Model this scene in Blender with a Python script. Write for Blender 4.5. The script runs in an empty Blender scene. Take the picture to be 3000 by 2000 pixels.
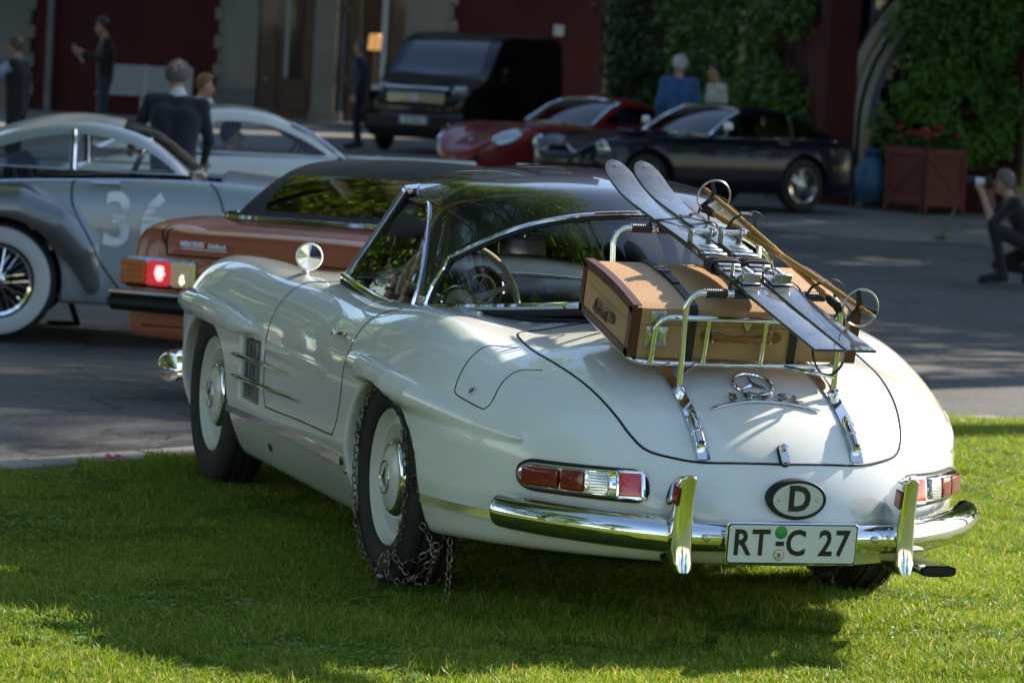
import bpy, math, random
import numpy as np
from mathutils import Vector, Matrix
rng = np.random.default_rng(7)
random.seed(7)
R = math.radians
SC = bpy.context.scene
COL = SC.collection

# ------------------------------------------------------------------ camera
cam_d = bpy.data.cameras.new('camera'); cam = bpy.data.objects.new('camera', cam_d); COL.objects.link(cam)
CAM = np.array([-11.0820, 4.01367, 1.70270])
_yaw, _pitch, _roll = -0.312772, -0.080558, 0.055337
_f = Vector((math.cos(_pitch)*math.cos(_yaw), math.cos(_pitch)*math.sin(_yaw), math.sin(_pitch)))
_r = Vector((math.sin(_yaw), -math.cos(_yaw), 0)); _u = _r.cross(_f)
_c, _s = math.cos(_roll), math.sin(_roll)
_r2 = _r*_c + _u*_s; _u2 = _u*_c - _r*_s
cam.matrix_world = Matrix(((_r2.x, _u2.x, -_f.x, CAM[0]), (_r2.y, _u2.y, -_f.y, CAM[1]), (_r2.z, _u2.z, -_f.z, CAM[2]), (0, 0, 0, 1)))
cam_d.sensor_width = 36.0; cam_d.lens = 133.117
cam_d.clip_start = 0.1; cam_d.clip_end = 3000
cam_d.dof.use_dof = True; cam_d.dof.focus_distance = 10.55; cam_d.dof.aperture_fstop = 7.0; cam_d.dof.aperture_blades = 9
SC.camera = cam

# ------------------------------------------------------------------ sky, sun, exposure
SUN_ELEV = 31.0
SUN_VEC = Vector((0.40, -0.917, 0)).normalized()          # horizontal direction towards the sun
world = bpy.data.worlds.new('World'); SC.world = world; world.use_nodes = True
wn = world.node_tree.nodes; wl = world.node_tree.links
bg = wn['Background']
sky = wn.new('ShaderNodeTexSky'); sky.sky_type = 'NISHITA'; sky.sun_disc = False
sky.sun_elevation = R(SUN_ELEV); sky.sun_rotation = math.atan2(SUN_VEC.x, SUN_VEC.y)
sky.air_density = 1.0; sky.dust_density = 0.6; sky.ozone_density = 1.0
wl.new(sky.outputs[0], bg.inputs[0]); bg.inputs[1].default_value = 0.12
sun_d = bpy.data.lights.new('sun', 'SUN'); sun = bpy.data.objects.new('sun', sun_d); COL.objects.link(sun)
sun_d.energy = 5.0; sun_d.angle = R(0.53); sun_d.color = (1.0, 0.90, 0.74)
_sv = Vector((SUN_VEC.x*math.cos(R(SUN_ELEV)), SUN_VEC.y*math.cos(R(SUN_ELEV)), math.sin(R(SUN_ELEV))))
sun.rotation_euler = _sv.to_track_quat('Z', 'Y').to_euler()
SC.view_settings.view_transform = 'Standard'; SC.view_settings.look = 'None'
SC.view_settings.exposure = 1.25; SC.view_settings.gamma = 1.0; SC.view_settings.use_curve_mapping = False
SC.render.engine = 'CYCLES'
SC.cycles.max_bounces = 8; SC.cycles.transparent_max_bounces = 16; SC.cycles.glossy_bounces = 4; SC.cycles.diffuse_bounces = 3
SC.cycles.caustics_reflective = False; SC.cycles.caustics_refractive = False
SC.cycles.sample_clamp_indirect = 6.0

# ------------------------------------------------------------------ materials
def _new(name):
    m = bpy.data.materials.new(name); m.use_nodes = True
    return m, m.node_tree.nodes, m.node_tree.links, m.node_tree.nodes['Principled BSDF']
def mat(name, col, rough=.5, metal=0., coat=0., coat_rough=.03, spec=.5, noise=None, bump=None, rough_var=None, emit=None, trans=0., sheen=0.):
    m, n, l, b = _new(name)
    b.inputs['Base Color'].default_value = (*col, 1); b.inputs['Roughness'].default_value = rough
    b.inputs['Metallic'].default_value = metal; b.inputs['Coat Weight'].default_value = coat
    b.inputs['Coat Roughness'].default_value = coat_rough; b.inputs['Specular IOR Level'].default_value = spec
    if trans: b.inputs['Transmission Weight'].default_value = trans
    if sheen: b.inputs['Sheen Weight'].default_value = sheen
    if emit: b.inputs['Emission Color'].default_value = (*emit[0], 1); b.inputs['Emission Strength'].default_value = emit[1]
    tc = None
    def coord():
        nonlocal tc
        if tc is None: tc = n.new('ShaderNodeTexCoord')
        return tc.outputs['Object']
    if noise:                                  # (scale, other colour, amount, detail)
        t = n.new('ShaderNodeTexNoise'); t.inputs['Scale'].default_value = noise[0]; t.inputs['Detail'].default_value = noise[3] if len(noise) > 3 else 4
        l.new(coord(), t.inputs['Vector'])
        r = n.new('ShaderNodeValToRGB'); r.color_ramp.elements[0].position = .5-noise[2]*.5; r.color_ramp.elements[1].position = .5+noise[2]*.5
        r.color_ramp.elements[0].color = (*col, 1); r.color_ramp.elements[1].color = (*noise[1], 1)
        l.new(t.outputs['Fac'], r.inputs['Fac']); l.new(r.outputs['Color'], b.inputs['Base Color'])
    if bump:                                   # (scale, strength, distance)
        t = n.new('ShaderNodeTexNoise'); t.inputs['Scale'].default_value = bump[0]; t.inputs['Detail'].default_value = 3
        l.new(coord(), t.inputs['Vector'])
        p = n.new('ShaderNodeBump'); p.inputs['Strength'].default_value = bump[1]; p.inputs['Distance'].default_value = bump[2] if len(bump) > 2 else .002
        l.new(t.outputs['Fac'], p.inputs['Height']); l.new(p.outputs['Normal'], b.inputs['Normal'])
    if rough_var:                              # (scale, lo, hi)
        t = n.new('ShaderNodeTexNoise'); t.inputs['Scale'].default_value = rough_var[0]; t.inputs['Detail'].default_value = 5
        l.new(coord(), t.inputs['Vector'])
        r = n.new('ShaderNodeMapRange'); r.inputs['From Min'].default_value = .3; r.inputs['From Max'].default_value = .7
        r.inputs['To Min'].default_value = rough_var[1]; r.inputs['To Max'].default_value = rough_var[2]
        l.new(t.outputs['Fac'], r.inputs['Value']); l.new(r.outputs['Result'], b.inputs['Roughness'])
    return m
def glass_mat(name, tint=(.95, .97, .96), refl=1.0, rough=0.0):
    m = bpy.data.materials.new(name); m.use_nodes = True; n = m.node_tree.nodes; l = m.node_tree.links
    n.remove(n['Principled BSDF'])
    t = n.new('ShaderNodeBsdfTransparent'); t.inputs[0].default_value = (*tint, 1)
    g = n.new('ShaderNodeBsdfGlossy'); g.inputs['Roughness'].default_value = rough; g.inputs[0].default_value = (refl, refl, refl, 1)
    fr = n.new('ShaderNodeFresnel'); fr.inputs[0].default_value = 1.55
    mx = n.new('ShaderNodeMixShader'); l.new(fr.outputs[0], mx.inputs[0]); l.new(t.outputs[0], mx.inputs[1]); l.new(g.outputs[0], mx.inputs[2])
    l.new(mx.outputs[0], n['Material Output'].inputs[0])
    return m
M = {}
M['white'] = mat('ivory_paint', (.785, .78, .725), rough=.28, coat=1.0, coat_rough=.02, spec=.5)
M['black'] = mat('black_paint', (.006, .006, .007), rough=.25, coat=1.0, coat_rough=.012)
M['chrome'] = mat('chrome', (.80, .80, .80), rough=.045, metal=1.0, rough_var=(9., .03, .09))
M['satin'] = mat('brushed_steel', (.55, .55, .54), rough=.32, metal=1.0, rough_var=(30., .22, .45))
M['rubber'] = mat('black_rubber', (.012, .012, .013), rough=.62, spec=.35)
M['gap'] = mat('panel_gap_seal', (.008, .008, .008), rough=.8)
M['tyre'] = mat('tyre_rubber', (.016, .0155, .015), rough=.72, spec=.35, noise=(14., (.03, .028, .025), .6), bump=(60., .25, .002))
M['dark'] = mat('underbody_black', (.006, .006, .006), rough=.9)
M['glass'] = glass_mat('window_glass')
M['glass_dk'] = glass_mat('tinted_window_glass', (.55, .6, .6))
M['navy_leather'] = mat('navy_leather', (.010, .013, .026), rough=.45, bump=(180., .25, .001))
M['black_leather'] = mat('black_leather', (.008, .008, .009), rough=.42, bump=(200., .25, .001))
M['cream'] = mat('ivory_bakelite', (.78, .72, .58), rough=.25, coat=.5)
M['red_lens'] = mat('red_lens', (.24, .003, .008), rough=.15, coat=.6, noise=(60., (.14, .002, .005), .6))
M['red_reflex'] = mat('red_reflector', (.75, .012, .008), rough=.2, coat=1.)
M['clear_lens'] = mat('ribbed_clear_lens', (.55, .57, .56), rough=.12, metal=.55, coat=1.)

# ------------------------------------------------------------------ mesh helpers
def nspline(xs, ys):                                   # natural cubic spline, linear beyond the ends
    xs = np.asarray(xs, float); ys = np.asarray(ys, float); n = len(xs)
    h = np.diff(xs); A = np.zeros((n, n)); b = np.zeros(n); A[0, 0] = A[-1, -1] = 1
    for i in range(1, n-1):
        A[i, i-1] = h[i-1]; A[i, i] = 2*(h[i-1]+h[i]); A[i, i+1] = h[i]
        b[i] = 6*((ys[i+1]-ys[i])/h[i]-(ys[i]-ys[i-1])/h[i-1])
    m = np.linalg.solve(A, b)
    s0 = (ys[1]-ys[0])/h[0]-h[0]*m[1]/6; s1 = (ys[-1]-ys[-2])/h[-1]+h[-1]*m[-2]/6
    def f(x):
        x = np.asarray(x, float); i = np.clip(np.searchsorted(xs, x)-1, 0, n-2)
        t = x-xs[i]; hi = h[i]
        v = ys[i]+t*((ys[i+1]-ys[i])/hi-hi*(2*m[i]+m[i+1])/6)+t*t*m[i]/2+t**3*(m[i+1]-m[i])/(6*hi)
        return np.where(x < xs[0], ys[0]+s0*(x-xs[0]), np.where(x > xs[-1], ys[-1]+s1*(x-xs[-1]), v))
    return f
def smax(a, b, k):
    h = np.maximum(k-np.abs(a-b), 0)/k
    return np.maximum(a, b)+h*h*k*.25
def smin(a, b, k): return -smax(-a, -b, k)

def surface_nets(f, lo, hi, h):
    ax = [np.arange(lo[i], hi[i]+h, h) for i in range(3)]
    q = 4; cx = [a[::q] for a in ax]
    Vc = f(*np.meshgrid(*cx, indexing='ij')); near = np.abs(Vc) < h*q*1.3
    ext = lambda A: np.repeat(np.repeat(np.repeat(A, q, 0), q, 1), q, 2)
    def grow(A):
        B = A.copy()
        for d in range(3):
            C = B.copy(); s1 = [slice(None)]*3; s2 = [slice(None)]*3; s1[d] = slice(1, None); s2[d] = slice(0, -1)
            C[tuple(s1)] |= B[tuple(s2)]; C[tuple(s2)] |= B[tuple(s1)]; B = C
        return B
    nb = grow(near); shp = tuple(len(a) for a in ax); cut = tuple(slice(0, k) for k in shp)
    V = ext(Vc)[cut].copy(); mk = ext(nb)[cut]; ii = np.argwhere(mk)
    V[mk] = f(ax[0][ii[:, 0]], ax[1][ii[:, 1]], ax[2][ii[:, 2]])
    S = V < 0; nx, ny, nz = V.shape
    cnt = np.zeros((nx-1, ny-1, nz-1), np.int8)
    for a in (0, 1):
        for b in (0, 1):
            for c in (0, 1): cnt += S[a:nx-1+a, b:ny-1+b, c:nz-1+c]
    act = (cnt > 0) & (cnt < 8); idx = -np.ones(act.shape, np.int64); ijk = np.argwhere(act); idx[act] = np.arange(len(ijk))
    acc = np.zeros((len(ijk), 3)); num = np.zeros(len(ijk)); I, J, K = ijk.T
    C = [(a, b, c) for a in (0, 1) for b in (0, 1) for c in (0, 1)]
    for p in C:
        for d in range(3):
            if p[d]: continue
            q = list(p); q[d] = 1
            va = V[I+p[0], J+p[1], K+p[2]]; vb = V[I+q[0], J+q[1], K+q[2]]
            m = (va < 0) != (vb < 0); t = np.where(m, va/np.where(m, va-vb, 1), 0)
            pt = np.stack([I+p[0], J+p[1], K+p[2]], 1).astype(float); pt[:, d] += t
            acc += pt*m[:, None]; num += m
    vs = acc/num[:, None]*h+np.array([a[0] for a in ax]); quads = []
    for d in range(3):
        sl0 = [slice(None)]*3; sl1 = [slice(None)]*3; sl0[d] = slice(0, -1); sl1[d] = slice(1, None)
        ch = S[tuple(sl0)] != S[tuple(sl1)]; e = np.argwhere(ch); o1, o2 = [(1, 2), (2, 0), (0, 1)][d]
        ok = (e[:, o1] > 0) & (e[:, o2] > 0) & (e[:, o1] < V.shape[o1]-1) & (e[:, o2] < V.shape[o2]-1); e = e[ok]
        ins = S[tuple(e.T)]
        def cell(da, db):
            c = e.copy(); c[:, o1] -= da; c[:, o2] -= db; return idx[tuple(c.T)]
        q = np.stack([cell(1, 1), cell(0, 1), cell(0, 0), cell(1, 0)], 1)
        q[~ins] = q[~ins][:, ::-1]; quads.append(q)
    return vs, np.concatenate(quads)
def grad(f, P, e=1.5e-3):
    g = np.empty_like(P)
    for d in range(3):
        a = P.copy(); b = P.copy(); a[:, d] += e; b[:, d] -= e
        g[:, d] = (f(*a.T)-f(*b.T))/(2*e)
    return g
def newton(f, P, it=4, lim=.01):
    for _ in range(it):
        g = grad(f, P); v = f(*P.T); s = v/np.maximum((g*g).sum(1), 1e-6)
        st = g*s[:, None]; ln = np.linalg.norm(st, axis=1); st *= np.minimum(1, lim/np.maximum(ln, 1e-9))[:, None]
        P = P-st
    return P
def implicit(f, lo, hi, h):
    v, q = surface_nets(f, lo, hi, h); v = newton(f, v, 2, h)
    return v, np.concatenate([q[:, [0, 1, 2]], q[:, [0, 2, 3]]])
def clip(v, t, field):                                 # split triangles by the sign of field: (inside <0, outside >0)
    s = field(*v.T); s = np.where(np.abs(s) < 1e-7, 1e-7, s); ins = s[t] < 0; c = ins.sum(1)
    keep = [list(map(tuple, t[c == 3])), list(map(tuple, t[c == 0]))]
    nv = [v]; cache = {}; n0 = len(v); new = []
    def cut(a, b):
        k = (a, b) if a < b else (b, a)
        if k not in cache:
            r = s[a]/(s[a]-s[b]); cache[k] = n0+len(new); new.append(v[a]+(v[b]-v[a])*r)
        return cache[k]
    for tri, m in zip(t[(c == 1) | (c == 2)], ins[(c == 1) | (c == 2)]):
        one = m.sum() == 1; k = int(np.argmax(m if one else ~m)); a, b, d = tri[k], tri[(k+1) % 3], tri[(k+2) % 3]
        ab, ad = cut(a, b), cut(a, d); i = 0 if one else 1
        keep[i].append((a, ab, ad)); keep[1-i] += [(ab, b, d), (ab, d, ad)]
    vv = np.concatenate([v, np.array(new)]) if new else v
    out = []
    for ts in keep:
        ts = np.array(ts, int).reshape(-1, 3); u = np.unique(ts); mp = np.zeros(len(vv), int); mp[u] = np.arange(len(u))
        out.append((vv[u], mp[ts]))
    return out
def sel(v, t, mask):                                   # split by a face mask
    out = []
    for m in (mask, ~mask):
        ts = t[m]; u = np.unique(ts); mp = np.zeros(len(v), int); mp[u] = np.arange(len(u)); out.append((v[u], mp[ts]))
    return out

class MB:                                              # collects geometry for one mesh object
    def __init__(s): s.v = []; s.f = []
    def add(s, vs, fs):
        o = len(s.v); s.v += [tuple(map(float, p)) for p in vs]; s.f += [tuple(int(i)+o for i in q) for q in fs]; return s
    def box(s, c, d, rot=None, taper=None):
        c = Vector(c); hx, hy, hz = d[0]/2, d[1]/2, d[2]/2; vs = []
        for z in (-hz, hz):
            k = taper if (taper and z > 0) else 1.
            for x, y in ((-hx, -hy), (hx, -hy), (hx, hy), (-hx, hy)):
                p = Vector((x*k, y*k, z)); vs.append(c+(rot @ p if rot else p))
        return s.add(vs, [(3, 2, 1, 0), (4, 5, 6, 7), (0, 1, 5, 4), (1, 2, 6, 5), (2, 3, 7, 6), (3, 0, 4, 7)])
    def rbox(s, c, d, r, rot=None):                    # box with chamfered edges
        c = Vector(c); h = [q/2 for q in d]; r = min(r, min(h)*.98); vs = {}; P = []
        for sx in (-1, 1):
            for sy in (-1, 1):
                for sz in (-1, 1):
                    for a in range(3):
                        p = [h[i]-(0 if i == a else r) for i in range(3)]
                        q = Vector((p[0]*sx, p[1]*sy, p[2]*sz)); vs[(sx, sy, sz, a)] = len(P); P.append(c+(rot @ q if rot else q))
        F = []
        for a in range(3):
            b, d2 = (a+1) % 3, (a+2) % 3
            for sg in (-1, 1):
                q = []
                for (u, w) in ((-1, -1), (1, -1), (1, 1), (-1, 1)):
                    k = [0, 0, 0]; k[a] = sg; k[b] = u; k[d2] = w; q.append(vs[(*k, a)])
                F.append(q if sg > 0 else q[::-1])
            for u in (-1, 1):
                for w in (-1, 1):
                    def K(t, ax):
                        k = [0, 0, 0]; k[a] = t; k[b] = u; k[d2] = w; return vs[(*k, ax)]
                    q = [K(-1, b), K(1, b), K(1, d2), K(-1, d2)]; F.append(q if u*w < 0 else q[::-1])
        for sx in (-1, 1):
            for sy in (-1, 1):
                for sz in (-1, 1):
                    q = [vs[(sx, sy, sz, 0)], vs[(sx, sy, sz, 1)], vs[(sx, sy, sz, 2)]]; F.append(q if sx*sy*sz > 0 else q[::-1])
        return s.add(P, F)
    def tube(s, pts, r, seg=8, closed=False, caps=True, flat=None):
        pts = [Vector(p) for p in pts]; n = len(pts); rr = r if hasattr(r, '__len__') else [r]*n
        vs = []; prev = None
        for i, p in enumerate(pts):
            a = pts[(i-1) % n] if (closed or i > 0) else p; b = pts[(i+1) % n] if (closed or i < n-1) else p
            t = (b-a).normalized() if (b-a).length > 1e-9 else Vector((0, 0, 1))
            if prev is None:
                u = t.orthogonal().normalized() if flat is None else (Vector(flat)-t*Vector(flat).dot(t)).normalized()
            else: u = (prev-t*prev.dot(t)).normalized()
            prev = u; w = t.cross(u)
            for k in range(seg):
                an = 2*math.pi*k/seg; q = math.cos(an)*rr[i]; e = math.sin(an)*rr[i]*(1 if flat is None else FLATK)
                vs.append(p+u*q+w*e)
        fs = []
        for i in range(n if closed else n-1):
            j = (i+1) % n
            for k in range(seg):
                k2 = (k+1) % seg; fs.append((i*seg+k, i*seg+k2, j*seg+k2, j*seg+k))
        if caps and not closed:
            fs.append(tuple(range(seg))[::-1]); fs.append(tuple((n-1)*seg+k for k in range(seg)))
        return s.add(vs, fs)
    def strip(s, pts, wdir, w, th, ndir=None):         # flat band (rectangular section) along a polyline; wdir = width direction(s)
        pts = [Vector(p) for p in pts]; n = len(pts); vs = []; ws = w if hasattr(w, '__len__') else [w]*n
        for i, p in enumerate(pts):
            t = (pts[min(i+1, n-1)]-pts[max(i-1, 0)]).normalized()
            wd = Vector(wdir[i] if hasattr(wdir[0], '__len__') else wdir); wd = (wd-t*wd.dot(t)).normalized(); nd = t.cross(wd)
            if ndir is not None and nd.dot(Vector(ndir)) < 0: nd = -nd
            for a, b in ((-1, 0), (1, 0), (1, 1), (-1, 1)): vs.append(p+wd*(a*ws[i]/2)+nd*(b*th))
        fs = []
        for i in range(n-1):
            for k in range(4): k2 = (k+1) % 4; fs.append((i*4+k, i*4+k2, i*4+4+k2, i*4+4+k))
        fs += [(3, 2, 1, 0), tuple((n-1)*4+k for k in range(4))]
        return s.add(vs, fs)
    def lathe(s, prof, origin, axis, seg=40, ang=(0, 2*math.pi)):
        ax = Vector(axis).normalized(); u = ax.orthogonal().normalized(); w = ax.cross(u); o = Vector(origin)
        full = abs(ang[1]-ang[0]-2*math.pi) < 1e-6; m = seg if full else seg+1; vs = []
        for (r, h) in prof:
            for k in range(m):
                a = ang[0]+(ang[1]-ang[0])*k/seg; vs.append(o+ax*h+(u*math.cos(a)+w*math.sin(a))*r)
        fs = []
        for i in range(len(prof)-1):
            for k in range(seg):
                k2 = (k+1) % m; fs.append((i*m+k, i*m+k2, (i+1)*m+k2, (i+1)*m+k))
        return s.add(vs, fs)
    def grid(s, P, close_u=False, close_v=False):      # P[i][j] points
        nu, nv = len(P), len(P[0]); vs = [p for row in P for p in row]; fs = []
        for i in range(nu if close_u else nu-1):
            for j in range(nv if close_v else nv-1):
                a, b = (i+1) % nu, (j+1) % nv; fs.append((i*nv+j, i*nv+b, a*nv+b, a*nv+j))
        return s.add(vs, fs)
    def poly(s, pts2, place, th):                      # extruded polygon: place(u, v, h) -> point
        n = len(pts2); vs = [place(u, v, 0) for u, v in pts2]+[place(u, v, th) for u, v in pts2]
        return s.add(vs, [tuple(range(n))[::-1], tuple(range(n, 2*n))]+[(i, (i+1) % n, n+(i+1) % n, n+i) for i in range(n)])
    def sphere(s, c, r, seg=16, ring=10, rot=None):
        rr = r if hasattr(r, '__len__') else (r, r, r); c = Vector(c); P = []
        for i in range(ring+1):
            a = math.pi*i/ring; row = []
            for k in range(seg):
                b = 2*math.pi*k/seg; q = Vector((rr[0]*math.sin(a)*math.cos(b), rr[1]*math.sin(a)*math.sin(b), rr[2]*math.cos(a))); row.append(c+(rot @ q if rot else q))
            P.append(row)
        return s.grid(P, close_v=True)
    def build(s, name, m, parent=None, smooth=True, angle=35, normals=None):
        me = bpy.data.meshes.new(name); me.from_pydata(s.v, [], s.f); me.validate(); me.update()
        return finish(name, me, m, parent, smooth, angle)
FLATK = .4
def finish(name, me, m, parent=None, smooth=True, angle=35):
    ms = m if isinstance(m, (list, tuple)) else [m]
    for q in ms: me.materials.append(M[q] if isinstance(q, str) else q)
    if smooth:
        me.polygons.foreach_set('use_smooth', [True]*len(me.polygons))
        if angle and angle < 180: me.set_sharp_from_angle(angle=R(angle))
    o = bpy.data.objects.new(name, me); COL.objects.link(o)
    if parent is not None: o.parent = parent
    return o
def mesh_np(name, v, t, m, parent=None, normals=None, smooth=True, angle=180):
    me = bpy.data.meshes.new(name); me.from_pydata(v.tolist(), [], t.tolist()); me.update()
    o = finish(name, me, m, parent, smooth, angle)
    if normals is not None: me.normals_split_custom_set_from_vertices(normals.tolist())
    return o
def unit(a): return a/np.maximum(np.linalg.norm(a, axis=1, keepdims=True), 1e-9)
def tag(o, label=None, cat=None, group=None, kind=None):
    if label: o['label'] = label
    if cat: o['category'] = cat
    if group: o['group'] = group
    if kind: o['kind'] = kind
    return o
def empty(name, loc=(0, 0, 0), rz=0., label=None, cat=None, group=None):
    o = bpy.data.objects.new(name, None); COL.objects.link(o); o.empty_display_size = .2
    o.location = loc; o.rotation_euler = (0, 0, rz); return tag(o, label, cat, group)
def local(root):                                       # matrix that takes world points to root's space
    return Matrix.LocRotScale(root.location, root.rotation_euler, root.scale).inverted()
def text_mesh(name, s, size, depth, m, parent, mtx, align='CENTER', bold=0., shear=0., sx=1.):
    cu = bpy.data.curves.new(name, 'FONT'); cu.body = s; cu.size = size; cu.extrude = depth/2; cu.align_x = align; cu.align_y = 'CENTER'
    cu.offset = bold; cu.shear = shear; cu.resolution_u = 3
    o = bpy.data.objects.new(name, cu); COL.objects.link(o)
    dg = bpy.context.evaluated_depsgraph_get(); me = bpy.data.meshes.new_from_object(o.evaluated_get(dg)); COL.objects.unlink(o); bpy.data.objects.remove(o)
    me.transform(Matrix.Diagonal((sx, 1, 1, 1))); me.transform(mtx); me.materials.clear(); me.name = name
    return finish(name, me, m, parent, False)
def frame(o, xd, yd):                                  # matrix: local x->xd, y->yd, z->xd x yd
    xd = Vector(xd).normalized(); zd = xd.cross(Vector(yd)).normalized(); yd = zd.cross(xd)
    return Matrix(((xd.x, yd.x, zd.x, o[0]), (xd.y, yd.y, zd.y, o[1]), (xd.z, yd.z, zd.z, o[2]), (0, 0, 0, 1)))
def copy_tree(o, parent=None, mtx=None):
    c = o.copy(); COL.objects.link(c); c.parent = parent
    if mtx is not None: c.matrix_world = mtx
    for ch in o.children: copy_tree(ch, c)
    return c
# ================================================================== the white roadster (x forward, y to its left, origin on the ground under the rear axle)
#<PURE
Zc = nspline([-1.45, -1.30, -1.2, -1.05, -.94, -.7, -.4, 0, .5, 1.0, 1.3, 1.8, 2.4, 2.9, 3.2], [.33, .482, .578, .685, .737, .812, .858, .878, .875, .88, .888, .872, .80, .68, .56])
Zf = nspline([-1.3, -1.1, -.92, -.8, -.67, -.5, -.3, -.1, .15, .5, .9, 1.3, 1.7, 2.1, 2.4, 2.7, 3.0, 3.2], [.36, .48, .59, .637, .69, .760, .818, .848, .850, .825, .80, .802, .816, .832, .838, .828, .772, .67])
Yf = nspline([-1.3, -1.0, -.7, -.3, 0, .5, 1.2, 2.0, 2.5, 3.0, 3.2], [.44, .545, .61, .632, .64, .645, .645, .66, .66, .635, .60])
Ys = nspline([-.2, .3, .8, 1.3, 1.8, 2.3], [.85, .845, .825, .82, .833, .845])
Zb = nspline([-1.3, -.5, 0, .5, 1.9, 2.8, 3.2], [.255, .222, .185, .142, .145, .19, .26])
def body0(x, y, z):
    ya = np.abs(y)
    deck = Zc(x)-np.where(x < 0, .25, .16)*ya**2
    dy = ya-Yf(x); ridge = Zf(x)-np.where(dy > 0, 2.2, .9)*dy**2
    top = z-smax(deck, ridge, .055)
    tail = (np.sqrt(((np.minimum(x, -.2)+.2)/1.11)**2+(ya/.85)**2)-1)*.85
    nose = ((((np.maximum(x, 2.3)-2.3)/.90)**4+(ya/.845)**4)**.25-1)*.845
    mid = ya-Ys(np.clip(x, -.2, 2.3))
    e = np.where(x < -.2, tail, np.where(x > 2.3, nose, mid))
    e = e+1.3*np.maximum(.42-z, 0)**2+.65*np.maximum(z-.56, 0)**2
    f = smax(top*.93, e, .15)
    return smax(f, Zb(x)-z, .035)
def tubefield(x, y, z, P, rad, ky=1., kz=1.):          # distance to a polyline with a radius per knot, |y| mirrored
    ya = np.abs(y); d = None
    for i in range(len(P)-1):
        a, b = np.array(P[i]), np.array(P[i+1]); ab = (b-a)*np.array([1, ky, kz])
        px, py, pz = x-a[0], (ya-a[1])*ky, (z-a[2])*kz
        t = np.clip((px*ab[0]+py*ab[1]+pz*ab[2])/(ab@ab), 0, 1)
        q = np.sqrt((px-t*ab[0])**2+(py-t*ab[1])**2+(pz-t*ab[2])**2)-(rad[i]+(rad[i+1]-rad[i])*t)
        d = q if d is None else np.minimum(d, q)
    return d
def smoothline(P, rad, n=10):
    P = np.array(P, float); s = np.linspace(0, 1, len(P)); t = np.linspace(0, 1, n)
    return np.stack([nspline(s, P[:, k])(t) for k in range(3)], 1), np.maximum(nspline(s, rad)(t), .001)
BROW_R = smoothline([(.45, .818, .645), (.32, .846, .655), (.08, .860, .650), (-.22, .852, .629), (-.55, .782, .594), (-.88, .668, .560)], [.006, .028, .038, .040, .030, .004])
BROW_F = smoothline([(3.02, .700, .628), (2.84, .808, .645), (2.45, .858, .660), (2.10, .862, .656), (1.84, .852, .642), (1.60, .822, .632)], [.022, .034, .042, .042, .032, .004])
CREASE = smoothline([(1.50, .822, .590), (1.15, .815, .588), (.70, .822, .588)], [.012, .008, .001], 8)
AX_R, AX_F, WZ = 0.0, 2.4, .335
def arch(x, y, z, cx, r, rear):
    dx = x-cx; dz = z-WZ
    d = np.sqrt(dx**2+np.where(dz > 0, dz*1.34, dz)**2)-r
    # below the axle the opening runs on almost straight down and the rear quarter tucks away in a curve
    return d
def body1(x, y, z):
    f = body0(x, y, z)
    f = smin(f, tubefield(x, y, z, *BROW_R, ky=1.1, kz=.9), .016)
    f = smin(f, tubefield(x, y, z, *BROW_F, ky=1.1, kz=.9), .016)
    f = smin(f, tubefield(x, y, z, *CREASE), .02)
    return f
def wells(x, y, z):
    ya = np.abs(y)
    a = np.maximum(arch(x, y, z, AX_R-.005, .397, True), .50-ya)
    b = np.maximum(arch(x, y, z, AX_F+.01, .385, False), .48-ya)
    return np.minimum(a, b)
def cabin(x, y, z):
    ya = np.abs(y)
    lx = np.where(x < .45, np.sqrt(((x-.45)/.80)**2+(ya/.575)**2)-1, np.maximum(ya/.585-1, (x-1.34)/.6))*.55
    return smax(lx, .40-z, .06)
def vent(x, y, z):
    return np.maximum(np.maximum(np.abs(x-1.725)-.125, np.abs(z-.490-.02*(x-1.72))-.108), .775-np.abs(y))
def body(x, y, z):
    f = smax(body1(x, y, z), -wells(x, y, z), .014)
    f = smax(f, -cabin(x, y, z), .014)
    return smax(f, -vent(x, y, z), .012)
# hardtop dome
DA = nspline([.80, .87, 1.04, 1.16, 1.30], [1.16, 1.04, .73, .54, .38]); DB = nspline([.80, .87, 1.04, 1.16, 1.30], [.64, .622, .560, .512, .46])
def dome(x, y, z):
    ya = np.abs(y)
    zr = 1.282-np.where(x > .75, .12, .17)*(x-.75)**2-.30*ya**2
    a = DA(z); b = DB(z)
    tail = (np.sqrt(((np.minimum(x, .6)-.6)/a)**2.0+(ya/b)**2.0)-1)*b
    mid = ya-b+.03*(np.maximum(x, .6)-.6)**2
    return smax(z-zr, np.where(x < .6, tail, mid), .10)
def wscreen(x, y, z): return x-(1.405-.30*np.abs(y)**2-1.08*(z-.87))          # <0 behind the windscreen plane
def raypt(f, d, t0=8., t1=14.5, n=650):                # first hit of a camera ray with f = 0
    ts = np.linspace(t0, t1, n); P = CAM+ts[:, None]*d; v = f(*P.T); i = np.argmax(v < 0)
    if v[i] >= 0: return None
    a, b = ts[i-1], ts[i]
    for _ in range(30):
        m = (a+b)/2
        if f(*(CAM+m*d)[:, None])[0] < 0: b = m
        else: a = m
    return CAM+b*d
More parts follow.
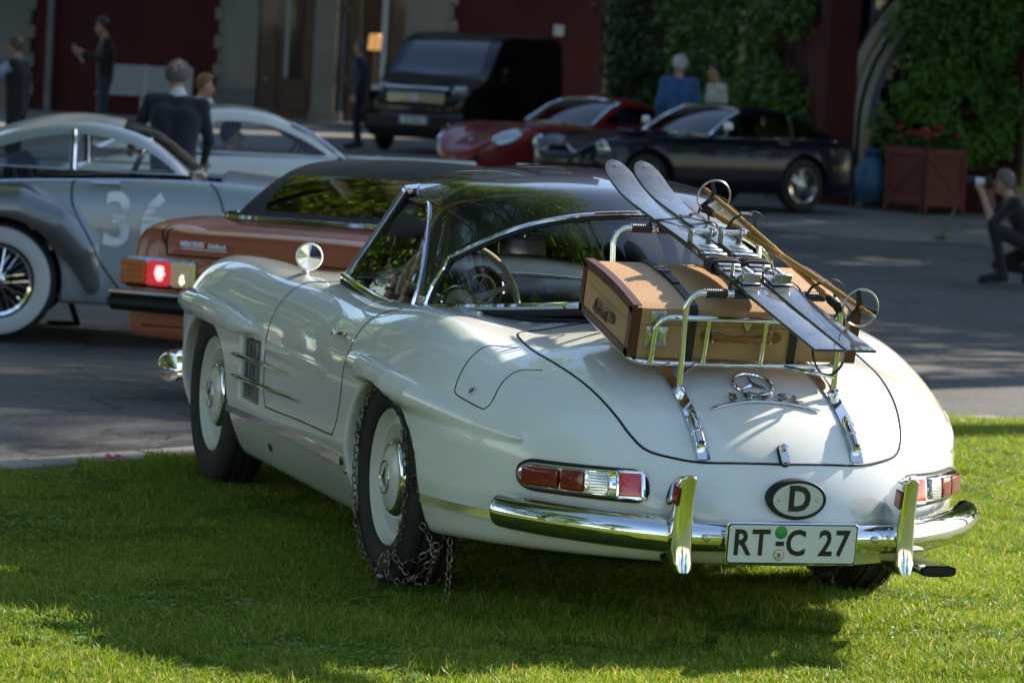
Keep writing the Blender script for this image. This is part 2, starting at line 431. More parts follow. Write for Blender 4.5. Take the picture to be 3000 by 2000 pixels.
#PURE>
car = empty('white_roadster', (0, 0, 0), 0, 'ivory white vintage roadster with black hardtop and ski-laden luggage rack, parked on the lawn', 'car')
def proj_on(P, f=body1, it=5): return newton(f, np.array(P, float), it, .03)
def smooth_path(P, n, closed=False):
    P = np.array(P, float); s = np.r_[0, np.cumsum(np.linalg.norm(np.diff(P, axis=0), axis=1))]; t = np.linspace(0, s[-1], n)
    i = np.clip(np.searchsorted(s, t)-1, 0, len(P)-2); out = []
    for k, tt in zip(i, t):                               # Catmull-Rom
        p0, p1, p2, p3 = P[max(k-1, 0)], P[k], P[k+1], P[min(k+2, len(P)-1)]; u = (tt-s[k])/max(s[k+1]-s[k], 1e-9)
        out.append(.5*(2*p1+(p2-p0)*u+(2*p0-5*p1+4*p2-p3)*u*u+(3*p1-p0-3*p2+p3)*u**3))
    return np.array(out)
def on_surf(P, n, f=body1, off=0.):
    Q = proj_on(smooth_path(P, n), f); N = unit(grad(f, Q)); return Q+N*off, N
def mir(P): P = np.array(P, float).copy(); P[:, 1] *= -1; return P
def seam(name, P, r=.0032, n=70, f=body1, m='gap', off=-.0008, par=None, both=False):
    for side in ((0, 1) if both else (0,)):
        Q, N = on_surf(mir(P) if side else P, n, f, off); MB().tube(Q, r, 6).build(name, m, par or car)
def patch(name, outline, place, loops, m, parent, angle=40):   # outline loops (scale-x, scale-y, height) around (cu,cv) -> capped bump
    mb = MB(); cu, cv, pts = outline; n = len(pts); vs = []; fs = []
    for (a, b, h) in loops: vs += [place(cu+(u-cu)*a, cv+(v-cv)*b, h) for u, v in pts]
    for i in range(len(loops)-1):
        for k in range(n): fs.append((i*n+k, i*n+(k+1) % n, (i+1)*n+(k+1) % n, (i+1)*n+k))
    vs.append(place(cu, cv, loops[-1][2])); c = len(vs)-1; o = (len(loops)-1)*n
    fs += [(o+k, o+(k+1) % n, c) for k in range(n)]
    mb.add(vs, fs); return mb.build(name, m, parent, True, angle)
def rrect(cu, cv, hu, hv, r, n=6):
    pts = []
    for k, (sx, sy) in enumerate(((1, 1), (-1, 1), (-1, -1), (1, -1))):
        for i in range(n+1):
            a = math.pi/2*(k+i/n); pts.append((cu+sx*(hu-r)+r*math.cos(a), cv+sy*(hv-r)+r*math.sin(a)))
    # extra points on long edges
    out = []
    for i, p in enumerate(pts):
        q = pts[(i+1) % len(pts)]; out.append(p); d = math.hypot(q[0]-p[0], q[1]-p[1]); k = int(d/.02)
        for j in range(1, k): out.append((p[0]+(q[0]-p[0])*j/k, p[1]+(q[1]-p[1])*j/k))
    return (cu, cv, out)
def ell(cu, cv, a, b, n=40): return (cu, cv, [(cu+a*math.cos(2*math.pi*k/n), cv+b*math.sin(2*math.pi*k/n)) for k in range(n)])
def _root(fun, a, b):                                  # fun(array) changes sign from + to - between a and b
    for _ in range(3):
        q = np.linspace(a, b, 60); v_ = fun(q) < 0; k = max(int(np.argmax(v_)), 1); a, b = q[k-1], q[k]
    return (a+b)/2
def _lift(p, f, h):
    p = np.array(p, float)
    if h: p = p+unit(grad(f, p[None]))[0]*h
    return p
_ty = np.linspace(0, .76, 77); _tz = np.linspace(.36, .70, 69); _TY, _TZ = np.meshgrid(_ty, _tz, indexing='ij'); _a = np.full_like(_TY, -1.5); _b = np.full_like(_TY, -.5)
for _ in range(30):
    _m = (_a+_b)/2; _i = body0(_m, _TY, _TZ) < 0; _b = np.where(_i, _m, _b); _a = np.where(_i, _a, _m)
_TX = _b; _TN = unit(grad(body0, np.stack([_TX.ravel(), _TY.ravel(), _TZ.ravel()], 1))).reshape(77, 69, 3)
def tail_pt(y, z, h):                                  # point on the tail at (y, z), h above the paint (table of the implicit surface)
    s = -1. if y < 0 else 1.; u = min(max(abs(y)/.01, 0), 75.999); w_ = min(max((z-.36)/.005, 0), 67.999); i, j = int(u), int(w_); u -= i; w_ -= j
    k = ((1-u)*(1-w_), u*(1-w_), (1-u)*w_, u*w_); x = k[0]*_TX[i, j]+k[1]*_TX[i+1, j]+k[2]*_TX[i, j+1]+k[3]*_TX[i+1, j+1]
    n_ = k[0]*_TN[i, j]+k[1]*_TN[i+1, j]+k[2]*_TN[i, j+1]+k[3]*_TN[i+1, j+1]; return np.array([x+n_[0]*h, y+s*n_[1]*h, z+n_[2]*h])
def deck_pt(x, y, h):
    z = _root(lambda q: body0(np.full_like(q, x), np.full_like(q, y), q), 1.1, .3); return _lift((x, y, z), body0, h)
def side_pt(x, z, h, s=1, f=None):
    f = f or body1; y = _root(lambda q: f(np.full_like(q, x), q, np.full_like(q, z)), 1.0, .55)
    p = _lift((x, y, z), f, h); p[1] *= s; return p

# ---- body
v, t = implicit(body, (-1.45, -.98, .13), (3.35, .98, 1.0), .016)
(vi, ti), (vo, to) = clip(v, t, lambda x, y, z: body1(x, y, z)+.045)
body_o = mesh_np('body_shell', vo, to, 'white', car, unit(grad(body, vo)))
cen = vi[ti].mean(1); isw = np.minimum(np.abs(cen[:, 0]-AX_R), np.abs(cen[:, 0]-AX_F)) < .45
isw &= (np.abs(cen[:, 1]) > .45) | (cen[:, 2] < .38)
(vw, tw), (vc, tc_) = sel(vi, ti, isw)
for cx in (AX_R, AX_F):
    for sg in (1, -1):
        cw = vw[tw].mean(1); (a_, b_), _ = sel(vw, tw, (np.abs(cw[:, 0]-cx) < 1.2) & (cw[:, 1]*sg > 0)); mesh_np('wheel_well', a_, b_, 'dark', car)
isv = (np.abs(vc[tc_].mean(1)[:, 0]-1.725) < .2) & (np.abs(vc[tc_].mean(1)[:, 1]) > .70)
(vv_, tv_), (vc, tc_) = sel(vc, tc_, isv)
M['vent_grey'] = mat('vent_recess_grey', (.30, .30, .28), rough=.5)
for sg in (1, -1):
    (a_, b_), _ = sel(vv_, tv_, vv_[tv_].mean(1)[:, 1]*sg > 0); mesh_np('vent_recess', a_, b_, 'vent_grey', car)
mesh_np('cabin_tub', vc, tc_, 'navy_leather', car)

# ---- hardtop with its wrap-round rear window and the door windows
v, t = implicit(dome, (-.75, -.72, .80), (1.5, .72, 1.4), .015)
BELTZ = nspline([-.50, -.31, -.25, -.05, .27, .44, .75, 1.05, 1.30, 1.45], [.908, .902, .893, .868, .838, .822, .820, .834, .853, .862])
BELT = lambda x, y, z: BELTZ(x)-z
(v, t), _ = clip(v, t, lambda x, y, z: np.maximum(BELT(x, y, z), wscreen(x, y, z)))
ZW = nspline([0, .135, .305, .426, .501, .555, .60], [1.166, 1.158, 1.127, 1.079, 1.03, .985, .94])
def rearwin(x, y, z): return np.maximum(z-ZW(np.abs(y)), x-.335+.25*np.maximum(z-.9, 0))
def doorwin(x, y, z):
    zz = np.clip((z-.86)/.30, 0, 1); xr = .43+.26*zz**1.6
    d = smax(xr-x, z-(1.145-.03*(x-.9)**2), .06)
    return np.maximum(d, wscreen(x, y, z)+.045)
(vg, tg), (v, t) = clip(v, t, rearwin)
(vd, td), (v, t) = clip(v, t, lambda x, y, z: np.where(np.abs(y) < .3, 1., doorwin(x, y, z)))
top = mesh_np('hardtop', v, t, 'black', car, unit(grad(dome, v)))
# inner headlining: the same shell 14 mm further in
M['headlining'] = mat('grey_headlining', (.42, .41, .38), rough=.9)
Nn = unit(grad(dome, v)); mesh_np('headlining', v-Nn*.016, t[:, ::-1], 'headlining', top)
mesh_np('rear_window', vg, tg, 'glass', top, unit(grad(dome, vg)))
for s in (1, -1):
    k = (vd[td].mean(1)[:, 1]*s > 0); (a_, b_), _ = sel(vd, td, k); mesh_np('door_window', a_, b_, 'glass', car, unit(grad(dome, a_)))
def edge_path(f1, f2, start, step, n):                 # walk along the curve f1 = f2 = 0
    p = np.array(start, float); out = []
    for i in range(n):
        for _ in range(8):
            for f in (f1, f2):
                q = p[None]; g = grad(f, q)[0]; p = p-g*f(*q.T)[0]/max(g@g, 1e-6)
        out.append(p.copy()); a = grad(f1, p[None])[0]; b = grad(f2, p[None])[0]; d = np.cross(a, b); d /= np.linalg.norm(d)
        if i and d@last < 0: d = -d
        if i == 0 and d@np.array(step[1]) < 0: d = -d
        last = d; p = p+d*step[0]
    return np.array(out)
ztop = lambda x, y, z: z-ZW(np.abs(y))
E1 = edge_path(dome, ztop, (.34, .57, .97), (.03, (0, -1, 0)), 60); E1 = E1[E1[:, 1] > -.58]
fr = edge_path(dome, lambda x, y, z: x-.335+.25*np.maximum(z-.9, 0), (.335, .6, .838), (.012, (0, 0, 1)), 12)
trim = np.concatenate([fr, E1[1:-1], mir(fr)[::-1]]); Nt = unit(grad(dome, trim))
MB().tube(trim+Nt*.004, .0075, 8).build('window_trim', 'chrome', top)
MB().strip([tuple(p) for p in trim-Nt*.002], [tuple(n_) for n_ in np.cross(Nt, np.gradient(trim, axis=0))], .05, .004).build('window_seal', 'rubber', top)
bl_ = []                                               # belt moulding right round the hardtop and the cowl
for k in range(81):
    bl_.append(edge_path(dome, lambda x, y, z: z-BELTZ(x)-.001, (.6-1.05*math.sin(math.pi*k/80) if True else 0, .66*math.cos(math.pi*k/80), .87), (.01, (0, 1, 0)), 1)[0])
bl_ = np.array(bl_); nb_ = unit(grad(dome, bl_))
fwd = np.array([edge_path(dome, lambda x, y, z: z-BELTZ(x)-.001, (x_, .62, .86), (.01, (0, 1, 0)), 1)[0] for x_ in np.linspace(1.33, .62, 22)]); nf_ = unit(grad(dome, fwd))
belt = np.concatenate([fwd+nf_*.004, bl_+nb_*.004, mir(fwd)[::-1]+mir(nf_)[::-1]*.004])
MB().tube(belt, .012, 8).build('belt_moulding', 'chrome', car)
MB().tube(belt-np.array([0, 0, .018]), .013, 8).build('belt_seal', 'rubber', car)
# windscreen with its frame
P = []
for i in range(13):
    z_ = .850+.353*i/12; row = []
    for j in range(21):
        y_ = (-1+2*j/20)*(.612-.26*(z_-.85)); row.append((1.405-.30*y_*y_-1.08*(z_-.87)+.004, y_, z_-.035*(abs(y_)/.55)**2*(i/12)))
    P.append(row)
ws = MB().grid(P).build('windscreen', 'glass', car)
for s in (0, 20):
    q = [Vector(P[i][s]) for i in range(13)]; MB().tube([p+Vector((-.012, 0, 0)) for p in q], .0135, 8).build('pillar', 'chrome', ws)
    MB().tube([p+Vector((-.03, (-.012 if s else .012)*1, 0)) for p in q], .014, 8).build('pillar_seal', 'rubber', ws)
MB().tube([Vector(p)+Vector((0, 0, .004)) for p in P[-1]], .012, 8).build('header_rail', 'chrome', ws)
MB().tube([Vector(p) for p in P[0]], .010, 8).build('scuttle_rail', 'chrome', ws)
# door window frames: chrome edge along the top and down the rear side
for s in (1, -1):
    P1 = edge_path(dome, lambda x, y, z: smax(.43+.26*np.clip((z-.86)/.30, 0, 1)**1.6-x, z-(1.145-.03*(x-.9)**2), .06), (.44, .61, .825), (.016, (0, 0, 1)), 60)
    keep = wscreen(*P1.T) < -.02; P1 = P1[:np.argmin(keep) if not keep.all() else None]; n1 = unit(grad(dome, P1))
    if s < 0: P1 = mir(P1); n1 = mir(n1)
    MB().tube(P1+n1*.003, .008, 8).build('door_window_trim', 'chrome', top)
    MB().tube(P1-n1*.012, .012, 8).build('door_window_seal', 'rubber', top)
# ---- seams
LID = [(-.28, 0), (-.275, .28), (-.285, .44), (-.32, .515), (-.45, .53), (-.62, .512), (-.84, .475), (-1.01, .438), (-1.08, .415), (-1.13, .38), (-1.17, .31), (-1.197, .235), (-1.215, .12), (-1.222, 0)]
L3 = [deck_pt(x_, y_, 0) for x_, y_ in LID]; L3 = [tuple(p) for p in L3]
full = L3[::-1]+[(p[0], -p[1], p[2]) for p in L3[1:]]
seam('boot_lid_seam', full, .0042, 150)
DOOR = [(1.36, .60, .845), (1.424, .649, .827), (1.517, .682, .818), (1.541, .724, .795), (1.537, .768, .754), (1.528, .801, .702), (1.525, .819, .645), (1.53, .824, .6), (1.524, .825, .461), (1.498, .823, .395), (1.462, .822, .385), (1.061, .818, .389), (.609, .832, .396), (.55, .835, .413), (.50, .838, .465), (.468, .84, .545), (.458, .835, .63), (.455, .815, .70), (.462, .785, .747), (.455, .75, .785), (.40, .727, .808), (.30, .70, .825)]
seam('door_seam', DOOR, .0028, 120, both=True)
FLAP = [(-.469, .563, .783), (-.436, .636, .785), (-.461, .692, .762), (-.5, .741, .713), (-.533, .768, .667), (-.551, .772, .652), (-.593, .763, .642), (-.682, .736, .625), (-.703, .725, .627), (-.705, .706, .65), (-.678, .679, .689), (-.655, .644, .717), (-.647, .604, .734), (-.684, .552, .739)]
seam('fuel_flap_seam', FLAP, .0024, 80)
def button(name, p, nrm, r, m='chrome'):
    mb = MB().lathe([(r*1.25, 0), (r*1.25, .003), (r, .005), (r*.9, .006)], p, nrm, 20); mb.lathe([(r*.55, .0045), (r*.55, .007), (0, .0075)], p, nrm, 16); return mb.build(name, m, car)
p_, n_ = on_surf([(-.611, .739, .665), (-.62, .739, .665)], 2); button('fuel_flap_lock', p_[0], n_[0], .011, 'satin')
# ---- door handles
for s in (1, -1):
    q = [side_pt(x_, .712, .010, s) for x_ in np.linspace(.69, .50, 9)]
    h_ = MB().tube(q, [.004, .0065, .007, .007, .007, .007, .0075, .009, .006], 8).build('door_handle', 'chrome', car)
    a_ = side_pt(.745, .712, 0, s); MB().lathe([(.016, 0), (.016, .003), (.010, .006), (.009, .012), (0, .013)], a_, (0, s, .25), 20).build('push_button', 'chrome', h_)
# ---- side vents: fins, spears
for s in (1, -1):
    for x_ in (1.80, 1.745, 1.69, 1.645):
        MB().box((x_, s*.812, .490), (.006, .03, .205)).build('vent_fin', 'satin', car)
    for z_, x0, x1 in ((.527, 1.93, 1.19), (.452, 1.92, 1.03)):
        xs = np.linspace(x0, x1, 16); q = []
        for x_ in xs:
            p = side_pt(x_, z_+.001, .008, s, body0); q.append(p)
        MB().tube(q, [.004]+[.0078]*8+list(np.linspace(.0075, .0015, 7)), 8).build('vent_spear', 'chrome', car)
    # rocker trims
    for xs in (np.linspace(2.0, .43, 24), np.linspace(-.44, -.82, 12)):
        q = [side_pt(x_, .331, .004, s, body0) for x_ in xs]; MB().strip(q, (0, 0, 1), .025, .009, (0, s, 0)).build('rocker_moulding', 'chrome', car)
    p = side_pt(1.55, .245, .001, s, body0); MB().lathe([(.021, 0), (.0, .001)], p, (0, s, -.25), 20).build('jacking_hole', 'gap', car)
    p = side_pt(.425, .30, .001, s, body0); button('sill_screw', p, (0, s, 0), .008, 'satin')
# ---- tail lamps
for s in (1, -1):
    pl = lambda u, v_, h: tail_pt(u*s, v_, h)
    base = patch('tail_lamp', rrect(.529, .4635, .146, .046, .038), pl, [(1, 1, -.002), (1, 1, .006), (.985, .96, .010)], 'rubber', car)
    patch('lamp_bezel', rrect(.533, .4635, .136, .037, .032), pl, [(1, 1, .004), (1, 1, .014), (.97, .90, .024), (.93, .8, .027)], 'chrome', base)
    patch('red_lens', rrect(.617, .4635, .037, .027, .006), pl, [(1, 1, .018), (1, 1, .031), (.95, .93, .0355), (.90, .86, .0362), (.5, .5, .0363)], 'red_lens', base)
    patch('red_lens', rrect(.551, .4635, .0245, .027, .006), pl, [(1, 1, .018), (1, 1, .031), (.95, .93, .0355), (.90, .86, .0362), (.5, .5, .0363)], 'red_lens', base)
    patch('clear_lens', rrect(.4965, .4635, .0235, .027, .006), pl, [(1, 1, .018), (1, 1, .030), (.92, .9, .035)], 'clear_lens', base)
    for k in range(6):
        z_ = .4635-.018+.0072*k; a_, b_ = tail_pt(s*.477, z_, .0345), tail_pt(s*.516, z_, .0345); MB().tube([a_, (a_+b_)/2+np.array([-.0008, 0, 0]), b_], .0016, 5).build('lens_rib', 'clear_lens', base)
    patch('reflector_frame', rrect(.424, .4635, .034, .038, .007), pl, [(1, 1, .004), (1, 1, .026), (.9, .9, .030)], 'chrome', base)
    patch('red_reflector', rrect(.424, .4635, .026, .029, .004), pl, [(1, 1, .026), (1, 1, .0315), (.96, .96, .0322), (.90, .90, .0324), (.5, .5, .0324)], 'red_reflex', base)
    for u in (.585, .463): MB().lathe([(.005, 0), (.004, .003), (0, .004)], pl(u, .4635, .026), unit(grad(body0, pl(u, .4635, 0)[None]))[0], 10).build('lamp_screw', 'chrome', base)
# ---- bumpers
def bump_sec(p, out, hh, dd):                          # convex section: out = outward horizontal direction
    o = Vector(out).normalized(); row = []
    for k in range(13):
        a = -math.pi*.62+math.pi*1.24*k/12; row.append(Vector(p)+o*(dd*math.cos(a))+Vector((0, 0, hh*math.sin(a)/math.sin(math.pi*.5)*.98)))
    return row
for s in (1, -1):
    rows = []
    for k in range(25):
        th = k/24; y_ = .345+(.728-.345)*math.sin(th*math.pi/2)**.9; c_ = math.sqrt(max(1-(y_/.895)**2, .02)); x_ = -.2-1.155*c_
        nrm = Vector((-(c_)/1.155, y_/.895/.895, 0)).normalized(); e = 1. if th < .86 else math.sqrt(max(1-((th-.86)/.14)**2, .0009))
        rows.append([Vector((q.x, q.y*s, q.z)) for q in bump_sec(Vector((x_, y_, .343+.016*th))-nrm*(.022*(1-e)), nrm, .050*max(e, .12), .046*max(e, .15))])
    MB().grid(rows).build('rear_bumper', 'chrome', car, True, 60)
    # overrider
    P = []
    st = [(.520, -1.372, .008, .012), (.518, -1.372, .020, .020), (.510, -1.370, .034, .0255), (.485, -1.364, .052, .0285), (.45, -1.358, .064, .030), (.405, -1.352, .074, .0315), (.36, -1.350, .080, .033), (.31, -1.352, .080, .033), (.275, -1.357, .070, .032), (.258, -1.360, .055, .028), (.250, -1.362, .03, .018)]
    for z_, xr, rx, ry in st:
        row = []
        for k in range(36):
            a = 2*math.pi*k/36; c_, s_ = math.cos(a), math.sin(a)
            row.append((xr+rx-rx*math.copysign(abs(c_)**.6, c_), s*.334+ry*math.copysign(abs(s_)**.5, s_), z_))
        P.append(row)
    ov = MB().grid(P, close_v=True).build('overrider', 'chrome', car, True, 60)
    MB().rbox((-1.338, s*.334+.0295, .462), (.040, .005, .05), .002, Matrix.Rotation(-.22, 3, 'Y')).build('side_reflector', 'red_lens', ov)
rows = []
for k in range(15):
    y_ = -.335+.67*k/14; rows.append(bump_sec((-1.262-.03*(1-(y_/.34)**2), y_, .340), (-1, 0, 0), .042, .032))
MB().grid(rows).build('rear_bumper', 'chrome', car, True, 60)
for y_ in (.255, -.255):
    MB().lathe([(.011, 0), (.010, .006), (.006, .008), (0, .008)], (-1.312, y_, .343), (-1, 0, 0), 16).build('bumper_bolt', 'satin', car)
# front bumper end seen past the front wheel
rows = []
for k in range(15):
    th = k/14; a = math.radians(8+84*th); nrm = Vector((math.cos(a), math.sin(a), 0))
    p = Vector((2.86+.46*abs(math.cos(a))**.8*math.copysign(1, math.cos(a)), .835*math.sin(a)**.75, .375)); e = 1. if th < .8 else math.sqrt(max(1-((th-.8)/.2)**2, .02))
    rows.append(bump_sec(p, nrm, .06*e, .055*e))
MB().grid(rows).build('front_bumper', 'chrome', car, True, 60)
rows2 = [[Vector((q.x, -q.y, q.z)) for q in r_] for r_ in rows]; MB().grid(rows2).build('front_bumper', 'chrome', car, True, 60)
# ---- exhaust
ex = MB(); 
P = []
for x_, w_ in ((-1.05, .8), (-1.2, .95), (-1.33, 1.0), (-1.36, 1.0)):
    P.append([(x_, -.432+.055*w_*math.copysign(abs(math.cos(a))**.6, math.cos(a)), .262+.016*w_*math.copysign(abs(math.sin(a))**.6, math.sin(a))) for a in np.linspace(0, 2*math.pi, 24, endpoint=False)])
ex.grid(P, close_v=True).build('tailpipe', 'chrome', car); MB().poly([(-.432+.050*math.copysign(abs(math.cos(a))**.6, math.cos(a)), .262+.0125*math.copysign(abs(math.sin(a))**.6, math.sin(a))) for a in np.linspace(0, 2*math.pi, 24, endpoint=False)], lambda u, v_, h: (-1.3605-h, u, v_), .001).build('tailpipe_mouth', 'gap', car)
# ---- licence plate
M['plate_white'] = mat('plate_white', (.62, .64, .60), rough=.35, coat=.3); M['ink'] = mat('plate_black', (.012, .012, .010), rough=.4)
M['seal_green'] = mat('green_seal', (.03, .30, .05), rough=.4); M['seal_grey'] = mat('grey_seal', (.32, .32, .28), rough=.4); M['seal_gold'] = mat('gold_crest', (.55, .38, .05), rough=.4)
PX = -1.335; Rt = Matrix.Rotation(R(-4), 3, 'Y')
def pp(u, v_, h): q = Rt @ Vector((-h, -u, v_)); return (PX+q.x, q.y+.009, .332+q.z)     # u to the right as seen from behind
pl_ = patch('licence_plate', rrect(0, 0, .197, .060, .010), pp, [(1, 1, -.008), (1, 1, .002), (.995, .98, .003)], 'chrome', car)
patch('plate_border', rrect(0, 0, .194, .0565, .009), pp, [(1, 1, .002), (1, 1, .0042), (.999, .999, .0045)], 'ink', pl_)
patch('plate_face', rrect(0, 0, .1905, .053, .008), pp, [(1, 1, .004), (1, 1, .0056), (.999, .999, .0058)], 'plate_white', pl_)
def ptxt(s_, u, size, v_=0., sx=.86, nm='plate_letters'):
    mtx = frame(pp(u, v_, .0062), Rt @ Vector((0, -1, 0)), Rt @ Vector((0, 0, 1))); return text_mesh(nm, s_, size, .0014, 'ink', pl_, mtx, bold=.0022, sx=sx)
ptxt('R', -.152, .102); ptxt('T', -.095, .102); ptxt('C', .010, .102); ptxt('2', .100, .102); ptxt('7', .150, .102)
MB().box(pp(-.038, .001, .0062), (.0015, .025, .013), Rt).build('plate_dash', 'ink', pl_)
cap = lambda nm, u, v_, r, m, h=.0062: patch(nm, ell(u, v_, r, r, 28), pp, [(1, 1, .005), (1, 1, h), (.97, .97, h+.0003)], m, pl_)
cap('green_seal', -.036, .033, .0172, 'seal_green'); cap('seal_ring', -.036, .033, .0185, 'ink', .006)
for k in range(12):
    a = 2*math.pi*k/12; MB().box(pp(-.036+.0125*math.cos(a), .033+.0125*math.sin(a), .0068), (.0005, .0022, .0022), Rt).build('seal_mark', 'ink', pl_)
cap('crest_seal', -.038, -.031, .0172, 'seal_grey'); cap('crest_field', -.038, -.031, .0125, 'plate_white', .0066)
MB().poly([(-.045, -.024), (-.045, -.034), (-.038, -.041), (-.031, -.034), (-.031, -.024)], lambda u, v_, h: pp(u, v_, .0068+h), .0006).build('crest_shield', 'seal_gold', pl_)
for k in range(3): MB().box(pp(-.038, -.027-.0042*k, .0076), (.0004, .0085, .0018), Rt).build('crest_lion', 'ink', pl_)
# ---- oval country plate
def dp(u, v_, h): q = tail_pt(-(u+.014), .452+v_, 0); return (-1.300-h+.12*((v_)**2)-.06*v_, -(u+.014), .452+v_)
db = patch('country_badge', ell(0, 0, .087, .0575, 48), dp, [(1, 1, -.03), (1, 1, .004), (.97, .955, .008), (.92, .88, .008)], 'rubber', car)
M['badge_white'] = mat('badge_white', (.60, .62, .57), rough=.35, coat=.4, noise=(25., (.50, .52, .47), .5))
patch('badge_face', ell(0, 0, .0755, .0468, 48), dp, [(1, 1, .0085), (.99, .99, .0093)], 'badge_white', db)
m_ = frame(dp(.003, 0, .0098), (0, -1, 0), (-.06, 0, 1)); text_mesh('badge_letter', 'D', .098, .0015, 'ink', db, m_, bold=.0035, sx=.95)
for u in (-.057, .057): MB().lathe([(.0055, 0), (.004, .003), (0, .0035)], dp(u, 0, .0088), (-1, 0, 0), 12).build('badge_screw', 'satin', db)
# ---- star in a ring, script and bar on the boot lid
def dk(u, v_, h): return tuple(deck_pt(-.945+v_, -u, h))
ring = [dk(.058*math.cos(a), .060*math.sin(a), .006) for a in np.linspace(0, 2*math.pi, 56, endpoint=False)]
em = MB().tube(ring, .0055, 8, closed=True).build('boot_emblem', 'chrome', car)
st_ = MB(); vs = [dk(0, 0, .011)]; 
for k in range(6):
    a = math.pi/2+k*math.pi/3; r_ = .057 if k % 2 == 0 else .0085; vs.append(dk(r_*math.cos(a), r_*1.03*math.sin(a), .004))
st_.add(vs, [(0, i, i % 6+1) for i in range(1, 7)]); st_.build('emblem_star', 'chrome', em, False)
bar = [dk(u, -.088-.9*u*u+.0*u, .005) for u in np.linspace(-.168, .168, 30)]
MB().tube(bar, [.002]+[.0045]*28+[.002], 8).build('boot_script_bar', 'chrome', car)
def script(s_, size, pos, xd, yd, parent, nm): return text_mesh(nm, s_, size, .006, 'chrome', parent, frame(pos, xd, yd), bold=.0012, shear=.15, sx=1.35)
for ch, u in (('3', -.090), ('0', -.041), ('0', .006), ('S', .062), ('L', .106)):
    p = deck_pt(-1.012-.5*u*u, -u, .006); nn = unit(grad(body0, p[None]))[0]; yd = np.cross(nn, (0, -1, 0)); script(ch, .050, p, (0, -1, 0), -yd if yd[0] < 0 else yd, car, 'boot_script')
p = np.array(edge_path(dome, lambda x, y, z: z-.853, (.385, .6, .853), (.01, (1, 0, 0)), 1)[0]); nn = unit(grad(dome, p[None]))[0]
text_mesh('pillar_script', '300SL', .030, .004, 'chrome', top, frame(p+nn*.004, (-1, 0, .0), (0, -.15, 1)), bold=.0005, shear=.1, sx=1.1)
# ---- boot lock
def lk(u, v_, h): return tuple(tail_pt(-u-.002, .561+v_, h))
b_ = patch('boot_lock', rrect(0, 0, .0155, .027, .013), lk, [(1, 1, -.002), (1, 1, .005), (.95, .97, .007)], 'rubber', car)
patch('lock_body', rrect(0, -.001, .012, .023, .009), lk, [(1, 1, .005), (1, 1, .012), (.85, .9, .016)], 'chrome', b_)
p = tail_pt(-.002, .573, .014); MB().lathe([(.0125, 0), (.0125, .010), (.011, .013), (0, .0135)], p, unit(grad(body0, tail_pt(0, .573, 0)[None]))[0], 20).build('lock_button', 'chrome', b_)
# ---- fender mirrors
for s in (1, -1):
    p = Vector(deck_pt(1.80, s*.625, 0)); c_ = p+Vector((-.04, 0, .062))
    mm = MB().lathe([(.0, .055), (.022, .05), (.040, .03), (.048, .006), (.049, -.004), (.046, -.008), (.0425, -.008)], c_, (1, -.10*s, 0), 30).build('fender_mirror', 'white', car)
    MB().lathe([(.043, -.0065), (.0, -.0085)], c_, (1, -.10*s, 0), 30).build('mirror_glass', 'chrome', mm)
    MB().tube([p+Vector((.01, 0, -.005)), p+Vector((-.01, 0, .012)), c_+Vector((.015, 0, -.04))], [.016, .011, .009], 10).build('mirror_stem', 'chrome', mm)
# ---- wheels
M['rim_white'] = mat('ivory_wheel_paint', (.66, .65, .58), rough=.35, coat=.6)
def wheel(cx, y, s):
    O = Vector((cx, y, WZ)); A = Vector((0, s, 0))
    rim = MB().lathe([(.0, .02), (.10, .02), (.125, .012), (.150, .030), (.165, .048), (.178, .040), (.186, .045), (.196, .062), (.206, .070), (.2105, .066), (.2095, .058), (.190, .0), (.188, -.08)], O, A, 60).build('wheel', 'rim_white', car, True, 50)
    tp = [(.206, .058), (.214, .072), (.228, .080), (.262, .0875), (.290, .086), (.310, .079), (.3245, .068), (.330, .062)]
    prof = tp+[(.3335, .050), (.3335, .044), (.328, .043), (.328, .036), (.335, .035), (.336, .012), (.329, .011), (.329, -.011), (.336, -.012), (.335, -.035), (.328, -.036), (.328, -.043), (.3335, -.044), (.3335, -.05)]+[(r_, -h) for r_, h in tp[::-1]]
    MB().lathe(prof, O, A, 72).build('tyre', 'tyre', rim, True, 50)
    hc = MB().lathe([(.130, .024), (.131, .034), (.126, .048), (.112, .060), (.100, .064), (.098, .0625)], O, A, 56).build('hubcap_rim', 'chrome', rim, True, 60)
    MB().lathe([(.099, .0625), (.080, .072), (.055, .078), (.052, .0775)], O, A, 48).build('hubcap_face', 'rim_white', rim, True, 60)
    MB().lathe([(.053, .076), (.053, .081), (.048, .082), (.0465, .079), (0, .082)], O, A, 40).build('hubcap_centre', 'white', rim, True, 40)
    MB().tube([O+A*.0815+Vector((.0495*math.cos(a), 0, .0495*math.sin(a))) for a in np.linspace(0, 2*math.pi, 40, endpoint=False)], .003, 6, closed=True).build('hubcap_ring', 'chrome', rim)
    vs = [O+A*.092]
    for k in range(6):
        a = math.pi/2+.35+k*math.pi/3; r_ = .047 if k % 2 == 0 else .007; vs.append(O+A*.083+Vector((r_*math.cos(a), 0, r_*math.sin(a))))
    MB().add(vs, [(0, i, i % 6+1) if s < 0 else (0, i % 6+1, i) for i in range(1, 7)]).build('hubcap_star', 'chrome', rim, False)
for cx, y in ((AX_R, .735), (AX_F, .725)):
    for s in (1, -1): wheel(cx, y*s, s)
MB().rbox((1.2, 0, .24), (2.9, 1.1, .12), .04).build('underbody', 'dark', car); MB().rbox((-.55, 0, .27), (.9, .9, .10), .04).build('underbody', 'dark', car)
MB().tube([(0, -.66, .32), (0, .66, .32)], .04, 10).build('rear_axle', 'dark', car); MB().tube([(2.4, -.66, .32), (2.4, .66, .32)], .04, 10).build('front_axle', 'dark', car)
